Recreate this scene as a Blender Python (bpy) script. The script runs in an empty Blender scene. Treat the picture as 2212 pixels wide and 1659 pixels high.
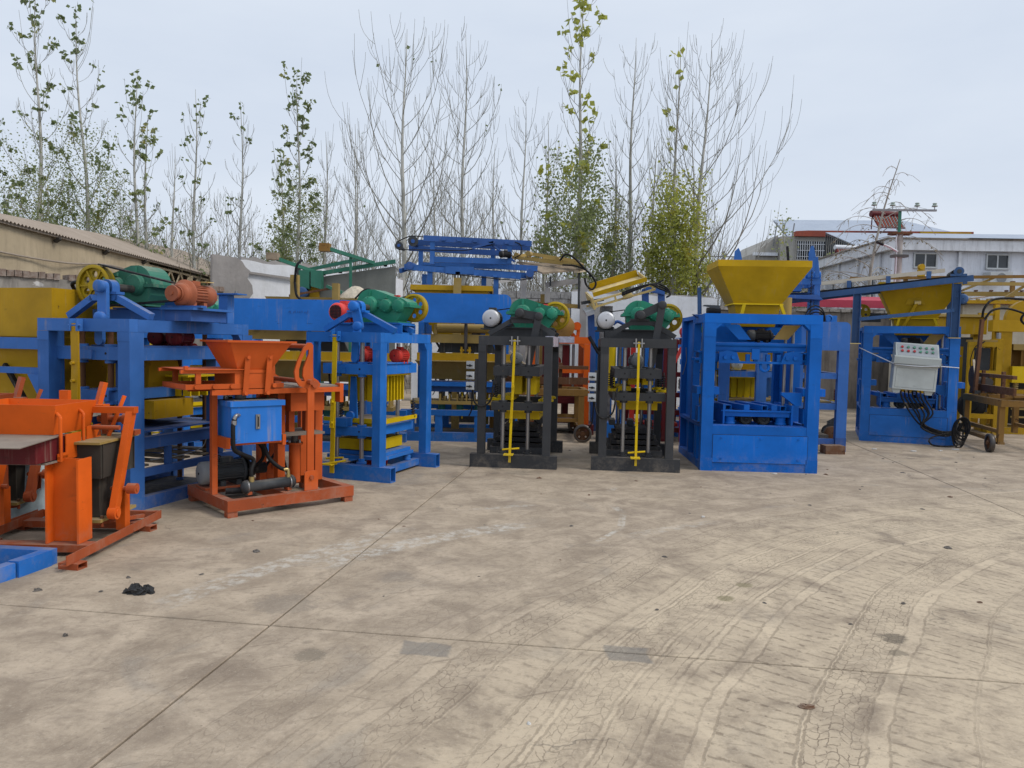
import bpy, math, random
from mathutils import Vector, Matrix
random.seed(7)
SC = bpy.context.scene
COL = SC.collection
R = math.radians

# ---------------------------------------------------------------- camera, sky, sun, exposure
cam_d = bpy.data.cameras.new('camera'); cam = bpy.data.objects.new('camera', cam_d); COL.objects.link(cam)
cam_d.sensor_width = 36.0; cam_d.lens = 36.0 * 1626.5 / 2212.0; cam_d.clip_end = 900; cam_d.clip_start = 0.05
PITCH = math.atan((829.5 - 743.3) / 1626.5); ROLL = R(1.15)
fw = Vector((0, math.cos(PITCH), -math.sin(PITCH))); r0 = Vector((1, 0, 0)); u0 = r0.cross(fw)
rr = r0 * math.cos(ROLL) + u0 * math.sin(ROLL); uu = rr.cross(fw)
cam.matrix_world = Matrix(((rr.x, uu.x, -fw.x, 0), (rr.y, uu.y, -fw.y, 0), (rr.z, uu.z, -fw.z, 1.6), (0, 0, 0, 1)))
SC.camera = cam

SUN_EL, SUN_AZ = R(47), R(106)          # azimuth clockwise from +Y: behind the camera, to its right
world = bpy.data.worlds.new('World'); SC.world = world; world.use_nodes = True
wt = world.node_tree; bg = wt.nodes['Background']
sky = wt.nodes.new('ShaderNodeTexSky'); sky.sky_type = 'NISHITA'; sky.sun_disc = False
sky.sun_elevation = SUN_EL; sky.sun_rotation = SUN_AZ; sky.air_density = 1.5; sky.dust_density = 4.0
tc = wt.nodes.new('ShaderNodeTexCoord'); mp = wt.nodes.new('ShaderNodeMapping'); mp.inputs['Scale'].default_value = (1.2, 1.2, 4.0)
nz = wt.nodes.new('ShaderNodeTexNoise'); nz.inputs['Scale'].default_value = 1.6; nz.inputs['Detail'].default_value = 6; nz.inputs['Roughness'].default_value = .55
rp = wt.nodes.new('ShaderNodeValToRGB'); rp.color_ramp.elements[0].position = .3; rp.color_ramp.elements[1].position = .72
rp.color_ramp.elements[0].color = (6.55, 7.35, 8.65, 1); rp.color_ramp.elements[1].color = (7.65, 8.35, 9.4, 1)
mx = wt.nodes.new('ShaderNodeMix'); mx.data_type = 'RGBA'; mx.inputs[0].default_value = .95
wt.links.new(tc.outputs['Generated'], mp.inputs[0]); wt.links.new(mp.outputs[0], nz.inputs['Vector'])
wt.links.new(nz.outputs['Fac'], rp.inputs[0]); wt.links.new(sky.outputs[0], mx.inputs[6]); wt.links.new(rp.outputs[0], mx.inputs[7])
wt.links.new(mx.outputs[2], bg.inputs['Color']); bg.inputs['Strength'].default_value = .1
sun_d = bpy.data.lights.new('sun', 'SUN'); sun_d.energy = 1.5; sun_d.angle = R(18); sun_d.color = (1.0, .955, .88)
sun = bpy.data.objects.new('sun', sun_d); COL.objects.link(sun)
sd = Vector((math.sin(SUN_AZ) * math.cos(SUN_EL), math.cos(SUN_AZ) * math.cos(SUN_EL), math.sin(SUN_EL)))
sun.rotation_euler = sd.to_track_quat('Z', 'Y').to_euler()
SC.view_settings.view_transform = 'Standard'; SC.view_settings.look = 'None'
SC.view_settings.exposure = 0.0; SC.view_settings.gamma = 1.0; SC.view_settings.use_curve_mapping = False
SC.render.engine = 'CYCLES'
SC.cycles.max_bounces = 6; SC.cycles.diffuse_bounces = 1; SC.cycles.glossy_bounces = 2; SC.cycles.transparent_max_bounces = 4

# ---------------------------------------------------------------- materials
class NT:
    """small helper round a node tree"""
    def __init__(s, name):
        s.m = bpy.data.materials.new(name); s.m.use_nodes = True; s.t = s.m.node_tree
        s.b = s.t.nodes['Principled BSDF']
    def n(s, kind, **kw):
        o = s.t.nodes.new('ShaderNode' + kind)
        for k, v in kw.items(): setattr(o, k, v)
        return o
    def l(s, a, b): s.t.links.new(a, b)
    def val(s, x, sock):
        if hasattr(x, 'is_output') or isinstance(x, bpy.types.NodeSocket): s.l(x, sock)
        else: sock.default_value = x
    def math(s, op, a, b=0.0, c=None, clamp=False):
        o = s.n('Math', operation=op, use_clamp=clamp); s.val(a, o.inputs[0]); s.val(b, o.inputs[1])
        if c is not None: s.val(c, o.inputs[2])
        return o.outputs[0]
    def noise(s, vec, scale, detail=3, rough=.5, dist=0.0, out='Fac'):
        o = s.n('TexNoise'); s.l(vec, o.inputs['Vector']); o.inputs['Scale'].default_value = scale
        o.inputs['Detail'].default_value = detail; o.inputs['Roughness'].default_value = rough; o.inputs['Distortion'].default_value = dist
        return o.outputs[out]
    def step(s, x, a, b, lo=0.0, hi=1.0):
        o = s.n('MapRange', interpolation_type='SMOOTHSTEP'); s.val(x, o.inputs[0])
        for i, v in enumerate((a, b, lo, hi)): s.val(v, o.inputs[1 + i])
        return o.outputs[0]
    def mix(s, f, a, b, blend='MIX'):
        o = s.n('Mix', data_type='RGBA', blend_type=blend); s.val(f, o.inputs[0])
        for x, k in ((a, 6), (b, 7)):
            if isinstance(x, tuple): o.inputs[k].default_value = (*x, 1)
            else: s.l(x, o.inputs[k])
        return o.outputs[2]
    def scale(s, vec, v, loc=(0, 0, 0)):
        o = s.n('Mapping'); s.l(vec, o.inputs[0]); o.inputs['Scale'].default_value = v; o.inputs['Location'].default_value = loc
        return o.outputs[0]
    def bump(s, h, strength, dist=.01):
        o = s.n('Bump'); o.inputs['Strength'].default_value = strength; o.inputs['Distance'].default_value = dist
        s.l(h, o.inputs['Height']); s.l(o.outputs[0], s.b.inputs['Normal'])
    def col(s, c): s.val((*c, 1) if isinstance(c, tuple) else c, s.b.inputs['Base Color'])
    def rough(s, r): s.val(r, s.b.inputs['Roughness'])

DUST = (.36, .30, .235)
def paint(name, rgb, rough=.5, dust=.45, var=.32, rust=0.0, metallic=0.0, grime=.7):
    """painted or bare metal with uneven coat, dust that has settled on upward faces, grime and rust chips"""
    m = NT(name); p = m.n('TexCoord').outputs['Object']; g = m.n('NewGeometry'); oi = m.n('ObjectInfo').outputs['Random']
    add = m.n('VectorMath', operation='ADD'); m.l(p, add.inputs[0]); m.l(oi, add.inputs[1]); v = add.outputs[0]
    n1 = m.noise(v, 2.3, 4, .6); n2 = m.noise(v, 34, 3, .6)
    k = m.math('ADD', m.math('MULTIPLY', m.math('SUBTRACT', n1, .5), var * 2.4), 1.0)
    k = m.math('ADD', k, m.math('MULTIPLY', m.math('SUBTRACT', oi, .5), var * .8))
    hs = m.n('HueSaturation'); hs.inputs['Color'].default_value = (*rgb, 1); m.l(k, hs.inputs['Value']); c = hs.outputs[0]
    drip = m.noise(m.scale(v, (22, 22, 1.6)), 1.0, 3, .6)
    gr = m.math('MULTIPLY', m.step(drip, .52, .8), m.math('MULTIPLY', m.step(n1, .42, .7), grime))
    c = m.mix(gr, c, DUST)
    sz = m.n('SeparateXYZ'); m.l(p, sz.inputs[0])
    splash = m.math('MULTIPLY', m.step(sz.outputs[2], .32, .0), m.math('MULTIPLY', m.step(m.noise(v, 5, 6, .75), .44, .66), .30))
    c = m.mix(splash, c, DUST)
    scuff = m.math('MULTIPLY', m.step(m.noise(m.scale(v, (3, 3, 13)), 1.0, 6, .8, .7), .60, .66), m.math('MULTIPLY', m.step(n1, .38, .60), .6))
    c = m.mix(scuff, c, tuple(min(1, x * .45 + .012) for x in rgb))
    chip = m.math('MULTIPLY', m.step(m.noise(v, 21, 5, .75), .675, .71), .8); c = m.mix(chip, c, (.12, .075, .05))
    if rust:
        rm = m.math('MULTIPLY', m.step(m.noise(v, 9, 6, .7), .66 - rust * .25, .72 - rust * .2), .9)
        c = m.mix(rm, c, (.085, .04, .02))
    sx = m.n('SeparateXYZ'); m.l(g.outputs['Normal'], sx.inputs[0])
    du = m.math('MULTIPLY', m.step(sx.outputs[2], .55, .95), m.math('MULTIPLY', m.step(m.noise(v, 6, 5, .65), .25, .7), dust))
    c = m.mix(du, c, DUST); m.col(c)
    m.rough(m.math('ADD', m.math('MULTIPLY', n2, .22), m.math('ADD', m.math('MULTIPLY', du, .4), rough - .1)))
    m.b.inputs['Metallic'].default_value = metallic; m.b.inputs['Specular IOR Level'].default_value = .22
    m.bump(m.math('ADD', m.math('MULTIPLY', n2, .3), n1), .12, .004)
    return m.m
def plain(name, rgb, rough=.6, var=.25, scale=8, bump=.2, rgb2=None, metallic=0.0):
    m = NT(name); p = m.n('TexCoord').outputs['Object']
    n1 = m.noise(p, scale, 5, .65); n2 = m.noise(p, scale * 7, 3, .6)
    a = tuple(x * (1 - var) for x in rgb); b = rgb2 or tuple(min(1, x * (1 + var)) for x in rgb)
    c = m.mix(m.step(n1, .3, .7), a, b); c = m.mix(m.math('MULTIPLY', n2, .35), c, tuple(x * .55 for x in rgb)); m.col(c)
    m.rough(rough); m.b.inputs['Metallic'].default_value = metallic; m.bump(m.math('ADD', n1, m.math('MULTIPLY', n2, .5)), bump, .01)
    return m.m
M = {}
M['blue'] = paint('blue_paint', (.022, .165, .56))
M['blue_worn'] = paint('worn_blue_paint', (.045, .155, .46), dust=.6, grime=.7)
M['deep_blue'] = paint('deep_blue_paint', (.004, .135, .55), dust=.25, grime=.15)
M['navy'] = paint('dull_blue_paint', (.045, .12, .36), dust=.5, grime=.5)
M['steel_blue'] = paint('steel_blue_paint', (.05, .115, .26), dust=.35, grime=.4, rust=.12)
M['dark'] = paint('charcoal_paint', (.052, .054, .058), rough=.5, dust=.35, grime=.2)
M['black'] = paint('black_paint', (.018, .018, .02), rough=.55, dust=.12)
M['rubber'] = paint('black_rubber', (.014, .014, .015), rough=.6, dust=.04)
M['yellow'] = paint('yellow_paint', (.52, .32, .004), dust=.3, grime=.25)
M['bright_yellow'] = paint('bright_yellow_paint', (.70, .48, .006), dust=.15, grime=.1)
M['ochre'] = paint('ochre_paint', (.50, .29, .010), dust=.45, grime=.5, rust=.05)
M['dull_yellow'] = paint('dusty_yellow_paint', (.38, .26, .08), dust=.6, grime=.7, rust=.1)
M['pale_yellow'] = paint('pale_yellow_paint', (.74, .56, .22), dust=.6, grime=.4)
M['orange'] = paint('orange_paint', (.60, .105, .018), dust=.3, grime=.2)
M['orange_dull'] = paint('dull_orange_paint', (.40, .085, .028), dust=.5, grime=.4, rust=.06)
M['vermilion'] = paint('vermilion_paint', (.72, .115, .010), dust=.1, grime=.05)
M['copper'] = paint('copper_orange_paint', (.38, .115, .055), dust=.3, grime=.4)
M['red'] = paint('red_paint', (.52, .035, .025), dust=.25)
M['pink_red'] = paint('bright_red_paint', (.80, .07, .06), dust=.15)
M['maroon'] = paint('maroon_paint', (.13, .014, .018), dust=.3)
M['green'] = paint('green_paint', (.028, .235, .145), rough=.4, dust=.35, grime=.25)
M['green_worn'] = paint('worn_green_paint', (.045, .19, .13), dust=.6, grime=.7)
M['grey_paint'] = paint('grey_paint', (.25, .26, .27), dust=.3)
M['motor_dark'] = paint('dark_grey_paint', (.06, .065, .07), dust=.4)
M['light_grey'] = paint('light_grey_paint', (.50, .52, .53), dust=.15, grime=.25)
M['cabinet'] = paint('cabinet_grey_paint', (.52, .55, .52), rough=.35, dust=.25, grime=.2)
M['white_metal'] = paint('bare_white_metal', (.60, .60, .62), rough=.38, dust=.1, metallic=.35)
M['white_paint'] = paint('chalky_white_paint', (.66, .64, .62), rough=.6, dust=.3, grime=.4)
M['steel'] = paint('bare_steel', (.34, .33, .32), rough=.32, dust=.2, metallic=.75, grime=.5)
M['dark_steel'] = paint('oily_steel', (.11, .10, .095), rough=.4, dust=.25, metallic=.5, grime=.5, rust=.12)
M['rust'] = paint('rusty_steel', (.15, .07, .035), rough=.75, dust=.5, grime=.5, rust=.4)
M['rust_yellow'] = paint('rusty_yellow_frame', (.27, .145, .038), rough=.7, dust=.5, grime=.6, rust=.25)
M['pulley'] = paint('pulley_yellow', (.40, .275, .01), dust=.25, rust=.15)
M['brass'] = paint('brass', (.55, .42, .18), rough=.35, metallic=.7, dust=.2)
M['plate_dusty'] = paint('dusty_sheet_steel', (.26, .21, .17), rough=.6, dust=.5, grime=.6)
M['mould_black'] = paint('cement_caked_steel', (.05, .043, .035), rough=.7, dust=.4, grime=.9, rust=.2)
M['btn_red'] = plain('red_button', (.55, .03, .03), .3, .1); M['btn_green'] = plain('green_button', (.12, .34, .22), .3, .1)
M['wood'] = plain('old_board', (.30, .23, .16), .8, .35, 5, .3)
M['fresh_wood'] = plain('pale_stick', (.62, .50, .34), .7, .2, 8)
M['brick'] = plain('weathered_brick', (.30, .20, .15), .9, .4, 9, .6, (.36, .31, .27))
M['block'] = plain('grey_block', (.30, .29, .28), .95, .3, 12, .7)
M['mortar'] = plain('mortar', (.34, .31, .28), .95, .3, 10, .6)
M['lump'] = plain('black_sludge', (.03, .03, .03), .55, .4, 40, 1.0)
M['stone'] = plain('small_stone', (.16, .14, .12), .9, .4, 60, .8)
M['paper'] = plain('waste_paper', (.72, .70, .66), .8, .1, 20)
M['tarp'] = plain('pale_blue_tarp', (.55, .66, .68), .55, .25, 5, .5)
M['sack'] = plain('cream_sacking', (.62, .54, .42), .85, .25, 14, .6)
M['plastic'] = plain('clear_wrap', (.55, .53, .62), .25, .25, 12, .4)
M['insulator'] = plain('glazed_porcelain', (.40, .48, .42), .25, .15, 8)
M['pvc'] = plain('white_pipe', (.72, .74, .78), .4, .1, 6)
# ---------------------------------------------------------------- surface materials of the setting
STAINS = ((1.40, 4.75, .07, (.20, .17, .085), .7), (1.60, 5.02, .07, (.20, .17, .085), .65), (2.16, 4.13, .09, (.11, .09, .065), .75), (2.08, 3.93, .06, (.12, .10, .07), .6), (-1.0, 3.75, .10, (.16, .135, .10), .6), (-1.35, 4.5, .22, (.21, .175, .14), .5), (-.75, 5.05, .16, (.22, .185, .15), .5), (-2.2, 7.35, .22, (.13, .11, .09), .6), (.1, 9.3, .2, (.2, .17, .13), .45), (1.9, 9.2, .18, (.2, .17, .13), .4), (6.3, 11.6, .25, (.15, .125, .095), .5))
def concrete_ground():
    m = NT('yard_concrete'); p = m.n('NewGeometry').outputs['Position']
    big = m.noise(p, .55, 5, .6, .6); mid = m.noise(p, 2.6, 6, .68, .5); fine = m.noise(p, 17, 5, .7); grit = m.noise(p, 110, 2, .6)
    streak = m.noise(m.scale(p, (2.2, 6.5, 1)), 1.0, 5, .65, .8)
    c = m.mix(m.step(mid, .30, .70), (.28, .217, .158), (.545, .437, .322))
    c = m.mix(m.math('MULTIPLY', m.step(big, .38, .68), .5), c, (.46, .365, .26))
    c = m.mix(m.math('MULTIPLY', m.step(streak, .52, .74), .42), c, (.255, .20, .155))
    c = m.mix(m.math('MULTIPLY', m.step(m.noise(p, 1.1, 4, .6, 1.2), .57, .70), .5), c, (.31, .268, .222))
    sx = m.n('SeparateXYZ'); m.l(p, sx.inputs[0]); X, Y = sx.outputs[0], sx.outputs[1]
    dx = m.math('SUBTRACT', X, 8.0); dy = m.math('ADD', Y, .25)
    rad = m.math('SQRT', m.math('ADD', m.math('MULTIPLY', dx, dx), m.math('MULTIPLY', dy, dy)))
    rad = m.math('ADD', rad, m.math('MULTIPLY', m.math('SUBTRACT', m.noise(p, .28, 2), .5), .55))
    ang = m.math('ARCTAN2', dy, dx); arc = m.math('MULTIPLY', ang, 8.0)
    # a dusty pale band where the wheels turn
    band = m.math('MULTIPLY', m.step(rad, 9.6, 8.4), m.step(rad, 4.6, 6.2))
    c = m.mix(m.math('MULTIPLY', band, m.math('MULTIPLY', m.step(mid, .25, .62), .75)), c, (.66, .535, .375))
    wob = m.math('MULTIPLY', m.math('SUBTRACT', m.noise(p, 6, 5, .7), .5), .055)
    rw = m.math('ADD', rad, wob); brk = m.step(m.noise(p, 1.1, 5, .7), .28, .60, .36, 1.0)
    cv = m.n('CombineXYZ'); m.l(m.math('ADD', m.math('MULTIPLY', arc, 14.0), m.math('MULTIPLY', m.math('SINE', m.math('MULTIPLY', rw, 40.0)), .5)), cv.inputs[0]); m.l(m.math('MULTIPLY', rw, 24.0), cv.inputs[1])
    ce = m.n('TexVoronoi', feature='DISTANCE_TO_EDGE', voronoi_dimensions='2D'); ce.inputs['Scale'].default_value = 1.0; ce.inputs['Randomness'].default_value = .45; m.l(cv.outputs[0], ce.inputs['Vector'])
    cell = m.math('MULTIPLY', m.step(ce.outputs['Distance'], .10, .03), m.step(m.noise(p, 15, 4, .7), .38, .50))
    lug = m.math('ADD', m.math('MULTIPLY', arc, 2 * math.pi / .095), m.math('ADD', m.math('MULTIPLY', m.math('SUBTRACT', m.noise(p, 5, 4, .65), .5), 6.0), m.math('MULTIPLY', rw, 9.0)))
    lugs = m.math('MULTIPLY', m.step(m.math('SINE', lug), .50, .95), m.step(m.noise(p, 16, 3, .6), .40, .55))
    groove = m.step(m.math('ABSOLUTE', m.math('SINE', m.math('MULTIPLY', rw, math.pi / .052))), .26, .08)
    groove = m.math('MULTIPLY', groove, m.step(m.noise(p, 12, 4, .65), .36, .54))
    tot = None
    for rc, hw, pat, strong in ((4.75, .15, cell, .6), (5.15, .2, lugs, .6), (5.62, .13, cell, .7), (6.0, .13, groove, .6), (6.38, .15, cell, .7), (6.75, .13, lugs, .7), (7.05, .17, lugs, .9), (7.42, .125, cell, 1.0), (7.72, .17, lugs, .95), (8.02, .07, lugs, .8),
                                (8.21, .085, groove, .95), (8.42, .10, cell, .8), (8.62, .075, groove, .9), (8.82, .12, lugs, .55), (9.06, .11, cell, .85), (9.32, .07, groove, .6), (9.62, .14, cell, .5), (10.1, .1, groove, .45), (10.6, .12, cell, .4)):
        d = m.math('ABSOLUTE', m.math('SUBTRACT', rw, rc))
        ins = m.step(d, hw, hw * .88)
        edge = m.math('MULTIPLY', m.step(m.math('ABSOLUTE', m.math('SUBTRACT', d, hw * .95)), .010, .003), .8)
        t = m.math('MULTIPLY', m.math('MAXIMUM', m.math('MULTIPLY', pat, ins), edge), strong)
        t = m.math('MAXIMUM', t, m.math('MULTIPLY', ins, .22 * strong))
        tot = t if tot is None else m.math('MAXIMUM', tot, t)
    near = m.step(Y, 13.0, 8.5); side = m.step(ang, 2.98, 2.78)
    tot = m.math('MULTIPLY', tot, m.step(m.noise(p, 5.5, 5, .7), .32, .56, .35, 1.0))
    tot = m.math('MULTIPLY', m.math('MULTIPLY', tot, brk), m.math('MULTIPLY', near, side))
    c = m.mix(m.math('MULTIPLY', tot, .78), c, (.17, .127, .088))
    # pale chalky wheel marks on the near slabs
    for (ax, ay, bx, by, w, s) in ((.70, 6.06, .98, 6.55, .028, .9), (.98, 6.55, 1.08, 7.1, .04, .8), (1.10, 7.15, 1.03, 7.5, .05, .6), (1.10, 8.25, 1.22, 8.5, .05, .7), (-.35, 7.2, .25, 7.45, .06, .6), (1.0, 6.3, 1.9, 6.9, .09, .35), (-2.15, 4.45, -1.15, 6.05, .13, .55), (-1.42, 5.35, .10, 6.72, .14, .75), (-1.9, 4.9, -.9, 6.5, .10, .4)):
        L = math.hypot(bx - ax, by - ay); tx, ty = (bx - ax) / L, (by - ay) / L
        ex = m.math('SUBTRACT', X, ax); ey = m.math('SUBTRACT', Y, ay)
        al = m.math('ADD', m.math('MULTIPLY', ex, tx), m.math('MULTIPLY', ey, ty))
        ac = m.math('ADD', m.math('SUBTRACT', m.math('MULTIPLY', ey, tx), m.math('MULTIPLY', ex, ty)), m.math('MULTIPLY', m.math('SUBTRACT', al, L / 2), -.0))
        bend = m.math('MULTIPLY', m.math('MULTIPLY', m.math('SUBTRACT', al, L / 2), m.math('SUBTRACT', al, L / 2)), -.10)
        d = m.math('ABSOLUTE', m.math('SUBTRACT', ac, bend))
        msk = m.math('MULTIPLY', m.step(d, w, w * .6), m.math('MULTIPLY', m.step(al, -.1, .2), m.step(al, L + .1, L - .2)))
        msk = m.math('MULTIPLY', msk, m.step(m.noise(p, 11, 5, .75), .42, .62))
        c = m.mix(m.math('MULTIPLY', msk, s), c, (.60, .56, .49))
    jx = m.math('MULTIPLY', m.math('SUBTRACT', m.noise(p, 14, 5, .7), .5), .07)
    for (qx, qy, hx, hy) in ((-.42, 3.855, .125, .085), (.63, 3.845, .11, .095)):
        ddx = m.math('SUBTRACT', m.math('ABSOLUTE', m.math('SUBTRACT', X, qx)), hx); ddy = m.math('SUBTRACT', m.math('ABSOLUTE', m.math('ADD', m.math('SUBTRACT', Y, qy), m.math('MULTIPLY', m.math('SUBTRACT', X, qx), .14))), hy)
        pm = m.step(m.math('ADD', m.math('MAXIMUM', ddx, ddy), jx), .012, -.012)
        c = m.mix(m.math('MULTIPLY', pm, .68), c, (.20, .185, .165))
    for (qx, qy, qr, qc, qs) in STAINS:
        ex, ey = m.math('SUBTRACT', X, qx), m.math('SUBTRACT', Y, qy); dd = m.math('SQRT', m.math('ADD', m.math('MULTIPLY', ex, ex), m.math('MULTIPLY', ey, ey)))
        dd = m.math('ADD', dd, m.math('MULTIPLY', m.math('SUBTRACT', m.noise(p, 9, 5, .75), .5), qr * 2.2))
        c = m.mix(m.math('MULTIPLY', m.step(dd, qr, qr * .55), qs), c, qc)
    spots = m.math('MULTIPLY', m.step(m.noise(p, 3.4, 2, .4), .70, .76), .5)
    c = m.mix(spots, c, (.20, .165, .125))
    for rot, sc, lo, k_ in ((-24, (1.3, 26, 1), .66, .55), (12, (1.8, 34, 1), .68, .45)):
        mp_ = m.n('Mapping'); m.l(p, mp_.inputs[0]); mp_.inputs['Rotation'].default_value = (0, 0, R(rot)); mp_.inputs['Scale'].default_value = (1, 1, 1)
        sc_ = m.noise(m.scale(mp_.outputs[0], sc), 1.0, 5, .7, .6)
        c = m.mix(m.math('MULTIPLY', m.step(sc_, lo - .06, lo + .04), k_), c, (.19, .145, .105))
        c = m.mix(m.math('MULTIPLY', m.step(sc_, .36, .28), .35), c, (.64, .54, .41))
    pit = m.n('TexVoronoi'); m.l(p, pit.inputs['Vector']); pit.inputs['Scale'].default_value = 26
    pits = m.math('MULTIPLY', m.step(pit.outputs['Distance'], .16, .08), m.step(m.noise(p, 4.2, 3), .55, .66))
    c = m.mix(m.math('MULTIPLY', pits, .6), c, (.13, .10, .075))
    fl = m.noise(p, 40, 6, .8)
    c = m.mix(m.math('MULTIPLY', m.step(fl, .54, .66), .45), c, (.25, .195, .145)); c = m.mix(m.math('MULTIPLY', m.step(fl, .45, .34), .35), c, (.62, .53, .41))
    c = m.mix(m.math('MULTIPLY', m.step(fine, .50, .66), .42), c, (.25, .195, .145))
    c = m.mix(m.math('MULTIPLY', m.step(grit, .58, .72), .25), c, (.60, .53, .44))
    cr = m.n('TexVoronoi', feature='DISTANCE_TO_EDGE'); cr.inputs['Scale'].default_value = .55
    vv = m.n('VectorMath', operation='ADD'); m.l(p, vv.inputs[0]); nn = m.n('TexNoise'); m.l(p, nn.inputs['Vector']); nn.inputs['Scale'].default_value = 2.5; nn.inputs['Detail'].default_value = 6
    m.l(nn.outputs['Color'], vv.inputs[1]); m.l(vv.outputs[0], cr.inputs['Vector'])
    crack = m.math('MULTIPLY', m.step(cr.outputs['Distance'], .007, .002), m.step(m.noise(p, .5, 2), .56, .62))
    c = m.mix(m.math('MULTIPLY', crack, .55), c, (.13, .11, .09))
    m.col(c); m.rough(m.math('ADD', m.math('MULTIPLY', fine, .2), .72))
    h = m.math('SUBTRACT', m.math('ADD', m.math('MULTIPLY', fine, .5), m.math('ADD', mid, m.math('MULTIPLY', grit, .25))), m.math('MULTIPLY', tot, .8))
    m.bump(h, .35, .012); m.b.inputs['Specular IOR Level'].default_value = .3
    return m.m
def stained_wall(name, base, alt, stain, amount=.6, scale=1.0, patch=None, patch_at=.6):
    m = NT(name); p = m.n('NewGeometry').outputs['Position']
    n1 = m.noise(p, 1.3 * scale, 6, .65, .4); n2 = m.noise(p, 9 * scale, 5, .65); st = m.noise(m.scale(p, (5, 5, .55)), 1.0, 5, .7, .2)
    c = m.mix(m.step(n1, .35, .65), base, alt)
    if patch: c = m.mix(m.step(m.noise(p, .9 * scale, 5, .6, .8), patch_at, patch_at + .025), c, patch)
    c = m.mix(m.math('MULTIPLY', m.step(st, .45, .72), amount), c, stain)
    c = m.mix(m.math('MULTIPLY', m.step(n2, .5, .8), .35), c, tuple(x * .6 for x in base)); m.col(c)
    m.rough(.9); m.bump(m.math('ADD', n1, n2), .4, .02)
    return m.m
M['ground'] = concrete_ground()
M['joint'] = plain('joint_filler', (.085, .07, .055), .95, .3, 30)
M['patch'] = plain('dark_patch', (.19, .175, .155), .8, .25, 18, .4)
M['dirt'] = plain('bare_earth', (.28, .225, .165), .95, .35, 1.2, .5)
M['old_plaster'] = stained_wall('old_stained_plaster', (.34, .31, .275), (.24, .22, .195), (.10, .09, .08), .75, 1.4, (.62, .60, .58), .62)
M['white_plaster'] = stained_wall('white_plaster', (.78, .79, .82), (.70, .71, .73), (.52, .51, .50), .35, 1.0, (.42, .40, .38), .69)
M['grey_plaster'] = stained_wall('bare_grey_render', (.36, .33, .31), (.29, .27, .255), (.20, .185, .17), .3, 1.0)
M['brown_wall'] = stained_wall('dark_stained_wall', (.27, .235, .20), (.20, .17, .145), (.07, .06, .05), .7, 1.2)
M['shed_sheet'] = stained_wall('shed_wall_sheeting', (.56, .45, .30), (.48, .385, .255), (.26, .20, .14), .35, .6)
M['shed_roof'] = stained_wall('shed_roof_sheet', (.40, .33, .265), (.35, .285, .225), (.27, .215, .165), .3, .5)
M['bld_wall'] = stained_wall('pale_blue_render', (.76, .79, .86), (.68, .71, .78), (.36, .37, .40), .5, .8)
M['bld_trim'] = stained_wall('pale_grey_trim', (.76, .78, .82), (.68, .70, .74), (.34, .34, .35), .5, .9)
M['house_wall'] = stained_wall('beige_house_wall', (.42, .40, .36), (.36, .34, .30), (.25, .23, .2), .4, .8)
M['roof_sheet'] = stained_wall('blue_grey_roof_sheet', (.42, .47, .55), (.38, .43, .51), (.33, .36, .41), .3, .5)
M['red_band'] = stained_wall('red_painted_band', (.36, .085, .05), (.30, .07, .045), (.2, .08, .06), .3, 1.0)
M['crimson'] = stained_wall('crimson_sheet', (.52, .06, .10), (.46, .05, .085), (.4, .1, .1), .3, 1.0)
M['cream'] = stained_wall('cream_render', (.66, .60, .48), (.60, .53, .42), (.42, .36, .28), .4, 1.0)
M['panel_grey'] = stained_wall('grey_formwork_sheet', (.23, .235, .21), (.19, .195, .175), (.13, .13, .12), .4, 1.0)
M['pole'] = plain('concrete_pole', (.42, .40, .37), .9, .2, 3, .3)
M['glass'] = plain('dark_window_glass', (.045, .052, .058), .12, .3, 2, 0.0)
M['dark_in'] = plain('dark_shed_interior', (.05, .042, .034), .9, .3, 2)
def bark(name, a, b):
    m = NT(name); p = m.n('NewGeometry').outputs['Position']; n = m.noise(m.scale(p, (9, 9, 2.2)), 1, 5, .7); m.col(m.mix(m.step(n, .38, .62), a, b)); m.rough(.9); m.bump(n, .4, .02); return m.m
M['bark'] = bark('pale_poplar_bark', (.30, .295, .26), (.56, .55, .50))
M['twig'] = bark('grey_green_twig', (.24, .235, .20), (.37, .36, .31))
M['twig_brown'] = bark('brown_twig', (.30, .275, .235), (.44, .405, .35))
def leafmat(name, a, b, c):
    m = NT(name); p = m.n('NewGeometry').outputs['Position']; n = m.noise(p, 1.6, 3, .6); n2 = m.noise(p, 14, 2, .5)
    col = m.mix(m.step(n2, .35, .65), a, b); col = m.mix(m.step(n, .56, .70), col, c); m.col(col); m.rough(.5)
    m.b.inputs['Transmission Weight'].default_value = 0
    tr = m.n('BsdfTranslucent'); m.l(col, tr.inputs[0]); ms = m.n('MixShader'); ms.inputs[0].default_value = .5
    out = [n for n in m.t.nodes if n.type == 'OUTPUT_MATERIAL'][0]
    m.l(m.b.outputs[0], ms.inputs[1]); m.l(tr.outputs[0], ms.inputs[2]); m.l(ms.outputs[0], out.inputs[0]); return m.m
M['leaf_dark'] = leafmat('dark_leaf', (.14, .19, .075), (.23, .28, .12), (.34, .34, .11))
M['leaf_mix'] = leafmat('autumn_leaf', (.22, .27, .11), (.34, .38, .16), (.52, .46, .12))
M['leaf_lime'] = leafmat('lime_leaf', (.34, .39, .09), (.50, .50, .10), (.66, .56, .08))
M['leaf_brown'] = leafmat('dry_leaf', (.22, .185, .11), (.30, .24, .15), (.20, .19, .09))

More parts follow.
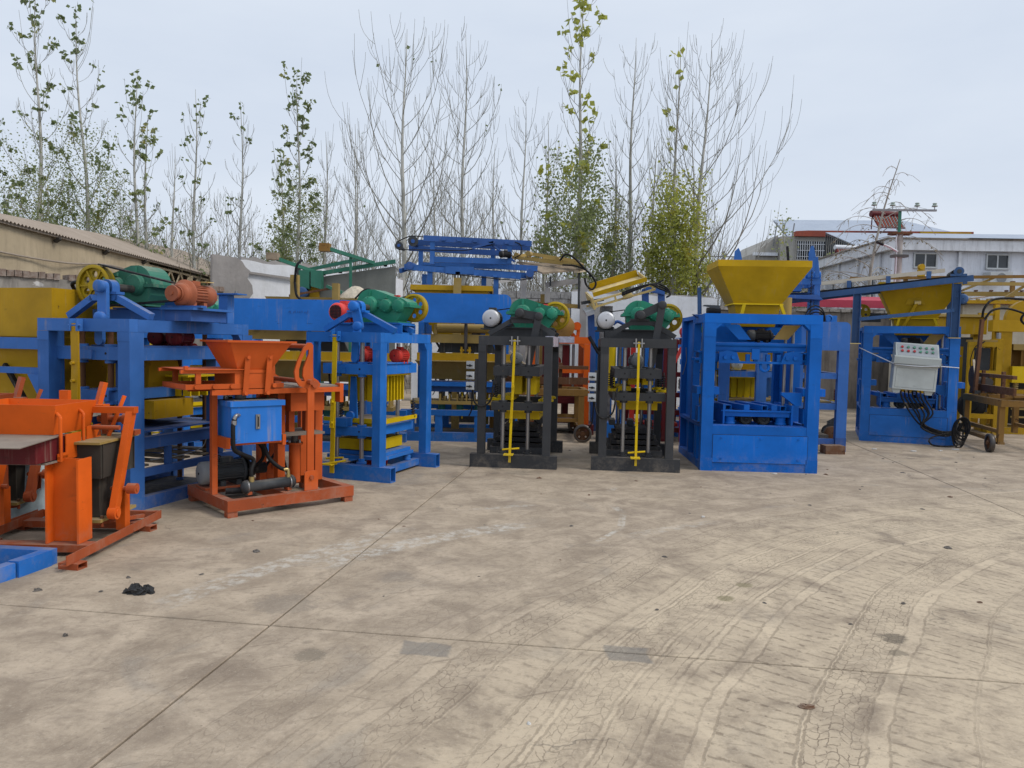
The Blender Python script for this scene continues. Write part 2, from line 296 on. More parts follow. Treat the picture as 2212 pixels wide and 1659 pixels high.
# ---------------------------------------------------------------- mesh builder
class MB:
    def __init__(s): s.v = []; s.f = []; s.s = []; s.mx = None
    def at(s, mx): s.mx = mx; return s
    def add(s, vs, fs, smooth=False):
        o = len(s.v)
        for p in vs:
            p = Vector(p); s.v.append(s.mx @ p if s.mx else p)
        for f in fs: s.f.append(tuple(i + o for i in f)); s.s.append(smooth)
        return s
    def box(s, x0, x1, y0, y1, z0, z1):
        return s.add([(x0, y0, z0), (x1, y0, z0), (x1, y1, z0), (x0, y1, z0), (x0, y0, z1), (x1, y0, z1), (x1, y1, z1), (x0, y1, z1)],
                     [(0, 3, 2, 1), (4, 5, 6, 7), (0, 1, 5, 4), (1, 2, 6, 5), (2, 3, 7, 6), (3, 0, 4, 7)])
    def bar(s, p, q, w, h=None, up=(0, 0, 1), hollow=0.0):
        p, q = Vector(p), Vector(q); h = h or w; d = (q - p).normalized(); up = Vector(up)
        if abs(d.dot(up)) > .98: up = Vector((0, 1, 0))
        a = d.cross(up).normalized(); b = a.cross(d)
        def ring(c, w_, h_): return [c + a * (i * w_ / 2) + b * (j * h_ / 2) for i, j in ((-1, -1), (1, -1), (1, 1), (-1, 1))]
        v = ring(p, w, h) + ring(q, w, h); sides = [(0, 1, 5, 4), (1, 2, 6, 5), (2, 3, 7, 6), (3, 0, 4, 7)]
        if not hollow: return s.add(v, sides + [(3, 2, 1, 0), (4, 5, 6, 7)])
        k = min(.25, (q - p).length * .4)
        for c, sg in ((p, 1), (q, -1)): v += ring(c, w - hollow * 2, h - hollow * 2) + ring(c + d * k * sg, w - hollow * 2, h - hollow * 2)
        f = list(sides)
        for o, n in ((0, 8), (4, 16)):
            for i in range(4):
                j = (i + 1) % 4; f.append((o + i, o + j, n + j, n + i)); f.append((n + i, n + j, n + 4 + j, n + 4 + i))
            f.append((n + 4, n + 5, n + 6, n + 7))
        return s.add(v, f)
    def cyl(s, p, q, r, r2=None, n=14, caps=True):
        p, q = Vector(p), Vector(q); r2 = r if r2 is None else r2; d = (q - p).normalized()
        a = d.orthogonal().normalized(); b = d.cross(a)
        c = [(math.cos(2 * math.pi * i / n), math.sin(2 * math.pi * i / n)) for i in range(n)]
        v = [p + (a * x + b * y) * r for x, y in c] + [q + (a * x + b * y) * r2 for x, y in c]
        s.add(v, [(i, (i + 1) % n, n + (i + 1) % n, n + i) for i in range(n)], True)
        if caps: s.add(v, [tuple(range(n - 1, -1, -1)), tuple(range(n, 2 * n))])
        return s
    def lathe(s, p, axis, prof, n=18):
        """prof: (distance along axis, radius) list"""
        p = Vector(p); d = Vector(axis).normalized(); a = d.orthogonal().normalized(); b = d.cross(a); v = []; f = []
        for t, r in prof:
            for i in range(n): v.append(p + d * t + (a * math.cos(2 * math.pi * i / n) + b * math.sin(2 * math.pi * i / n)) * max(r, 1e-4))
        for k in range(len(prof) - 1):
            for i in range(n): f.append((k * n + i, k * n + (i + 1) % n, (k + 1) * n + (i + 1) % n, (k + 1) * n + i))
        return s.add(v, f, True)
    def tube(s, pts, r, n=7, sub=5, smooth=True):
        pts = [Vector(p) for p in pts]
        if sub > 1 and len(pts) > 2:
            o = []; P = [pts[0] * 2 - pts[1]] + pts + [pts[-1] * 2 - pts[-2]]
            for i in range(1, len(P) - 2):
                for k in range(sub):
                    t = k / sub; a, b, c, d = P[i - 1], P[i], P[i + 1], P[i + 2]
                    o.append(.5 * ((2 * b) + (c - a) * t + (2 * a - 5 * b + 4 * c - d) * t * t + (3 * b - a - 3 * c + d) * t ** 3))
            o.append(pts[-1]); pts = o
        rs = r if isinstance(r, (list, tuple)) else None; v = []; f = []; prev = None; m = len(pts)
        for i, p in enumerate(pts):
            d = (pts[min(i + 1, m - 1)] - pts[max(i - 1, 0)]).normalized()
            if prev is None: a = d.orthogonal().normalized()
            else:
                a = prev - d * prev.dot(d); a = a.normalized() if a.length > 1e-6 else d.orthogonal().normalized()
            prev = a; b = d.cross(a); ri = (rs[0] + (rs[1] - rs[0]) * i / (m - 1)) if rs else r
            for k in range(n): v.append(p + (a * math.cos(2 * math.pi * k / n) + b * math.sin(2 * math.pi * k / n)) * ri)
        for i in range(m - 1):
            for k in range(n): f.append((i * n + k, i * n + (k + 1) % n, (i + 1) * n + (k + 1) % n, (i + 1) * n + k))
        s.add(v, f, smooth); return s.add(v, [tuple(range(n - 1, -1, -1)), tuple(range((m - 1) * n, m * n))])
    def prism(s, poly, ax, a, b):
        n = len(poly)
        def P(u, w, t): return {'x': (t, u, w), 'y': (u, t, w), 'z': (u, w, t)}[ax]
        v = [P(u, w, a) for u, w in poly] + [P(u, w, b) for u, w in poly]
        return s.add(v, [tuple(range(n - 1, -1, -1)), tuple(range(n, 2 * n))] + [(i, (i + 1) % n, n + (i + 1) % n, n + i) for i in range(n)])
    def hopper(s, top, bot, t=.012):
        """open box between rectangles (x0,x1,y0,y1,z): outside, inside and rim"""
        def q(r, e): x0, x1, y0, y1, z = r; return [(x0 + e, y0 + e, z), (x1 - e, y0 + e, z), (x1 - e, y1 - e, z), (x0 + e, y1 - e, z)]
        v = q(bot, 0) + q(top, 0) + q(bot, t) + q(top, t); f = []
        for i in range(4):
            j = (i + 1) % 4; f += [(i, j, 4 + j, 4 + i), (8 + j, 8 + i, 12 + i, 12 + j), (4 + i, 4 + j, 12 + j, 12 + i), (j, i, 8 + i, 8 + j)]
        return s.add(v, f)
    def make(s, name, mat, parent=None):
        me = bpy.data.meshes.new(name); me.from_pydata([tuple(p) for p in s.v], [], s.f); me.polygons.foreach_set('use_smooth', s.s)
        me.materials.append(mat if not isinstance(mat, str) else M[mat]); me.update()
        o = bpy.data.objects.new(name, me); COL.objects.link(o); o.parent = parent; return o

def tag(o, label, cat, group=None, kind=None):
    if label: o['label'] = label
    if cat: o['category'] = cat
    if group: o['group'] = group
    if kind: o['kind'] = kind
    return o
class Thing:
    """an Empty at the base of one thing; b/bars/... add parts in its local frame"""
    def __init__(s, name, label, cat, loc=(0, 0, 0), yaw=0, group=None):
        s.o = bpy.data.objects.new(name, None); COL.objects.link(s.o); s.o.location = (*loc, 0)[:3]; s.o.rotation_euler = (0, 0, R(yaw)); tag(s.o, label, cat, group)
    def m(s, name, mat, mb, parent=None): return mb.make(name, mat, parent or s.o)
    def box(s, name, mat, *a, p=None): return s.m(name, mat, MB().box(*a), p)
    def bar(s, name, mat, a, b, w, h=None, p=None, up=(0, 0, 1), hollow=0.0): return s.m(name, mat, MB().bar(a, b, w, h, up, hollow), p)
    def cyl(s, name, mat, a, b, r, r2=None, n=14, p=None): return s.m(name, mat, MB().cyl(a, b, r, r2, n), p)
    def tube(s, name, mat, pts, r, n=7, p=None, sub=5): return s.m(name, mat, MB().tube(pts, r, n, sub), p)
    def prism(s, name, mat, poly, ax, a, b, p=None): return s.m(name, mat, MB().prism(poly, ax, a, b), p)
def solo(name, mat, mb, label=None, cat=None, group=None, kind=None, parent=None):
    return tag(mb.make(name, mat, parent), label, cat, group, kind)
def copy_tree(o, parent=None, loc=None, yaw=None):
    c = o.copy(); COL.objects.link(c); c.parent = parent
    if loc is not None: c.location = (*loc, 0)[:3]
    if yaw is not None: c.rotation_euler = (0, 0, R(yaw))
    for ch in o.children: copy_tree(ch, c)
    return c
def arcpts(cx, cy, r, a0, a1, n): return [(cx + r * math.cos(R(a0 + (a1 - a0) * i / n)), cy + r * math.sin(R(a0 + (a1 - a0) * i / n))) for i in range(n + 1)]
# ---------------------------------------------------------------- ground
rnd = random.Random(11)
gm = MB(); gm.add([(-260, -60, -.035), (260, -60, -.035), (260, 320, -.035), (-260, 320, -.035)], [(0, 1, 2, 3)])
solo('ground', 'dirt', gm, kind='structure')
ym = MB(); ym.add([(-16, -6, -.012), (22, -6, -.012), (22, 22, -.012), (-16, 22, -.012)], [(0, 1, 2, 3)])
yard = solo('yard_base', 'joint', ym, kind='structure')
GA = R(-8.2); gx = Vector((math.cos(GA), math.sin(GA), 0)); gy = Vector((-math.sin(GA), math.cos(GA), 0)); G0 = Vector((-1.33, 4.14, 0)); GS = 4.19
for i in range(-4, 5):
    for j in range(-3, 5):
        c = G0 + gx * (i * 5.9 if i <= 0 else i * 5.9) + gy * (j * GS); e = .006
        a = c + gx * e + gy * e; b = c + gx * (5.9 - e) + gy * (GS - e)
        q = [a, c + gx * (5.9 - e) + gy * e, b, c + gx * e + gy * (GS - e)]
        ch = .004; v = [(p.x, p.y, -.05) for p in q] + [(p.x, p.y, -ch) for p in q]
        cc = (a + b) / 2; v += [(p.x + (cc.x - p.x) * .0015, p.y + (cc.y - p.y) * .0015, 0) for p in q]
        f = [(8, 9, 10, 11)]
        for k in range(4): l = (k + 1) % 4; f += [(k, l, 4 + l, 4 + k), (4 + k, 4 + l, 8 + l, 8 + k)]
        MB().add(v, f).make('slab', 'ground', yard)
# ---------------------------------------------------------------- walls round the yard
def wall_run(t, name, mat, pts, h, thick=.24, jag=0.0, step=.35, seed=1, caps=True):
    """wall standing along pts; h: height or list of heights; the top edge broken by jag"""
    r = random.Random(seed)
    for k in range(len(pts) - 1):
        p, q = Vector((*pts[k], 0)), Vector((*pts[k + 1], 0)); L = (q - p).length; d = (q - p) / L; nrm = Vector((-d.y, d.x, 0)) * thick
        h0, h1 = (h[k], h[k + 1]) if isinstance(h, (list, tuple)) else (h, h); n = max(1, int(L / step)); v = []; f = []
        for i in range(n + 1):
            b = p + d * (L * i / n); z = h0 + (h1 - h0) * i / n + (r.uniform(-jag, jag) if 0 < i < n else 0)
            v += [b, b + Vector((0, 0, z)), b + nrm + Vector((0, 0, z + r.uniform(-jag, jag) * .5)), b + nrm]
        for i in range(n):
            a, e = i * 4, i * 4 + 4; f += [(a, e, e + 1, a + 1), (a + 1, e + 1, e + 2, a + 2), (a + 2, e + 2, e + 3, a + 3)]
        f += [(0, 1, 2, 3), (n * 4 + 3, n * 4 + 2, n * 4 + 1, n * 4)]
        t.m(name, mat, MB().add(v, f))
def coping(t, p, q, z, n, mat, nm='brick', bw=.13, bh=.115, bd=.30, seed=3, over=.04):
    r = random.Random(seed); p, q = Vector((*p, 0)), Vector((*q, 0)); d = (q - p).normalized(); L = (q - p).length; nrm = Vector((-d.y, d.x, 0)); w = L / n
    meshes = []
    for i in range(n):
        if r.random() < .04: continue
        c = p + d * (w * (i + .5)); hh = bh * r.uniform(.85, 1.1); gap = w * r.uniform(.03, .07)
        x, y = w / 2 - gap, bd / 2; rag = lambda s: r.uniform(-s, s)
        v = [(sx * x + rag(.008), sy * y + rag(.012), zz + rag(.008)) for zz in (0, hh) for sx, sy in ((-1, -1), (1, -1), (1, 1), (-1, 1))]
        mb = MB().at(Matrix.Translation(c + nrm * (.12 - over * .3) + Vector((0, 0, z - .005))) @ Matrix.Rotation(math.atan2(d.y, d.x) + rag(.03), 4, 'Z'))
        mb.add(v, [(0, 3, 2, 1), (4, 5, 6, 7), (0, 1, 5, 4), (1, 2, 6, 5), (2, 3, 7, 6), (3, 0, 4, 7)]); t.m(nm, mat, mb)

w = Thing('boundary_wall', 'old stained plaster wall topped with a row of bricks on edge, below the tan shed', 'wall')
A0, A1 = (-10.4, 11.4), (-6.35, 16.55)
wall_run(w, 'wall_body', 'old_plaster', [A0, A1], 2.62, .24, .012, seed=4)
coping(w, A0, A1, 2.62, 52, 'brick', bw=.12)
# white broken wall with its bare render end pier
w = Thing('boundary_wall', 'white plaster wall with a broken top and a bare grey render pier at its end', 'wall')
w.m('render_pier', 'grey_plaster', MB().prism([(0, 0), (.60, 0), (.62, 2.35), (.70, 2.40), (.86, 2.62), (.84, 2.80), (.74, 2.95), (.80, 3.12), (.70, 3.20), (.62, 3.33), (.5, 3.40), (.30, 3.415), (0, 3.44)], 'y', 0, .30)).matrix_local = Matrix.Translation((-6.62, 16.62, 0)) @ Matrix.Rotation(R(30), 4, 'Z')
wall_run(w, 'wall_body', 'white_plaster', [(-6.25, 17.05), (-5.2, 18.2), (-3.0, 20.45)], [3.36, 3.36, 3.26], .26, .035, .22, seed=8)
wall_run(w, 'broken_crest', 'grey_plaster', [(-6.2, 17.2), (-5.2, 18.3), (-3.0, 20.55)], [3.46, 3.42, 3.33], .10, .05, .16, seed=9)
rb = MB(); rb.bar((-6.02, 17.22, 3.1), (-4.9, 18.42, 3.02), .05, .05); w.m('ledge', 'grey_plaster', rb)
# middle wall, half of bare blocks
w = Thing('boundary_wall', 'white wall patched with bare grey blocks behind the yellow pallet stacker', 'wall')
wall_run(w, 'wall_body', 'white_plaster', [(-2.75, 20.5), (-.35, 20.55)], [3.2, 3.1], .24, .03, .3, seed=10)
wall_run(w, 'core', 'mortar', [(-.33, 20.62), (1.55, 20.62)], 3.0, .2, .0, seed=12)
r = random.Random(5)
for row in range(7):
    x = -.33 + (-.2 if row % 2 else 0)
    while x < 1.5:
        wd = .40; x0 = max(x, -.33); x1 = min(x + wd, 1.55)
        if x1 - x0 > .08 and not (row == 6 and r.random() < .2):
            e = .008; w.box('block', 'block', x0 + e, x1 - e, 20.55 + r.uniform(-.012, .012), 20.70, 1.62 + row * .205 + e, 1.62 + (row + 1) * .205 - e)
        x += wd
wall_run(w, 'wall_body', 'white_plaster', [(1.57, 20.56), (5.55, 20.62)], [3.06, 2.94], .24, .035, .25, seed=13)
wall_run(w, 'broken_crest', 'grey_plaster', [(1.6, 20.66), (5.5, 20.72)], [3.12, 3.0], .12, .04, .2, seed=14)
w.box('buttress', 'block', 2.05, 2.45, 20.3, 20.56, 0, 2.75)
w = Thing('boundary_wall', 'low dark stained wall with loose coping stones under the crimson eave', 'wall')
wall_run(w, 'wall_body', 'brown_wall', [(5.6, 20.65), (18.5, 21.3)], 2.66, .26, .02, seed=15)
coping(w, (5.6, 20.65), (18.5, 21.3), 2.66, 42, 'mortar', nm='coping_stone', bh=.09, bd=.34, seed=17)
# low building whose crimson eave shows over that wall
w = Thing('lean_to', 'low lean-to with a crimson sheet eave behind the stained wall', 'building')
w.box('wall', 'cream', 8.1, 13.5, 22.6, 25.0, 0, 2.85); w.prism('eave', 'crimson', [(22.1, 2.86), (25.2, 3.35), (25.2, 3.41), (22.1, 3.08)], 'x', 7.9, 14.2)

# ---------------------------------------------------------------- tan shed beyond the brick-topped wall
w = Thing('shed', 'long tan shed with sheeted side and corrugated roof sloping to the yard', 'shed')
EV0, EV1 = Vector((-10.45, 14.2, 3.95)), Vector((-12.35, 44.2, 3.95)); ed = (EV1 - EV0); Ls = ed.length; ed = ed / Ls; nx = Vector((-ed.y, ed.x, 0))
def sh(a, o, z): p = EV0 + ed * a + nx * o; return (p.x, p.y, z)
# side wall: sheeting bulges between posts
v = []; f = []; na, nzv = 44, 10; r = random.Random(3)
for i in range(na + 1):
    for k in range(nzv + 1):
        a = 8.9 * i / na; z = 3.90 * k / nzv
        v.append(sh(a, .12 + .05 * math.sin(a * 1.9 + k * .5) * math.sin(k * .6) + r.uniform(-.012, .012), z))
for i in range(na):
    for k in range(nzv): a = i * (nzv + 1) + k; f.append((a, a + nzv + 1, a + nzv + 2, a + 1))
w.m('sheeting', 'shed_sheet', MB().add(v, f, True))
rv = []; rf = []; nc = 230; tops = lambda a: max(.12, .15 + .22 * a)
for i in range(nc * 2 + 1):
    a = -1.0 + (Ls + 1.0) * i / (nc * 2); dz = .022 if i % 2 else -.022; o2 = tops(a)
    for o in (-.05, o2 * .5, o2): rv.append(sh(a, o, 3.95 + .39 * o + dz))
for i in range(nc * 2):
    for k in range(2): a = i * 3 + k; rf.append((a, a + 3, a + 4, a + 1))
w.m('roof', 'shed_roof', MB().add(rv, rf))
w.m('back_slope', 'shed_roof', MB().add([sh(-1, .12, 3.98), sh(Ls, tops(Ls), 3.95 + .39 * tops(Ls)), sh(Ls, tops(Ls) * 2, 3.9), sh(-1, .4, 3.9)], [(0, 1, 2, 3)]))
w.m('back_wall', 'dark_in', MB().add([sh(8.5, 1.7, 0), sh(Ls, 3.4, 0), sh(Ls, 3.4, 4.9), sh(8.5, 1.7, 4.4)], [(0, 1, 2, 3)]))  # dark sheet: the shade inside the open shed is put into its colour
w.m('purlin', 'shed_roof', MB().bar(sh(-1, .03, 3.90), sh(Ls, .03, 3.90), .05, .05))
for a in (1.2, 3.6, 6.0, 8.4): w.m('bracket', 'dark_in', MB().bar(sh(a, .10, 3.78), sh(a, -.02, 3.86), .12, .06))
w.m('gas_pipe', 'shed_roof', MB().tube([sh(-1, .03, 3.35), sh(1.5, .02, 3.28), sh(4.0, .03, 3.33), sh(6.2, .0, 3.5), sh(8.6, -.02, 3.40)], .022, 6))
for a in (8.95, 12.4, 16.0, 20.0, 25.0):
    pf = w.m('post', 'shed_sheet', MB().cyl(sh(a, .15, 0), sh(a, .15, 3.75), .10, n=10)); w.m('knee_brace', 'shed_sheet', MB().bar(sh(a, .15, 3.2), sh(a + 1.0, .15, 3.75), .06), pf)
tr = MB(); tr.bar(sh(8.9, .15, 3.78), sh(Ls, .15, 3.78), .06).bar(sh(8.9, .15, 3.32), sh(Ls, .15, 3.32), .06)
k = 0; a = 9.0
while a < Ls - .5: tr.bar(sh(a, .15, 3.32 if k % 2 else 3.78), sh(a + .42, .15, 3.78 if k % 2 else 3.32), .035); a += .42; k += 1
w.m('truss', 'shed_sheet', tr)

# ---------------------------------------------------------------- pale workshop building on the right-hand side
def window(t, x0, x1, z0, z1, y, par, kind='slide', nb=11):
    """window in a wall facing -Y at depth y, in the thing's frame"""
    f = t.m('window', 'house_wall' if kind == 'bars' else 'light_grey', MB().box(x0 - .06, x1 + .06, y - .05, y + .05, z1, z1 + .06).box(x0 - .06, x1 + .06, y - .07, y + .05, z0 - .07, z0).box(x0 - .06, x0, y - .05, y + .05, z0, z1).box(x1, x1 + .06, y - .05, y + .05, z0, z1), par)
    t.box('pane', 'glass', x0, (x0 + x1) / 2 - .03, y + .0, y + .02, z0, z1, p=f); t.box('pane', 'glass', (x0 + x1) / 2 + .03, x1, y + .01, y + .03, z0, z1, p=f)
    t.box('frame', 'light_grey', (x0 + x1) / 2 - .03, (x0 + x1) / 2 + .03, y - .03, y + .04, z0, z1, p=f)
    if kind == 'bars':
        for i in range(nb): x = x0 + (x1 - x0) * (i + .5) / nb; t.box('window_bar', 'bld_trim', x - .014, x + .014, y - .09, y - .065, z0, z1, p=f)
        for k in range(3): z = z0 + (z1 - z0) * (k + .5) / 3; t.box('cross_bar', 'bld_trim', x0, x1, y - .092, y - .063, z - .014, z + .014, p=f)
    return f
w = Thing('workshop_building', 'pale blue rendered workshop with deep cornice and dark sliding windows', 'building', (15.9, 32.0), -1.5)
wl = w.box('wall', 'bld_wall', 0, 20, 0, 9.2, 0, 5.86)
w.box('cornice', 'bld_trim', -.28, 20.3, -.28, 9.5, 5.862, 6.30); w.box('roof_edge', 'brown_wall', -.34, 20.4, -.34, 9.6, 6.302, 6.37)
w.prism('roof', 'roof_sheet', [(-.4, 6.38), (5, 6.95), (9.6, 6.38)], 'x', 3.0, 20.4)
for x in (2.78, 7.5, 11.0, 14.5): w.box('downpipe', 'pvc', x - .06, x + .06, -.12, -.003, 0, 5.855)
for x0, x1 in ((.95, 1.82), (3.95, 4.8), (8.1, 8.95)): window(w, x0, x1, 5.2, 5.72, -.02, wl)
w.box('low_roof', 'bld_trim', 3.0, 14, -.35, -.003, 3.35, 3.5)
# the long side that recedes: windows with bars and pilasters on a sub-frame turned by 90 degrees
side = Matrix.Rotation(R(-90), 4, 'Z')
for y in (1.0, 3.2, 5.4, 7.6):
    w.box('pilaster', 'bld_trim', -.10, -.003, y - .10, y + .10, 0, 5.855)
for y, zb in ((2.0, 3.6), (4.2, 3.7), (6.4, 3.8)):
    f = w.box('window', 'light_grey', -.05, -.003, y - .55, y + .55, zb, zb + 1.25, p=wl); w.box('pane', 'glass', -.07, -.052, y - .48, y + .48, zb + .07, zb + 1.18, p=f)
    for i in range(8): yy = y - .45 + .9 * i / 7; w.box('window_bar', 'bld_trim', -.13, -.10, yy - .014, yy + .014, zb, zb + 1.25, p=f)
ac = w.box('air_unit', 'light_grey', 3.6, 4.5, -.9, -.35, 4.45, 4.95); w.cyl('fan_grille', 'grey_paint', (4.05, -.92, 4.7), (4.05, -.9, 4.7), .2, p=ac)
w = Thing('sheet_canopy', 'wedge of pale sheet roofing on dark struts above the workshop corner', 'canopy')
w.m('roof', 'roof_sheet', MB().add([(18.06, 40, 7.12), (32, 36.2, 6.75), (33, 44, 8.55), (17.97, 44, 8.42), (18.06, 40, 7.09), (32, 36.2, 6.72), (33, 44, 8.52), (17.97, 44, 8.39)], [(0, 1, 2, 3), (7, 6, 5, 4), (0, 4, 5, 1), (1, 5, 6, 2), (2, 6, 7, 3), (3, 7, 4, 0)]))
for i in range(15):
    k = i / 14; x, y, z = 18.03 - .06 * k, 40.1 + 3.8 * k, 7.08 + 1.28 * k; w.bar('strut', 'motor_dark', (x, y, 6.3), (x, y, z), .06)
w.bar('edge_rail', 'motor_dark', (18.04, 40.05, 7.0), (17.97, 43.9, 8.3), .06)
w = Thing('village_house', 'beige house with a red parapet band and barred window', 'house', (16.2, 48.0), 0)
wl = w.box('wall', 'house_wall', .6, 14, .0, 9, 0, 8.74)
w.prism('parapet', 'red_band', [(1.45, 8.742), (12.6, 8.742), (12.6, 9.22), (2.2, 9.1), (1.45, 9.05)], 'y', -.25, .2)
w.box('yellow_trim', 'ochre', 9.2, 12.4, -.35, -.252, 9.02, 9.16)
window(w, 1.6, 3.45, 7.3, 8.45, -.02, wl, 'bars', 13)
w.m('side_wing', 'house_wall', MB().prism([(-.8, 0), (.597, 0), (.597, 8.9), (-.8, 7.75)], 'y', .5, 8))
w.box('wing_coping', 'bld_trim', -1.0, .55, .3, .498, 7.55, 7.75)
for x in (1.0, 1.5, 2.1): w.bar('roof_strut', 'grey_paint', (x - .7, .5, 8.2), (x - .5, .5, 9.65), .06)
w = Thing('sheet_roof', 'flat blue grey sheet roof over the beige house', 'roof')
w.m('sheet', 'roof_sheet', MB().add([(18.3, 51, 9.2), (29.3, 51, 9.7), (28.6, 56, 11.25), (19.0, 56, 11.12), (18.3, 51, 9.16), (29.3, 51, 9.66), (28.6, 56, 11.2), (19.0, 56, 11.07)], [(0, 1, 2, 3), (7, 6, 5, 4), (0, 4, 5, 1), (1, 5, 6, 2), (2, 6, 7, 3), (3, 7, 4, 0)]))
w.bar('edge_purlin', 'grey_paint', (18.35, 51.05, 9.1), (19.0, 55.9, 11.0), .08)
def solar_heater(name, label, x, y, z, s, tankmat, grp):
    t = Thing(name, label, 'solar heater', (x, y), 6, grp); t.o.location.z = z
    t.m('tank', tankmat, MB().cyl((-.95 * s, .3 * s, .95 * s), (.95 * s, .3 * s, .95 * s), .2 * s, n=14)); t.m('stand', 'maroon', MB().bar((-.85 * s, .35 * s, 0), (-.85 * s, .3 * s, .85 * s), .05).bar((.85 * s, .35 * s, 0), (.85 * s, .3 * s, .85 * s), .05).bar((-.85 * s, -.45 * s, 0), (.85 * s, -.45 * s, 0), .06).bar((-.85 * s, -.45 * s, 0), (-.85 * s, .3 * s, .8 * s), .05).bar((.85 * s, -.45 * s, 0), (.85 * s, .3 * s, .8 * s), .05))
    t.m('collector', 'red_band', MB().add([(-.85 * s, -.42 * s, .05), (.85 * s, -.42 * s, .05), (.85 * s, .24 * s, .86 * s), (-.85 * s, .24 * s, .86 * s)], [(0, 1, 2, 3)]))
    for i in range(16): xx = (-.8 + 1.6 * i / 15) * s; t.m('tube', 'grey_paint' if i % 2 else 'red_band', MB().bar((xx, -.45 * s, .04), (xx, .2 * s, .85 * s), .045 * s))
solar_heater('solar_heater', 'solar water heater with maroon tank on the red parapet', 23.1, 47.2, 9.2, 1.0, 'maroon', 'solar heaters')
solar_heater('solar_heater', 'solar water heater with white tank below the parapet at the sloping eave', 17.0, 38.8, 6.3, .62, 'pvc', 'solar heaters')

# ---------------------------------------------------------------- utility pole
w = Thing('utility_pole', 'concrete utility pole with a steel crossarm carrying four insulators', 'utility pole', (12.15, 24.0), 0)
w.m('pole', 'pole', MB().cyl((-.02, 0, 0), (-.01, 0, 5.33), .125, .10, 16)); w.bar('steel_post', 'green_worn', (-.03, 0, 5.33), (-.03, 0, 6.08), .07)
ca = w.bar('crossarm', 'grey_paint', (-.92, -.06, 6.04), (1.08, -.06, 6.06), .06)
for x in (-.88, -.30, .47, 1.02):
    i_ = w.m('insulator', 'insulator', MB().lathe((x, -.06, 6.17), (0, 0, 1), [(0, .045), (.01, .088), (.05, .075), (.06, .05), (.08, .05), (.09, .068), (.115, .06), (.12, 0)], 14)); w.cyl('pin', 'steel', (x, -.06, 6.06), (x, -.06, 6.18), .014, n=6, p=i_)
w.box('bracket_plate', 'rust', -.32, .32, -.16, .16, 5.29, 5.35); w.box('clamp', 'dark_steel', -.22, .24, -.14, .14, 4.58, 4.66)
w.tube('lamp_arm', 'pvc', [(-.1, -.1, 4.75), (-.5, -.3, 4.88), (-.7, -.4, 4.92)], .03); w.tube('lamp_tube', 'black', [(-.72, -.4, 4.92), (-.95, -.5, 4.98)], .045)
w.tube('conduit', 'pvc', [(-.13, -.1, 5.3), (-.17, -.12, 5.1), (-.14, -.12, 4.6), (-.15, -.12, 3)], .02)
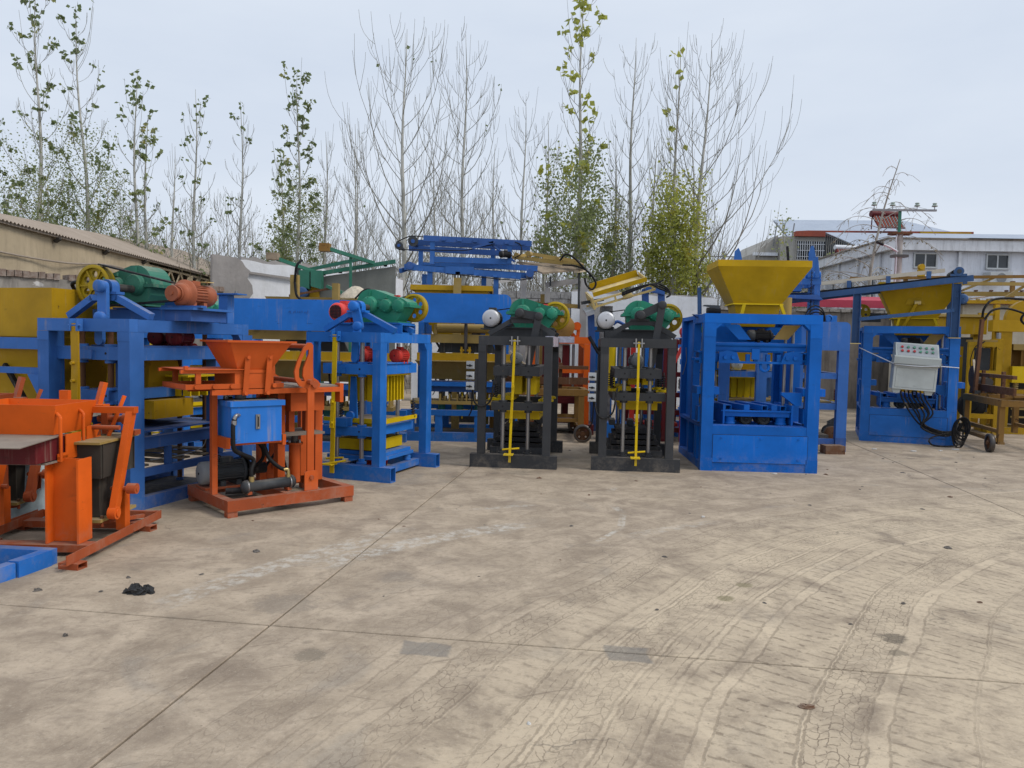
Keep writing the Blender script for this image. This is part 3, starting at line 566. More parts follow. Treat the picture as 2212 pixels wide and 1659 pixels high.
# ---------------------------------------------------------------- trees
def leaf_quads(mb, c, s, rng):
    d = Vector((rng.gauss(0, 1), rng.gauss(0, 1), rng.gauss(-.5, .8))).normalized(); a = d.orthogonal().normalized(); a.rotate(Matrix.Rotation(rng.uniform(0, 6.28), 3, d)); b = d.cross(a)
    mb.add([c, c + d * s * .45 + a * s * .42 + b * s * .08, c + d * s, c + d * s * .45 - a * s * .42 + b * s * .08], [(0, 1, 2), (0, 2, 3)])
def poplar(x, y, H, spread, seed, label, r0=.11, lean=(0, 0), z0=.22, tips=0.0, tip_leaf=.15, tip_n=(4, 10), top_tuft=0, low=None, low_leaf=.058, lowmat='leaf_mix', tipmat='leaf_dark', nb=30, bare=True, group='poplars behind the yard wall', side=None, n2=8, twig='twig', leader=3, bark_='bark', minr=.0065):
    rng = random.Random(seed); t = Thing('poplar_tree', label, 'tree', (x, y), 0, group)
    def stem(z): k = z / H; return Vector((lean[0] * k * k + .05 * math.sin(z * .9 + seed), lean[1] * k + .05 * math.cos(z * .7 + seed), z))
    srad = lambda z: max(minr, r0 * (1 - z / H) ** .9)
    tr = MB().tube([stem(H * i / 16) for i in range(17)], (r0, minr), 6, 1); t.m('trunk', bark_, tr)
    br = MB(); segs = []; tipsl = [(stem(H), Vector((0, 0, 1)), stem(H * .88))]
    def shoot(p, az, el, L, ra, curve, n=6):
        pts = [p]; d0 = Vector((math.cos(az) * math.cos(el), math.sin(az) * math.cos(el), math.sin(el))); q = p.copy()
        for i in range(n):
            k = (i + 1) / n; e2 = el + (R(84) - el) * min(1, k * curve); az2 = az + .15 * math.sin(i * 1.7 + seed)
            q = q + Vector((math.cos(az2) * math.cos(e2), math.sin(az2) * math.cos(e2), math.sin(e2))) * (L / n); pts.append(q.copy())
        br.tube(pts, (ra, minr * .75), 4 if ra > .02 else 3, 1); return pts
    for i in range(nb):
        k = (i + rng.random() * .6) / nb; z = H * (z0 + (.93 - z0) * k); az = i * 2.4 + rng.uniform(-.5, .5)
        if side is not None and rng.random() < .6: az = side + rng.uniform(-.7, .7)
        L = spread * (1.0 - k * .66) * rng.uniform(.75, 1.25); L = min(L, (H * 1.03 - z) * 1.05)
        P = shoot(stem(z), az, R(rng.uniform(20, 42)), L, max(minr, srad(z) * rng.uniform(.24, .40)), rng.uniform(.75, 1.25), 7); segs.append(P); tipsl.append((P[-1], (P[-1] - P[-2]).normalized(), P[-3]))
        for j in range(max(1, int(n2 * (1 - k * .5) * rng.uniform(.6, 1.3)))):
            m = rng.randint(1, 5); p = P[m].lerp(P[m + 1], rng.random()); L2 = max(.35, L * rng.uniform(.18, .48))
            Q = shoot(p, az + rng.choice((-1, 1)) * rng.uniform(.5, 1.5), R(rng.uniform(20, 50)), L2, minr * 1.15, rng.uniform(.8, 1.3), 5); segs.append(Q)
            if rng.random() < .4: tipsl.append((Q[-1], (Q[-1] - Q[-2]).normalized(), Q[-2]))
    for i in range(leader):
        P = shoot(stem(H * rng.uniform(.74, .9)), rng.uniform(0, 6.28), R(55), H * rng.uniform(.12, .2), minr * 1.3, 1.5); tipsl.append((P[-1], Vector((0, 0, 1)), P[-3]))
    t.m('branches', twig, br)
    lf = MB()
    if top_tuft:
        c = stem(H)
        for i in range(top_tuft): leaf_quads(lf, stem(H - rng.random() ** 1.3 * H * .13) + Vector((rng.gauss(0, .075), rng.gauss(0, .075), 0)), tip_leaf * rng.uniform(.7, 1.35), rng)
    for (p, d, q) in tipsl[1:]:
        if rng.random() < tips:
            for i in range(rng.randint(*tip_n)): leaf_quads(lf, p.lerp(q, rng.random() * .8) + Vector((rng.gauss(0, .055), rng.gauss(0, .055), 0)), tip_leaf * rng.uniform(.6, 1.25), rng)
    if lf.v: t.m('top_leaves', tipmat, lf)
    if low:
        n, za, zb = low; lw = MB(); k = 0; tries = 0
        cand = [P for P in segs if any(za < p.z < zb for p in P)]
        while k < n and tries < n * 8 and cand:
            tries += 1; P = rng.choice(cand); m = rng.randrange(len(P) - 1); p = P[m].lerp(P[m + 1], rng.random())
            if za < p.z < zb and rng.random() < 1.15 - ((p.z - za) / (zb - za)) ** 2: leaf_quads(lw, p + Vector((rng.gauss(0, .22), rng.gauss(0, .22), rng.gauss(0, .2))), low_leaf * rng.uniform(.7, 1.4), rng); k += 1
        t.m('low_leaves', lowmat, lw)
    return t.o
def uX(u, Y): return (u - 1106) / 1626.5 * Y
def vZ(u, v, Y): return 1.6 + (743.3 + .02 * (u - 1106) - v) / 1626.5 * Y
def ptree(u, v, Y, spread, seed, label, **k):      # X and height of a tree from its bearing and the distance Y
    H = vZ(u, v, Y); return poplar(uX(u, Y), Y, H, spread, seed, label, **k)
ptree(88, -14, 25, 2.6, 1, 'tall poplar with dark leaf tufts at its tip, above the tan shed roof', tips=.55, tip_n=(5, 14), top_tuft=46, low=(5544, 3.3, 8.4), lowmat='leaf_mix', tip_leaf=.17)
ptree(193, 32, 26, 2.5, 2, 'slender leafy poplar with tufted crown beside the tallest one over the shed', tips=.5, top_tuft=34, low=(6283, 3.3, 8.8), lowmat='leaf_mix', lean=(-.4, 0), tip_leaf=.16)
ptree(-20, 250, 26, 2.0, 3, 'half hidden leafy poplar rising over the gable end of the shed', tips=.4, top_tuft=12, low=(2218, 3.3, 7.6))
ptree(296, 165, 27, 1.9, 4, 'twin stemmed poplar with green tuft and sparse low leaves', tips=.4, top_tuft=30, low=(411, 3.2, 6.4), lowmat='leaf_dark', n2=3, tip_leaf=.17)
ptree(318, 260, 27.6, 1.9, 5, 'thin second stem of the twin poplar with broad yellow green tuft', tips=.5, tip_n=(6, 14), top_tuft=8, low=(249, 3.2, 6), tipmat='leaf_mix', n2=3, tip_leaf=.17)
ptree(421, 203, 28, 2.0, 6, 'thin bare poplar with three small tufts above the truss end of the shed', tips=.34, top_tuft=6, low=(324, 3.2, 6.6), n2=4, tip_leaf=.16)
ptree(519, 228, 28, 1.8, 7, 'narrow poplar with a few leaves left, over the grey render pier', tips=.22, top_tuft=9, n2=4, low=(111, 3, 6), tip_leaf=.15)
ptree(641, 165, 27, 1.9, 8, 'poplar with dense low foliage and tall leaf tufts behind the broken white wall', tips=.8, tip_n=(5, 12), top_tuft=34, low=(5667, 3.2, 7.4), lowmat='leaf_mix', tip_leaf=.16, n2=6)
ptree(606, 330, 28, 1.5, 9, 'short tufted poplar crowding the dense leafy one', tips=.6, top_tuft=16, low=(1723, 3.2, 6.4), tip_leaf=.17, tipmat='leaf_mix')
ptree(866, 78, 25, 5.6, 10, 'wide bare poplar with pale trunk behind the blue conveyor stack', r0=.135, tips=.05, tip_n=(1, 3), nb=30, n2=9, z0=.22)
ptree(994, 90, 27, 4.9, 11, 'tall bare poplar with upright forked crown over the blue conveyor', r0=.12, tips=.05, tip_n=(1, 3), nb=30, n2=9)
ptree(1122, 226, 28, 3.3, 12, 'slim bare poplar between the blue conveyor and the leafy poplar', r0=.1, nb=24)
ptree(1172, 270, 29, 2.8, 13, 'thin bare poplar hard against the tall tufted one', nb=22)
ptree(1240, -6, 25, 2.7, 14, 'very tall poplar with big green tufts and a thick leafy lower crown', r0=.13, tips=.32, tip_n=(3, 8), top_tuft=54, tip_leaf=.24, low=(6161, 3.0, 8.3), lowmat='leaf_mix', tipmat='leaf_lime', nb=32, low_leaf=.09)
ptree(1318, 300, 25.6, 1.6, 15, 'low leafy young poplar at the foot of the very tall one', low=(2218, 3.0, 6.6), lowmat='leaf_mix', low_leaf=.075)
ptree(1351, 96, 26.5, 3.3, 16, 'bare poplar with narrow pale trunk above the yellow tray', r0=.12, nb=28)
ptree(1446, 106, 25, 2.0, 17, 'poplar with lime yellow foliage over the second charcoal press', r0=.11, tips=.22, tip_n=(2, 5), top_tuft=7, tip_leaf=.2, low=(8132, 2.8, 7.3), lowmat='leaf_lime', tipmat='leaf_lime', nb=30, low_leaf=.09, n2=7)
ptree(1492, 118, 25.5, 5.4, 18, 'broad bare poplar with limbs sweeping over the yellow hopper', r0=.13, lean=(.35, 0), nb=40, n2=12, z0=.18)
ptree(375, 322, 30, 1.8, 19, 'small bare poplar between the shed and the twin stemmed one', nb=20)
ptree(700, 292, 29, 1.9, 20, 'bare sapling poplar beside the dense leafy one', nb=20, low=(148, 3, 6))
ptree(762, 318, 29, 2.1, 21, 'bare poplar with scattered last leaves beside the wide pale one', nb=22, tips=.15, tip_n=(1, 3))
ptree(932, 330, 30, 2.2, 22, 'thin bare poplar between two taller bare ones', nb=22)
ptree(1060, 318, 30, 2.2, 23, 'thin bare poplar in the gap over the conveyor end', nb=22)
ptree(1402, 300, 29, 2.0, 24, 'thin bare poplar in front of the lime yellow one', nb=22)
# the plantation farther back: copies of a few bare saplings
protos = [poplar(0, 0, H, sp, 60 + i, 'thin poplar with a few dry leaves in the plantation behind the wall' if i in (1, 3) else 'thin bare poplar in the plantation far behind the wall', r0=.06, nb=24, n2=7, group='plantation saplings far behind the wall', minr=.0075, twig='twig_brown' if i % 2 else 'twig', low=(199, 2, 5.5) if i in (1, 3) else None, lowmat='leaf_brown') for i, (H, sp) in enumerate(((8.2, 3.0), (7.4, 2.8), (9.0, 3.2), (8.0, 3.0), (6.8, 3.0), (7.8, 3.3)))]
rng = random.Random(99); k = 0
for row, Y in enumerate((31.5, 34, 37, 40.5, 44.5, 49, 54)):
    u = -60 + rng.uniform(0, 40)
    while u < 1560:
        X = uX(u, Y); o = protos[k % 6] if k < 6 else copy_tree(protos[rng.randrange(6)])
        o.location = (X, Y + rng.uniform(-.9, .9), 0); o.rotation_euler = (0, 0, rng.uniform(0, 6.28)); s = rng.uniform(.78, 1.1); o.scale = (s, s, s * rng.uniform(.85, 1.08)); k += 1
        u += rng.uniform(62, 105)
# shrubby undergrowth that hides the trunks' feet behind the wall
us = MB(); rng = random.Random(5)
for i in range(5200):
    Y = rng.uniform(22.5, 34); u = rng.uniform(-40, 1560); p = Vector((uX(u, Y), Y, rng.uniform(1.5, 3.0 + .9 * rng.random() ** 2)))
    leaf_quads(us, p, rng.uniform(.07, .14), rng)
for i in range(900):
    Y = rng.uniform(22.5, 33); u = rng.uniform(-40, 1560); p = Vector((uX(u, Y), Y, 0)); q = p + Vector((rng.gauss(0, .5), rng.gauss(0, .5), rng.uniform(2.6, 4.4))); us.tube([p, p.lerp(q, .5) + Vector((rng.gauss(0, .12), 0, 0)), q], .008, 3, 1)
solo('undergrowth', 'leaf_brown', us, 'tangle of dry brush and saplings behind the yard wall', 'undergrowth', kind='stuff')
# drooping bare tree behind the utility pole
t = Thing('bare_tree', 'bare drooping tree with pale dry catkins behind the utility pole', 'tree', (12.6, 27.0), 0)
rng = random.Random(21); t.m('trunk', 'twig_brown', MB().tube([(0, 0, 0), (.05, 0, 3), (.1, 0, 4.6), (.45, 0, 6.6), (.95, 0, 8.4)], (.09, .012), 6, 4))
br = MB(); lw = MB()
for i in range(30):
    k = i / 30; z = 3.0 + 5.2 * k; x = .1 + .85 * max(0, (z - 4.6) / 3.8); L = (3.5 - 2.9 * k) * rng.uniform(.6, 1.15); az = rng.choice((0, math.pi)) + rng.gauss(0, .55) if rng.random() < .75 else rng.uniform(0, 6.28)
    d = Vector((math.cos(az), math.sin(az), 0)); el = rng.uniform(.35, .95) * (1 - k * .4); P = [Vector((x, 0, z))]
    for j in range(1, 6): q = j / 5; P.append(P[0] + d * L * q + Vector((0, 0, L * (el * q - .62 * q ** 2.6))))
    br.tube(P, (.026 - .016 * k, .008), 4, 3)
    for j in range(int(9 * L / 2)):
        m = rng.randint(1, 4); p = P[m].lerp(P[m + 1], rng.random()); e = p + Vector((rng.gauss(0, .22), rng.gauss(0, .2), -rng.uniform(.05, .5))) + d * .2; br.tube([p, p.lerp(e, .5) + Vector((0, 0, .06)), e], .0065, 3, 1)
        if z < 6 and rng.random() < .7:
            for q in range(3): leaf_quads(lw, p.lerp(e, rng.random()), rng.uniform(.05, .09), rng)
t.m('branches', 'twig_brown', br); t.m('catkins', 'leaf_brown', lw)
# creeper-clad bush in front of the beige house
t = Thing('leafy_bush', 'green leafy bush climbing beside the barred window of the beige house', 'bush', (15.3, 40.5), 0)
lw = MB(); st = MB(); rng = random.Random(31)
for i in range(9):
    p = Vector((rng.uniform(-.9, 1.9), rng.uniform(-.4, .4), 0)); q = p + Vector((rng.gauss(0, .3), 0, rng.uniform(5.3, 7.6) if i else 8.6)); st.tube([p, p.lerp(q, .6) + Vector((rng.gauss(0, .2), 0, 0)), q], (.03, .01), 4, 3)
    for j in range(230): leaf_quads(lw, p.lerp(q, .55 + .47 * rng.random() ** .8) + Vector((rng.gauss(0, .30), rng.gauss(0, .3), rng.gauss(0, .15))), rng.uniform(.09, .17), rng)
t.m('stems', 'twig', st); t.m('leaves', 'leaf_mix', lw)
# ---------------------------------------------------------------- shared machine parts
def holed_disc(c, R1, R0, n, rm, rh, y0, y1):
    """web of a wheel in the x-z plane with n round holes, built sector by sector"""
    mb = MB(); cx, cz = c; st = 360 / n
    for i in range(n):
        a0, a1 = st * i, st * (i + 1); am = (a0 + a1) / 2; hx, hz = cx + rm * math.cos(R(am)), cz + rm * math.sin(R(am))
        half = arcpts(hx, hz, rh, am - 90, am + 90, 6); inner = arcpts(hx, hz, rh, am - 90, am - 270, 6)
        pt = lambda a, r: (cx + r * math.cos(R(a)), cz + r * math.sin(R(a)))
        mb.prism(arcpts(cx, cz, R1, a0, a1, 6) + [pt(a1, rm)] + half[::-1] + [pt(a0, rm)], 'y', y0, y1)
        mb.prism([pt(a0, rm)] + inner + [pt(a1, rm)] + arcpts(cx, cz, R0, a1, a0, 4), 'y', y0, y1)
    return mb
def wheel(t, x, y, z, r, w, mat='pulley', n=6, name='pulley', p=None, nh=None):
    rim = MB().lathe((x, y - w / 2, z), (0, 1, 0), [(0, r * .84), (0, r), (w * .3, r * .985), (w * .5, r * .955), (w * .7, r * .985), (w, r), (w, r * .84), (0, r * .84)], 32)
    o = t.m(name, mat, rim, p)
    if p is None:
        t.m('web', mat, holed_disc((x, z), r * .85, r * .22, nh or n, r * .55, r * .17, y - w * .18, y + w * .18), o)
        t.cyl('hub', mat, (x, y - w * .6, z), (x, y + w * .6, z), r * .24, p=o)
        for i in range(n):
            a = R(360 / n * i); t.bar('spoke_rib', mat, (x + r * .22 * math.cos(a), y - w * .2, z + r * .22 * math.sin(a)), (x + r * .84 * math.cos(a), y - w * .2, z + r * .84 * math.sin(a)), .018, w * .35, p=o, up=(0, 1, 0))
    return o
def motor(t, x, y, z, r, L, yaw, body, cowl='grey_paint', disc=None, p=None, feet=True, name='motor', vent=False, flip=1):
    """foot-mounted electric motor; its axis points along local +y turned by yaw, cowl at the start"""
    X = Matrix.Translation((x, y, z)) @ Matrix.Rotation(R(yaw), 4, 'Z'); mk = lambda: MB().at(X)
    b = mk().cyl((0, L * .28, 0), (0, L * .86, 0), r * .86, n=20)
    o = t.m(name, body, b, p); fins = mk()
    for i in range(22):
        a = 2 * math.pi * i / 22
        if math.sin(a) < -.75: continue
        d = Vector((math.cos(a), 0, math.sin(a))); fins.bar(d * r * .84 + Vector((0, L * .3, 0)), d * r * .84 + Vector((0, L * .84, 0)), .008, r * .26, tuple(d))
    s = o if p is None else p
    t.m('cooling_fins', body, fins, s)
    t.m('fan_cowl', cowl, mk().lathe((0, 0, 0), (0, 1, 0), [(0, .001), (0, r * .72), (.012, r * .93), (.03, r), (L * .27, r), (L * .29, r * .8)], 24), s)
    if vent:
        g = mk()
        for i in range(-4, 5):
            w = r * .75 * math.sqrt(max(.05, 1 - (i / 5) ** 2)); g.box(-w, w, -.006, .0, i * r * .16 - .004, i * r * .16 + .004); g.box(i * r * .16 - .004, i * r * .16 + .004, -.007, .0, -w, w)
        t.m('fan_grille', 'black', g, s)
    else: t.m('centre_hole', 'black', mk().cyl((0, -.003, 0), (0, .004, 0), r * .10, n=10), s)
    t.m('end_flange', body, mk().lathe((0, L * .84, 0), (0, 1, 0), [(0, r * .6), (0, r * 1.04), (L * .06, r * 1.04), (L * .08, r * .8), (L * .16, r * .5), (L * .17, .001)], 24), s)
    t.m('shaft', 'dark_steel', mk().cyl((0, L, 0), (0, L * 1.14, 0), r * .16, n=8), s)
    t.m('terminal_box', body, mk().box(-r * .42, r * .42, L * .42, L * .66, r * .82, r * 1.28), s)
    if feet: t.m('motor_foot', body, mk().box(-r * .95, r * .95, L * .36, L * .46, -r * 1.12, -r * .7).box(-r * .95, r * .95, L * .68, L * .78, -r * 1.12, -r * .7), s)
    return o
def bolt(t, p, d, mat, r=.014, h=.014, par=None):
    d = Vector(d); p = Vector(p); return t.m('bolt', mat, MB().cyl(p, p + d * h, r, n=6), par)
def spring(t, x, y, z0, z1, r, mat, turns=6, w=.006, p=None):
    n = turns * 10; return t.m('spring', mat, MB().tube([(x + r * math.cos(i * .628), y + r * math.sin(i * .628), z0 + (z1 - z0) * i / n) for i in range(n + 1)], w, 5, 1), p)
def gearbox(t, x0, y0, z0, sgn=1, s=1.0, dep=.27, mat='green', shaft='dark_steel'):
    """cylindrical-gear reducer seen from its long side: big bearing at x0, small end towards sgn*x"""
    Q = lambda pts: [(x0 + sgn * u * s, z0 + w * s) for u, w in pts]
    up = [(-.19, 0)] + [(-.185 * math.cos(R(a)) , .185 * math.sin(R(a)) + .015) for a in range(8, 84, 12)] + [(.06, .195), (.30, .115), (.44, .085), (.50, .05), (.515, 0)]
    o = t.prism('gearbox', mat, Q(up), 'y', y0, y0 + dep)
    lowp = [(-.165, 0), (.48, 0), (.45, -.06), (.36, -.185), (-.10, -.185), (-.16, -.09)]
    t.prism('lower_casing', mat, Q(lowp), 'y', y0 + .012, y0 + dep - .012, p=o)
    xs = [x0 + sgn * u * s for u in (-.225, .55)]
    t.box('casing_flange', mat, min(xs), max(xs), y0 - .02, y0 + dep + .02, z0 - .016, z0 + .016, p=o)
    for k, (u, w, r) in enumerate(((0, .01, .098), (.225, 0, .075), (.395, .0, .072))):
        c = t.m('bearing_cap', mat, MB().lathe((x0 + sgn * u * s, y0 + .01, z0 + w * s), (0, -1, 0), [(0, r * 1.12 * s), (.03, r * 1.08 * s), (.032, r * s), (.055, r * .97 * s), (.062, r * .9 * s), (.062, .001)], 24), o)
        for q in range(6): a = R(60 * q + 30); bolt(t, (x0 + sgn * u * s + r * .86 * s * math.cos(a), y0 - .045, z0 + w * s + r * .86 * s * math.sin(a)), (0, -1, 0), mat, .008, .008, c if False else o)
    for u, h in ((-.0, .185), (.225, .125), (.395, .085)): t.bar('casing_rib', mat, (x0 + sgn * u * s, y0 - .008, z0 + .09 * s), (x0 + sgn * u * s, y0 - .004, z0 + h * s), .03, .035, p=o, up=(0, 1, 0))
    for u in (-.20, -.13, .12, .31, .47, .53): bolt(t, (x0 + sgn * u * s, y0 - .005, z0 + .016), (0, 0, 1), mat, .011, .018, o)
    xs = [x0 + sgn * u * s for u in (-.14, .40)]; t.box('gearbox_foot', mat, min(xs), max(xs), y0 - .03, y0 + dep + .03, z0 - .20 * s, z0 - .186 * s, p=o)
    t.box('breather', 'pink_red', x0 + sgn * .30 * s - .03, x0 + sgn * .30 * s + .03, y0 + dep * .4, y0 + dep * .6, z0 + .115 * s, z0 + .135 * s, p=o)
    return o
def switch_box(t, x, y, z, p=None, s=.1):
    b = t.box('switch_box', 'light_grey', x, x + s, y, y + .07, z, z + s); h = MB().cyl((x + s * .5, y - .004, z + s * .45), (x + s * .5, y - .022, z + s * .45), s * .16, n=12).bar((x + s * .08, y - .022, z + s * .47), (x + s * .82, y - .022, z + s * .42), .014, .016)
    t.m('switch_handle', 'black', h, b); t.box('box_lid_seam', 'grey_paint', x + .004, x + s - .004, y - .003, y - .0005, z + .004, z + .009, p=b); return b

# ---------------------------------------------------------------- block press with crank drive on top (four of them in the yard)
def press(name, label, loc, yaw, mat, half=.475, ov=.09, D=1.55, top=1.70, crank=(.25, -.04), low=.79, upc=1.25, base=True, lever=(.0, 1.63, -.04, .08), lever_w=.03, lever_mat='bright_yellow', gear_sgn=1, post=.10, gy=.58, link_mat=None, rod_mat='steel', gmat='green', truss=(-.38, -.09, .20, .49), cross_x=(-.29, .31), low_x=(-.31, .37), group='block presses with crank drives', gz=2.02, pdp=.10):
    t = Thing(name, label, 'block press', loc, yaw, group); h = half; bz = .17; link_mat = link_mat or mat
    if base:
        for y in (0, D): t.bar('base_beam', mat, (-h - ov, y + .06, bz / 2), (h + ov, y + .06, bz / 2), .12, bz, hollow=.009)
        for x in (-h + .30, h - .12): t.box('base_rail', mat, x - .04, x + .04, .122, D - .002, .03, .11)
    z0 = bz + .001 if base else 0
    for y in (.01, D + .01):
        for sx in (-1, 1):
            q = t.box('post', mat, min(sx * h, sx * (h - post)), max(sx * h, sx * (h - post)), y, y + pdp, z0, top - .117)
            if y < 1: t.box('weld_plate', mat, min(sx * h, sx * (h - post)) - .002, max(sx * h, sx * (h - post)) + .002, y - .003, y - .0005, top - .20, top - .118, p=q)
        t.box('top_beam', mat, -h, h, y, y + .10, top - .115, top)
    for sx in (-1, 1):
        x0, x1 = sorted((sx * h, sx * (h - .10))); sb = t.box('side_beam', mat, x0, x1, .112, D + .008, top - .113, top - .002)
        for yy, s2 in ((.112, 1), (D + .008, -1)): t.prism('gusset', mat, [(yy, top - .115), (yy + s2 * .07, top - .115), (yy, top - .20)], 'x', x0 + .004, x1 - .004, p=sb)
    rx = (-.16, .17); ry = (.16, D - .16)
    for y in ry:
        for x in rx:
            t.cyl('guide_rod', rod_mat, (x, y, z0 + .0), (x, y, top - .118), .026, n=12)
            t.m('rod_flange', mat, MB().cyl((x, y, z0), (x, y, z0 + .02), .06, n=12).cyl((x, y, z0 + .02), (x, y, z0 + .06), .038, n=12))
    for nm, zc, hh, (xa, xb), inset in (('upper_crosshead', upc, .12, cross_x, 0), ('lower_crosshead', low, .10, low_x, .0)):
        c = t.box(nm, mat, xa, xb, .10, .22, zc - hh / 2, zc + hh / 2)
        t.box('crosshead_arm', mat, xb - .09, xb, .222, D - .22, zc - hh / 2, zc + hh / 2, p=c); t.box('crosshead_arm', mat, xa, xa + .09, .222, D - .22, zc - hh / 2, zc + hh / 2, p=c); t.box('rear_bar', mat, xa, xb, D - .218, D - .10, zc - hh / 2, zc + hh / 2, p=c)
        for x in rx:
            t.m('bush', mat, MB().cyl((x, .16, zc + hh / 2), (x, .16, zc + hh / 2 + .025), .055, n=14).cyl((x, .16, zc - hh / 2 - .03), (x, .16, zc - hh / 2), .05, n=14), c)
            t.cyl('dowel_hole', 'black', (x, .0985, zc), (x, .11, zc), .012, n=10, p=c)
        if nm[0] == 'u': t.box('guide_plate', mat, lever[0] - .08, lever[0] + .06, .075, .099, zc - .05, zc + .03, p=c)
    # crank drive: trusses, bearing, crank arm, link, gearbox on a cross channel
    ty = .30
    for yy in (ty, D - .45):
        a, b, c_, d = truss; hz = top + .205
        f = t.m('truss', mat, MB().bar((a, yy, top + .03), (b, yy, hz), .07, .06).bar((b - .02, yy, hz), (c_ + .02, yy, hz), .07, .055).bar((c_, yy, hz), (d, yy, top + .03), .07, .06))
        if yy == ty: t.m('bearing_block', mat, MB().box(-.10, .15, yy - .05, yy + .05, hz + .03, hz + .055).cyl((.03, yy - .045, hz + .10), (.03, yy + .045, hz + .10), .07, n=18).box(-.04, .10, yy - .045, yy + .045, hz + .05, hz + .10), f)
    sx0, sz0 = .03, top + .305; L = math.hypot(*crank); a = math.atan2(crank[1], crank[0]); cy = ty - .10
    def slab(p, q, r, y0, y1):
        an = math.atan2(q[1] - p[1], q[0] - p[0]) * 180 / math.pi
        return MB().prism(arcpts(*p, r, an + 90, an + 270, 8) + arcpts(*q, r, an - 90, an + 90, 8), 'y', y0, y1)
    e = (sx0 + crank[0], sz0 + crank[1]); ck = t.m('crank_arm', link_mat, slab((sx0, sz0), e, .052, cy, cy + .04))
    for q, rr_ in ((e, .042), ((sx0, sz0), .045)): t.m('crank_pin', link_mat, MB().lathe((q[0], cy, q[1]), (0, -1, 0), [(0, rr_ * 1.3), (.045, rr_ * 1.3), (.05, rr_ * .9), (.055, rr_ * .5), (.055, .001)], 18), ck)
    t.m('link_rod', link_mat, slab(e, (sx0 + crank[0] * .55, upc + .12), .045, cy - .042, cy - .003))
    t.cyl('drive_shaft', 'dark_steel', (sx0, cy + .04, sz0), (sx0, gy + .02, sz0), .038, n=14)
    ch = t.m('gear_channel', mat, MB().bar((-h + .06, gy + .14, top + .055), (h + .0, gy + .14, top + .055), .36, .11, hollow=.012)); t.box('gear_plate', mat, -.20, h - .02, gy - .06, gy + .34, top + .112, top + .128, p=ch)
    gearbox(t, sx0, gy, gz, gear_sgn, 1.0, .27, gmat)
    # lever on the front beam
    x0, za, x1, zb = lever; ly = -.04
    br = t.m('lever_bracket', mat if lever_w > .04 else 'steel', MB().box(x0 - .045, x0 - .03, ly - .02, .009, za - .04, za + .07).box(x0 + .03, x0 + .045, ly - .02, .009, za - .04, za + .07).cyl((x0 - .07, ly, za + .01), (x0 + .07, ly, za + .01), .011, n=8))
    lv = t.bar('lever', lever_mat, (x0, ly, za + .03), (x1, ly, zb), lever_w, .016, up=(0, 1, 0))
    zm = (za + zb) / 2; xm = (x0 + x1) / 2
    t.bar('lever_bar', lever_mat, (xm + .012 + (x0 - xm) * .25, ly - .014, zm + .22), (xm - .012 - (x0 - xm) * .3, ly - .014, zm - .26), lever_w * .9, .012, p=lv, up=(0, 1, 0))
    for dz in (.20, .04, -.2): bolt(t, (xm + (x0 - xm) * dz / (za - zb) * 2, ly - .02, zm + dz), (0, -1, 0), lever_mat, .016, .03, lv)
    t.m('foot_pedal', lever_mat, MB().box(x1 - .07, x1 + .05, ly - .10, ly + .03, zb + .10, zb + .115).cyl((x1 - .1, ly + .03, zb + .16), (x1 + .12, ly + .05, zb + .18), .012, n=7))
    return t, ch
def tamper(t, x0, x1, y0, y1, z0, z1, nx, ny, mat='bright_yellow', w=.02):
    tp = t.box('tamper_head', mat, x0 - .02, x1 + .02, y0 - .02, y1 + .02, z1, z1 + .02)
    for i in range(nx):
        for j in range(ny):
            x = x0 + (x1 - x0) * (i + .5) / nx; y = y0 + (y1 - y0) * (j + .5) / ny
            t.m('tamper_plate', mat, MB().box(x - (x1 - x0) / nx * .36, x + (x1 - x0) / nx * .36, y - w / 2, y + w / 2, z0, z1 - .001), tp)
def mould(t, x0, x1, y0, y1, z0, z1, mat='bright_yellow', lip=.05):
    m_ = t.m('mould', mat, MB().hopper((x0, x1, y0, y1, z1), (x0, x1, y0, y1, z0), .02)); t.m('mould_rim', mat, MB().box(x0 - lip, x1 + lip, y0 - lip, y0 - .001, z1 - .03, z1).box(x0 - lip, x1 + lip, y1 + .001, y1 + lip, z1 - .03, z1).box(x0 - lip, x0 - .001, y0, y1, z1 - .03, z1).box(x1 + .001, x1 + lip, y0, y1, z1 - .03, z1), m_)
    k = max(2, int((y1 - y0) / .16))
    for i in range(1, k): y = y0 + (y1 - y0) * i / k; t.box('mould_divider', 'mould_black', x0 + .02, x1 - .02, y - .008, y + .008, z0 + .02, z1 - .02, p=m_)
    return m_
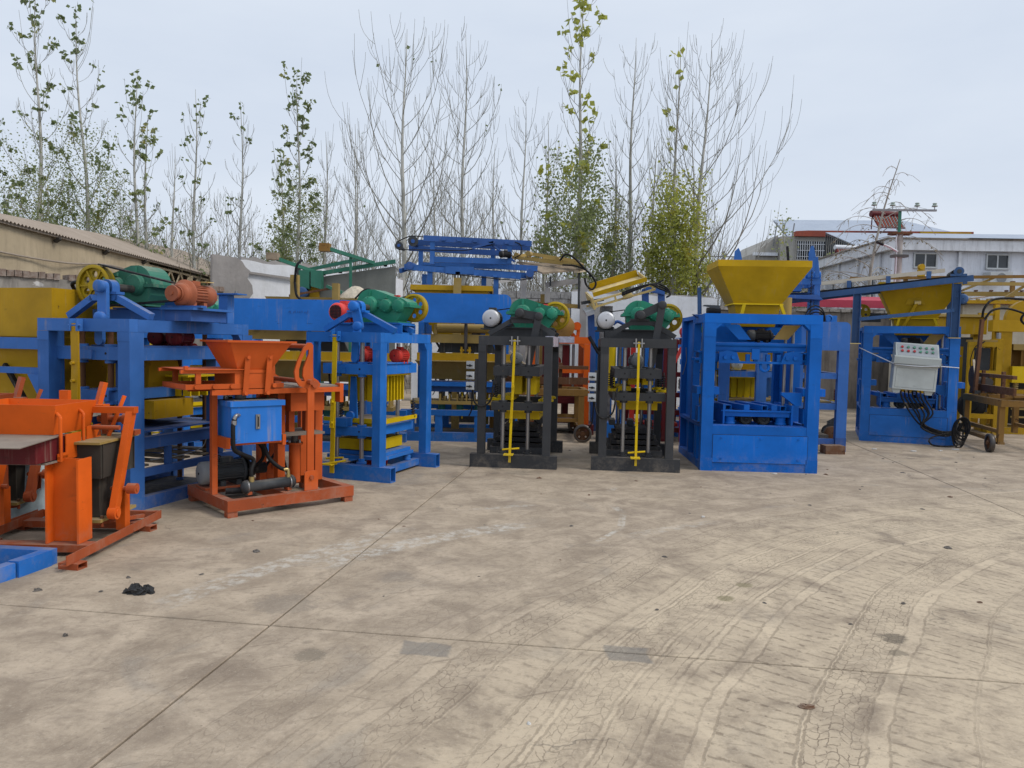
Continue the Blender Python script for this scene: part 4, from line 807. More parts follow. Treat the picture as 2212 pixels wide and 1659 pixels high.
# two charcoal presses
for k, (loc, yaw, crank, low, lab) in enumerate((((.03, 9.65), -6.5, (.25, -.04), .79, 'charcoal grey block press with its crank arm lying level'),
                                                ((1.60, 9.58), -5.0, (.27, .135), .95, 'charcoal grey block press with its crank arm raised, next to the deep blue machine'))):
    t, ch = press('block_press', lab, loc, yaw, 'dark', crank=crank, low=low, lever=(.0, 1.63, -.04 + .04 * k, .08), D=1.55 - .05 * k)
    wheel(t, .455, .90, 2.0, .20, .07, 'pulley', 6)
    t.m('drive_belt', 'rubber', MB().bar((-.40, .905, 2.065), (.44, .905, 2.19), .05, .012).bar((-.40, .905, 1.845), (.44, .905, 1.81), .05, .012))
    mo = motor(t, -.40, .52, 1.945, .118, .40, 0, 'motor_dark', 'white_metal', feet=True); t.box('motor_plate', 'dark', -.54, -.22, .56, .92, 1.795, 1.81, p=ch)
    t.cyl('motor_pulley', 'black', (-.40, .87, 1.955), (-.40, .94, 1.955), .06, p=mo)
    motor(t, -.02 if k == 0 else .03, .42, 1.41, .085, .26, 8, 'grey_paint', 'grey_paint'); t.box('motor_tray', 'dark', -.15, .18, .36, .8, 1.29, 1.31)
    PRESS_K = t
    tamper(t, -.12, .27, .45, 1.15, low + .14, 1.18, 2, 8); mould(t, -.20, .30, .42, 1.20, low - .19, low - .06)
    t.box('feed_plate', 'bright_yellow', -.22, -.05, .44, 1.1, low + .06, low + .12)
    for x in (-.30, .38):
        for y in (.48, 1.05):
            fl = t.m('spring_flange', 'bright_yellow', MB().cyl((x, y, low + .051), (x, y, low + .085), .085, n=14).box(x - .10, x + .10, y - .05, y + .05, low + .051, low + .075)); spring(t, x, y, low + .085, low + .27, .026, 'black'); t.cyl('spring_rod', 'dark_steel', (x, y, low + .08), (x, y, low + .31), .011, n=7, p=fl)
    for i, (z, dx) in enumerate(((.22, .0), (.29, .02), (.36, -.01), (.43, .01))): t.box('pallet_slab', 'black', -.34 + .04 * i, .36 - .03 * i, .42 + .04 * i, 1.3, z, z + .05)
    t.box('vibration_table', 'dark', -.36, .38, .40, 1.32, .13, .218)
    for i in range(3): t.box('fork_rail', 'dark', -.30 + i * .26, -.22 + i * .26, 1.0, 1.35, .485, .56)
    zb = 1.0 - (.115 if k else 0)
    pl = t.box('switch_plate', 'dark', -.545, -.51, .03, .055, zb - .02, zb + .40) if k else t.box('switch_plate', 'dark', -.52, -.48, .03, .055, zb - .02, zb + .40)
    for i in range(3): switch_box(t, -.625, -.02, zb + i * .135 + .0, s=.1)
    t.tube('cable', 'rubber', [(-.54, .02, zb - .0), (-.50, -.05, zb - .16), (-.40, -.03, zb - .21), (-.30, -.01, zb - .12), (-.27, .0, zb + .1), (-.25, .08, zb + .17)], .012)
    t.tube('cable', 'rubber', [(-.55, .03, zb), (-.56, .05, zb - .25), (-.6, .1, zb - .35)], .009)
    if k == 0: t.m('wrapping', 'plastic', MB().box(.372, .478, .20, 1.40, 1.575, 1.712))
    else: t.tube('exhaust_bar', 'black', [(-.62, .6, 1.72), (-.5, .55, 1.52), (-.46, .5, 1.45), (-.46, .5, 1.0)], .026)
# blue press of the same make
t, ch = press('block_press', 'blue block press with green gearbox and red motors, turned to show its side', (-1.955, 8.645), -19.2, 'blue', half=.49, ov=.15, D=1.20, crank=(.06, -.235), low=.55, upc=1.275, lever=(-.07, 1.64, -.10, .07), lever_w=.055, gz=2.03, gy=.56, pdp=.15, truss=(-.42, -.10, .15, .52), cross_x=(-.32, .40), low_x=(-.36, .36))
wheel(t, .46, .90, 2.02, .175, .07, 'pulley', 6)
motor(t, -.36, .42, 1.95, .11, .40, 0, 'pink_red', 'pink_red', vent=True); t.box('motor_plate', 'blue', -.52, -.2, .5, .9, 1.80, 1.815, p=ch)
t.m('drive_belt', 'rubber', MB().bar((-.36, .90, 2.02), (.44, .90, 2.18), .05, .012).bar((-.36, .90, 1.9), (.44, .90, 1.86), .05, .012))
for x, y in ((.02, .36), (.34, .62)): motor(t, x, y, 1.43, .085, .26, 0, 'red', 'red')
t.box('motor_tray', 'blue', -.1, .42, .3, .95, 1.337, 1.352)
tamper(t, -.18, .34, .34, .98, .88, 1.19, 2, 8); m_ = mould(t, -.24, .25, .26, .98, .50, .66, 'bright_yellow', .02)
t.m('mould_face', 'bright_yellow', MB().bar((-.40, .24, .665), (.42, .24, .665), .02, .05).bar((.425, .2, .665), (.425, 1.06, .665), .02, .05), m_)
for i in range(7): t.box('cement_tile', 'plate_dusty', -.22 + .065 * i, -.165 + .065 * i, .32, .96, .655, .668, p=m_)
for x, y in ((.42, .98), (-.36, .98), (-.2, .3)):
    spring(t, x, y, .67, .87, .026, 'black'); t.cyl('spring_rod', 'dark_steel', (x, y, .64), (x, y, .90), .011, n=7)
t.box('mould_body', 'bright_yellow', -.26, .27, .34, .98, .30, .43); t.box('mould_shelf', 'blue', -.36, .40, .26, 1.04, .20, .24)
motor(t, .16, .42, .13, .085, .26, 0, 'red', 'red'); t.box('vibration_table', 'blue', -.34, .38, .36, 1.0, .242, .285)
for x, y in ((.34, .98), (-.3, .4), (.3, .4)): t.m('rubber_mount', 'blue', MB().lathe((x, y, .112), (0, 0, 1), [(0, .05), (.02, .055), (.03, .042), (.05, .055), (.06, .042), (.087, .05)], 14))
t.prism('feed_arm', 'blue', [(-.06, .62), (.06, .62), (.03, 1.18), (-.03, 1.18)], 'y', .24, .27); t.box('arm_box', 'blue', -.14, .02, .06, .2, .602, .70)
t.m('trunnion', 'blue', MB().cyl((-.02, .20, .72), (-.02, .28, .72), .05))
t.tube('pedal_bar', 'bright_yellow', [(-.22, -.08, .17), (-.05, -.06, .2), (.06, .0, .22)], .012)
t.tube('cable', 'rubber', [(-.3, .2, 1.2), (-.26, .16, 1.1), (-.22, .18, 1.17)], .012); t.tube('cable', 'rubber', [(.05, .8, 2.19), (-.1, .7, 2.24), (-.2, .6, 2.12)], .012)

PRESS_E = t
# large worn blue press with gearbox turned about, its hopper at one side
t, ch = press('block_press', 'largest worn blue press with copper orange motor and ochre hopper at its side', (-3.41 - .525 * math.cos(R(-16.6)), 6.69 - .525 * math.sin(R(-16.6))), -16.6, 'blue_worn', half=.525, ov=0, D=1.60, top=1.755, base=False, crank=(.0, -.29), low=1.05, upc=1.44, lever=(-.035, 1.68, -.02, .62), lever_w=.085, lever_mat='ochre', gear_sgn=-1, post=.13, rod_mat='rust', gmat='green_worn', gz=2.10, gy=.62, pdp=.17, truss=(-.45, -.16, .12, .50), cross_x=(-.50, .44), low_x=(-.2, .2))
for x0, x1 in ((-.53, -.39), (.39, .53)): t.box('foot_sleeve', 'blue_worn', x0, x1, .003, .142, 0, .22)
w_ = wheel(t, -.36, .52, 2.09, .205, .085, 'pulley', 6)
t.m('drive_belt', 'rubber', MB().bar((-.30, .52, 2.296), (.57, .50, 2.115), .07, .016).bar((-.28, .52, 1.89), (.57, .50, 1.945), .07, .016))
mo = motor(t, .585, 1.0, 2.015, .106, .46, 180, 'copper', 'copper'); t.m('motor_pulley', 'copper', MB().cyl((.585, .46, 2.015), (.585, .48, 2.015), .075, n=18).cyl((.585, .48, 2.015), (.585, .52, 2.015), .06, n=18).cyl((.585, .52, 2.015), (.585, .54, 2.015), .075, n=18).cyl((.585, .45, 2.015), (.585, .46, 2.015), .022, n=6), mo)
t.m('motor_bell', 'copper', MB().lathe((.585, .545, 2.015), (0, 1, 0), [(0, .05), (0, .082), (.03, .105), (.08, .115), (.085, .142), (.105, .142), (.107, .10)], 24), mo)
t.box('name_plate', 'pale_yellow', .60, .69, .84, .93, 2.146, 2.152, p=mo)
pm = t.box('motor_platform', 'blue_worn', .40, .78, .52, 1.12, 1.862, 1.885); t.box('platform_rail', 'blue_worn', .36, .82, .58, .66, 1.885, 1.905, p=pm); t.box('platform_box', 'navy', .42, .72, .56, 1.08, 1.757, 1.86, p=pm)
q = t.box('stub_post', 'blue_worn', .41, .52, 1.36, 1.47, 1.757, 2.06); t.box('stub_plate', 'blue_worn', .30, .66, 1.33, 1.5, 2.062, 2.075, p=q)
for x in (.34, .6): bolt(t, (x, 1.40, 2.075), (0, 0, 1), 'steel', .018, .03, q)
t.bar('strut', 'blue_worn', (.47, 1.35, 1.78), (.2, 1.1, 2.0), .06)
lp = t.m('lever_plate', 'ochre', MB().prism([(-.03, .62), (.14, .62), (.10, .90), (-.04, .92)], 'y', -.062, -.05)); bolt(t, (.0, -.062, .87), (0, -1, 0), 'ochre', .03, .03, lp); t.cyl('clamp_screw', 'ochre', (.12, -.05, .66), (.12, -.05, .84), .016, n=8, p=lp)
# side rails, lower trays and slatted floor
for x in (-.50, .42):
    t.bar('side_channel', 'navy', (x + .03, .12, .61), (x + .03, 1.6, .61), .06, .105); t.box('channel_lip', 'navy', x - .01, x + .08, .12, 1.6, .664, .672); t.box('base_rail', 'navy', x, x + .08, .145, 1.6, 0, .12)
    t.bar('low_rail', 'navy', (x + .04, .12, .34), (x + .04, 1.6, .34), .05, .075)
    for y in (.55, 1.3): t.bar('stanchion', 'navy', (x + .04, y, .38), (x + .04, y, .555), .05)
t.box('tray', 'navy', -.40, .40, .2, 1.58, .70, .715); t.box('tray_side', 'navy', -.395, -.38, .2, 1.58, .716, .80)
for i in range(5): t.box('floor_slat', 'wood', -.42, .40, .25 + .28 * i, .37 + .28 * i, .38, .40)
t.box('pit_plate', 'black', -.42, .40, .15, 1.6, .02, .03)
for x in (.12, .34): motor(t, x, .75, 1.60, .085, .3, 10, 'maroon', 'maroon')
t.box('motor_tray', 'navy', -.2, .42, .3, 1.3, 1.501, 1.515)
t.m('press_column', 'navy', MB().box(-.03, .10, .42, .56, .73, 1.38)); t.box('rear_column', 'navy', .30, .42, 1.30, 1.42, .12, 1.6)
t.m('feed_hood', 'ochre', MB().prism([(.66, .80), (1.26, .80), (1.10, 1.38), (.72, 1.38)], 'x', -.42, .10)); t.box('mould_box', 'ochre', -.30, .30, .55, 1.1, .80, .98); tamper(t, .16, .40, .9, 1.4, 1.0, 1.20, 2, 4, 'bright_yellow')
fh = t.m('feed_hopper', 'ochre', MB().hopper((-2.9, -.585, .22, 1.15, 2.05), (-2.9, -.585, .22, 1.15, 1.58), .015)); t.m('hopper_throat', 'ochre', MB().hopper((-2.8, -.62, .26, 1.12, 1.579), (-2.3, -.75, .4, .95, .85), .012), fh)
t.m('hopper_seam', 'ochre', MB().box(-2.9, -.62, .205, .219, 1.44, 1.46), fh)
t.bar('feed_rail', 'blue_worn', (-2.9, .15, 1.515), (-.53, .15, 1.515), .05, .11); t.bar('feed_rail', 'blue_worn', (-2.9, .15, 1.255), (-.53, .15, 1.255), .06, .06)
t.prism('rail_gusset', 'blue_worn', [(-.53, .86), (-.53, 1.224), (-.76, 1.224)], 'y', .10, .20); t.bar('chute_bar', 'black', (-1.28, .3, 1.3), (-.85, .25, .8), .04)
t.tube('hose', 'rubber', [(-1.0, .9, 2.05), (-.95, .8, 2.14), (-.75, .8, 2.15), (-.6, .8, 2.06)], .02); ob = t.box('oil_tank', 'ochre', -.72, -.62, .98, 1.1, 2.052, 2.22); t.tube('elbow', 'brass', [(-.64, .97, 2.1), (-.62, .93, 2.16), (-.60, .97, 2.18)], .02, p=ob)
t.tube('loose_wire', 'light_grey', [(.3, .5, .41), (.38, .8, .42), (.40, 1.1, .46), (.46, 1.12, .6)], .005)
# ---------------------------------------------------------------- orange hydraulic brick machine with the blue oil tank
t = Thing('brick_machine', 'orange hydraulic brick machine with blue oil tank and slotted cam lever', 'brick machine', (-2.50, 6.61), 42.4)
O, OD = 'orange', 'orange_dull'
W, D = 1.27, 1.0
for a, b in (((0, .04, .105), (W, .04, .105)), ((0, D - .04, .105), (W, D - .04, .105))): t.bar('base_rail', OD, a, b, .08, .10)
for a, b in (((.04, .082, .105), (.04, D - .082, .105)), ((W - .04, .082, .105), (W - .04, D - .082, .105)), ((.62, .082, .10), (.62, D - .082, .10))): t.bar('base_rail', OD, a, b, .08, .098)
for x, y in ((.05, .05), (W - .05, .05), (.05, D - .05), (W - .05, D - .05)): t.box('foot', OD, x - .045, x + .045, y - .04, y + .04, 0, .053)
for x, y, w, d in ((.0, .36, .05, .06), (.655, .40, .075, .09), (1.11, .50, .08, .08), (.655, .82, .075, .09), (1.11, .82, .08, .08)): t.box('post', O, x, x + w, y, y + d, .156, 1.085)
for y in (.20, .78):
    t.box('table_rail', O, -.06, 1.22, y, y + .05, 1.087, 1.135); t.bar('feed_rail', O, (-.33, y + .02, 1.30), (.50, y + .02, 1.30), .035, .03); f = t.bar('feed_rail', O, (-.29, y + .02, 1.165), (.62, y + .02, 1.165), .035, .045)
    t.box('rail_strut', O, -.20, -.155, y + .005, y + .035, 1.19, 1.284)
    if y < .5:
        for x in (-.2, -.04, .12, .52): bolt(t, (x, y + .002, 1.165), (0, -1, 0), O, .022, .02, f)
t.box('feed_table', 'orange', -.30, .24, .17, .83, 1.316, 1.322); t.box('feed_floor', OD, -.29, .1, .26, .78, 1.138, 1.146); t.box('end_rail', O, -.29, -.25, .24, .80, 1.148, 1.186); t.box('stop', O, -.29, -.26, .22, .26, 1.323, 1.35)
t.box('press_table', 'plate_dusty', .45, 1.24, .24, .84, 1.137, 1.150)
t.m('hopper', O, MB().hopper((.06, .66, .10, .72, 1.58), (.18, .50, .22, .60, 1.31), .012)); 
t.m('hopper_lip', O, MB().box(.03, .69, .075, .099, 1.565, 1.583).box(.03, .69, .721, .745, 1.565, 1.583).box(.035, .059, .1, .72, 1.565, 1.583).box(.661, .69, .1, .72, 1.565, 1.583))
t.box('feed_box', O, .15, .52, .21, .70, 1.14, 1.309)
for x0, x1 in ((.235, .255), (.445, .465)):
    s_ = t.bar('strap', O, (x0, .185, 1.08), (x1, .165, 1.46), .05, .014, up=(0, 1, 0))
    bolt(t, (x0, .176, 1.10), (0, -1, 0), O, .018, .015, s_); bolt(t, (x1, .158, 1.43), (0, -1, 0), O, .018, .015, s_)
cam = [(.79, 1.575), (.745, 1.52), (.685, 1.40), (.655, 1.30), (.665, 1.22), (.71, 1.16), (.775, 1.14), (.79, 1.13), (.79, .28), (.86, .28), (.86, 1.10), (.90, 1.13), (.925, 1.17), (.90, 1.21), (.85, 1.24), (.845, 1.33), (.845, 1.55), (.825, 1.575)]
slot = [(.775, 1.50), (.73, 1.42), (.70, 1.32), (.70, 1.25), (.73, 1.205), (.76, 1.21), (.74, 1.26), (.745, 1.33), (.80, 1.47), (.80, 1.51)]
def with_hole(outer, hole):
    i = min(range(len(outer)), key=lambda k: (outer[k][0] - hole[0][0]) ** 2 + (outer[k][1] - hole[0][1]) ** 2); area = lambda p: sum(p[k][0] * p[(k + 1) % len(p)][1] - p[(k + 1) % len(p)][0] * p[k][1] for k in range(len(p)))
    h = hole if area(outer) * area(hole) < 0 else [hole[0]] + hole[:0:-1]; e = 1e-4
    return outer[:i + 1] + h + [(h[0][0] + e, h[0][1] + e), (outer[i][0] + e, outer[i][1] + e)] + outer[i + 1:]
for y in (.05, .88):
    lv = t.prism('cam_lever', 'orange', with_hole(cam, slot), 'y', y, y + .022); pl = t.prism('pivot_plate', 'orange', [(.755, .157), (.895, .157), (.895, .33), (.865, .345), (.785, .345), (.755, .33)], 'y', y - .018, y - .003); t.cyl('pivot_pin', OD, (.825, y - .035, .28), (.825, y - .018, .28), .022, n=12, p=pl); t.m('pivot_boss', OD, MB().cyl((.86, y - .02, 1.175), (.86, y, 1.175), .032, n=14), lv)
t.cyl('cross_bar', O, (.80, .072, 1.54), (.80, .88, 1.54), .022); t.cyl('cross_shaft', 'orange_dull', (.80, -.02, 1.20), (.80, .95, 1.20), .024)
t.prism('press_cover', O, [(.40, 1.152), (.74, 1.152), (.68, 1.20), (.46, 1.20)], 'y', .80, .86); t.box('latch', O, 1.22, 1.26, .20, .30, .98, 1.17)
t.m('mould_box', O, MB().box(.74, 1.10, .30, .80, .90, 1.085)); 
for x in (.80, .98): t.box('mould_leg', O, x, x + .06, .46, .54, .68, .899)
t.box('ram_plate', 'plate_dusty', .70, 1.12, .32, .78, .655, .678)
c = t.m('ram_cylinder', O, MB().cyl((.90, .54, .157), (.90, .54, .54), .058, n=18).cyl((.90, .54, .54), (.90, .54, .56), .085, n=18)); t.cyl('ram_rod', 'dark_steel', (.90, .54, .56), (.90, .54, .655), .035, p=c)
for a in (20, 110, 200, 290): bolt(t, (.90 + .07 * math.cos(R(a)), .54 + .07 * math.sin(R(a)), .56), (0, 0, 1), 'steel', .012, .02, c)
tk = t.box('oil_tank', 'blue', .09, .57, .14, .46, .645, .98); t.box('tank_lid', 'blue', .075, .60, .125, .475, .981, 1.03, p=tk); t.box('lid_plate', 'plate_dusty', .13, .54, .18, .44, 1.031, 1.036, p=tk)
cp = t.m('filler_cap', 'motor_dark', MB().lathe((.22, .25, 1.037), (0, 0, 1), [(0, .03), (.012, .03), (.013, .05), (.06, .05), (.065, .045), (.066, .001)], 18)); 
sg = t.box('sight_gauge', 'steel', .315, .355, .128, .139, .77, .905, p=tk); t.box('gauge_slot', 'black', .329, .341, .1265, .128, .79, .885, p=tk)
for z in (.782, .893): bolt(t, (.335, .128, z), (0, -1, 0), 'steel', .009, .008, tk)
for x in (.05, .585): t.box('tank_bracket', O, x, x + .035, .15, .50, .60, .70)
t.box('tank_shelf', O, .06, .62, .16, .46, .625, .643)
mo = motor(t, .0, .70, .305, .112, .48, -90, 'motor_dark', 'grey_paint'); t.m('pump', 'black', MB().lathe((.44, .70, .305), (1, 0, 0), [(0, .14), (.02, .14), (.025, .07), (.10, .07), (.11, .055), (.22, .055), (.23, .001)], 18)); t.tube('lifting_eye', 'black', [(.18, .7, .42), (.17, .7, .45), (.19, .7, .465), (.21, .7, .45), (.20, .7, .42)], .007)
t.box('motor_bed', OD, .02, .55, .58, .84, .157, .178)
co = t.m('oil_cooler', 'motor_dark', MB().lathe((.20, .19, .225), (1, 0, .02), [(0, .001), (.01, .045), (.035, .062), (.055, .062), (.057, .05), (.48, .05), (.482, .062), (.505, .062), (.525, .045), (.53, .001)], 20))
for x in (.245, .665): t.m('cooler_clamp', 'steel', MB().lathe((x, .19, .226), (1, 0, 0), [(0, .055), (0, .066), (.014, .066), (.014, .055)], 18), co)
for x in (.27, .66): t.box('cooler_foot', OD, x - .02, x + .02, .15, .23, .157, .185)
t.tube('suction_hose', 'rubber', [(.115, .12, .88), (.09, .10, .82), (.085, .09, .72), (.10, .10, .60), (.20, .16, .54), (.33, .22, .47), (.30, .2, .38), (.30, .19, .305)], .021, 8); t.m('hose_elbow', 'steel', MB().tube([(.16, .14, .905), (.12, .11, .905), (.10, .105, .87)], .017, 8).cyl((.10, .105, .86), (.097, .103, .82), .025, n=10))
t.tube('return_hose', 'rubber', [(.37, .30, .63), (.45, .28, .60), (.50, .26, .47), (.58, .22, .38), (.64, .20, .35)], .019, 8); t.m('hose_fitting', 'brass', MB().tube([(.62, .2, .352), (.66, .195, .35), (.665, .19, .29)], .017, 8).cyl((.30, .19, .32), (.30, .19, .27), .026, n=8).cyl((.665, .19, .275), (.665, .19, .30), .026, n=8))
t.tube('pressure_hose', 'rubber', [(.33, .32, .63), (.44, .34, .60), (.52, .42, .48), (.50, .5, .38), (.45, .6, .31)], .017, 8); t.tube('ram_hose', 'rubber', [(.66, .7, .3), (.75, .7, .42), (.80, .66, .50), (.84, .58, .25)], .013, 7)
t.tube('drain_pipe', 'black', [(.10, .30, .19), (.24, .24, .19)], .03)

# ---------------------------------------------------------------- orange hand-lever machines at the yard's edge
def hand_machine(loc, yaw, label, first=True):
    t = Thing('brick_machine', label, 'brick machine', loc, yaw, 'orange hand lever brick machines'); O, OD = 'vermilion' if first else 'orange_dull', 'orange_dull'
    for x in (0, -1.02):
        t.m('base_rail', OD, MB().box(x - .006, x, -.02, 1.40, .046, .115).box(x - .05, x - .0065, -.02, 1.40, .046, .052))
        for y in (.08, 1.14): t.bar('packing_tube', OD, (x - .10, y + .03, .0225), (x + .05, y, .0225), .09, .045, hollow=.005)
    for y in (.36, 1.06): t.box('cross_channel', OD, -1.0, -.052, y, y + .12, .033, .085)
    t.box('end_bar', OD, -1.0, -.008, 1.36, 1.40, .053, .11)
    t.m('column', O, MB().box(-.38, -.366, .38, .56, .087, .70).box(-.154, -.14, .38, .56, .087, .70).box(-.366, -.154, .464, .474, .087, .70))
    t.m('hopper', O, MB().hopper((-1.02, -.32, .42, .98, 1.09), (-.98, -.36, .46, .95, .87), .010)); t.box('hopper_post', O, -.62, -.55, .985, 1.03, 1.0, 1.16)
    sd = t.m('side_guard', O, MB().box(-.30, -.29, .40, .52, .70, .74).box(-.30, -.29, .40, .98, .685, .72).box(-.30, -.292, .50, .70, .721, .87).box(-.30, -.29, .78, .98, .721, .90))
    for y in (.42, .72): t.tube('guard_strap', O, [(-.285, y, .68), (-.285, y, .97), (-.29, y + .01, 1.0), (-.33, y + .03, 1.03)], .013, 6, p=sd)
    t.prism('feed_table', 'plate_dusty', [(-.31, .48), (-1.10, .48), (-1.10, -.20), (-.19, -.20)], 'z', .862, .868); t.box('table_box', 'maroon', -1.0, -.31, .16, .62, .70, .86); t.box('table_floor', 'plate_dusty', -1.02, -.30, .26, .62, .68, .692)  # table_box: dark red, with the shade below the feed table put into its colour
    mt = t.box('mould_top', 'dull_yellow', -.40, -.10, .60, 1.22, .782, .80); mb_ = t.box('mould_box', 'mould_black', -.385, -.115, .64, 1.16, .52, .78); t.box('core_box', 'mould_black', -.37, -.16, .70, 1.05, .21, .519)
    for y in (.66, .92, 1.14): t.box('mould_rib', 'mould_black', -.114, -.106, y, y + .012, .52, .78, p=mb_)
    pp_ = t.box('lift_plate', 'dull_yellow', -.42, -.11, .62, 1.18, .185, .208); 
    for y in (.68, 1.05): bolt(t, (-.13, y, .208), (0, 0, 1), 'rust', .014, .02, pp_); bolt(t, (-.13, y, .185), (0, 0, -1), OD, .012, .04, pp_)
    t.bar('tie_bar', OD, (-.35, .5, .17), (-.06, 1.2, .11), .03)
    for x in (-.045, -.98):
        a = t.bar('gate_arm', O, (x, .69, .25), (x, .97, 1.0), .05, .075, up=(0, 1, 0)); t.m('pivot_eye', O, MB().cyl((x - .03, .69, .25), (x + .03, .69, .25), .05, n=16).cyl((x + .03, .69, .25), (x + .04, .69, .25), .03, n=12), a)
        s = 1 if x > -.5 else -1; t.m('roller', OD, MB().cyl((x - s * .07, .79, .42), (x + s * .08, .79, .42), .018, n=10).cyl((x + s * .06, .79, .42), (x + s * .13, .79, .42), .042, n=16).cyl((x + s * .13, .79, .42), (x + s * .135, .79, .42), .02, n=10), a)
        t.box('gate_foot', O, x - .05, x + .02, .82, .90, .086, .40)
    t.bar('gate_bar', O, (-1.005, .97, 1.015), (-.005, .97, 1.015), .075, .05)
    t.bar('hand_lever', O, (-.40, 1.12, .98), (-.36, 1.17, 1.22), .07, .035); t.box('lever_block', O, -.50, -.30, 1.04, 1.14, 1.0, 1.045); t.bar('release_lever', O, (-.24, 1.0, .80), (-.15, 1.08, 1.12), .025)
    t.m('press_roller', OD, MB().cyl((-.36, 1.08, .93), (-.10, 1.08, .93), .028, n=12).cyl((-.16, 1.08, .93), (-.10, 1.08, .93), .045, n=14).box(-.32, -.27, 1.04, 1.12, .81, .99)); t.cyl('push_tube', OD, (-.30, .86, .885), (-.08, .86, .885), .018, n=10)
    t.prism('scraper', 'steel', [(.92, .81), (1.0, .81), (.99, .90)], 'x', -.30, -.29); t.box('hinge_block', OD, -.17, -.06, 1.06, 1.16, .80, .84)
    return t
t1_ = hand_machine((-2.97, 5.01), 1, 'bright orange hand lever brick machine with open hopper and black moulds, nearest the camera')
t2_ = hand_machine((-3.92, 5.55), 4, 'dull orange hand lever brick machine half hidden behind the bright orange one', False)
# pale tarp bundle behind them
tb = MB(); rng = random.Random(4); n = 16; v = []; f = []
for i in range(n + 1):
    for j in range(n + 1):
        x, y = -1 + 2 * i / n, -1 + 2 * j / n; k = max(0, 1 - (x * x) ** 1.5) * max(0, 1 - (y * y) ** 1.5); v.append((x * .62, y * .42, .02 + 1.02 * k ** .35 * (1 - .16 * (x + 1) / 2) + rng.uniform(-.018, .018) * (k > 0)))
for i in range(n):
    for j in range(n): a = i * (n + 1) + j; f.append((a, a + n + 1, a + n + 2, a + 1))
o = solo('tarp_bundle', 'tarp', tb.add(v, f, True), 'pale blue tarp draped over a heap behind the orange hand machines', 'tarp'); o.location = (-4.55, 6.75, 0)
# blue steel frame lying at the yard edge
t = Thing('steel_frame', 'bright blue welded box frame lying on the concrete at the edge', 'steel frame', (-3.17, 5.15), 0)
B_ = 'blue'; P_ = [(0, 0), (-.06, -.27), (-.16, -.62), (-1.3, -.70), (-1.3, .06)]
t.bar('rail', B_, (-.035, .005, .055), (-.085, -.27, .055), .08, .11); t.bar('rail', B_, (-.10, -.272, .05), (-.20, -.66, .05), .075, .10); t.bar('rail', B_, (-.001, .02, .055), (-1.4, .16, .055), .08, .108); t.bar('rail', B_, (-.17, -.67, .05), (-1.4, -.60, .05), .075, .098)
for (x, y) in ((-.03, -.0), (-.18, -.6)): t.box('foot_pad', B_, x - .11, x - .045, y - .03, y + .03, 0, .004)
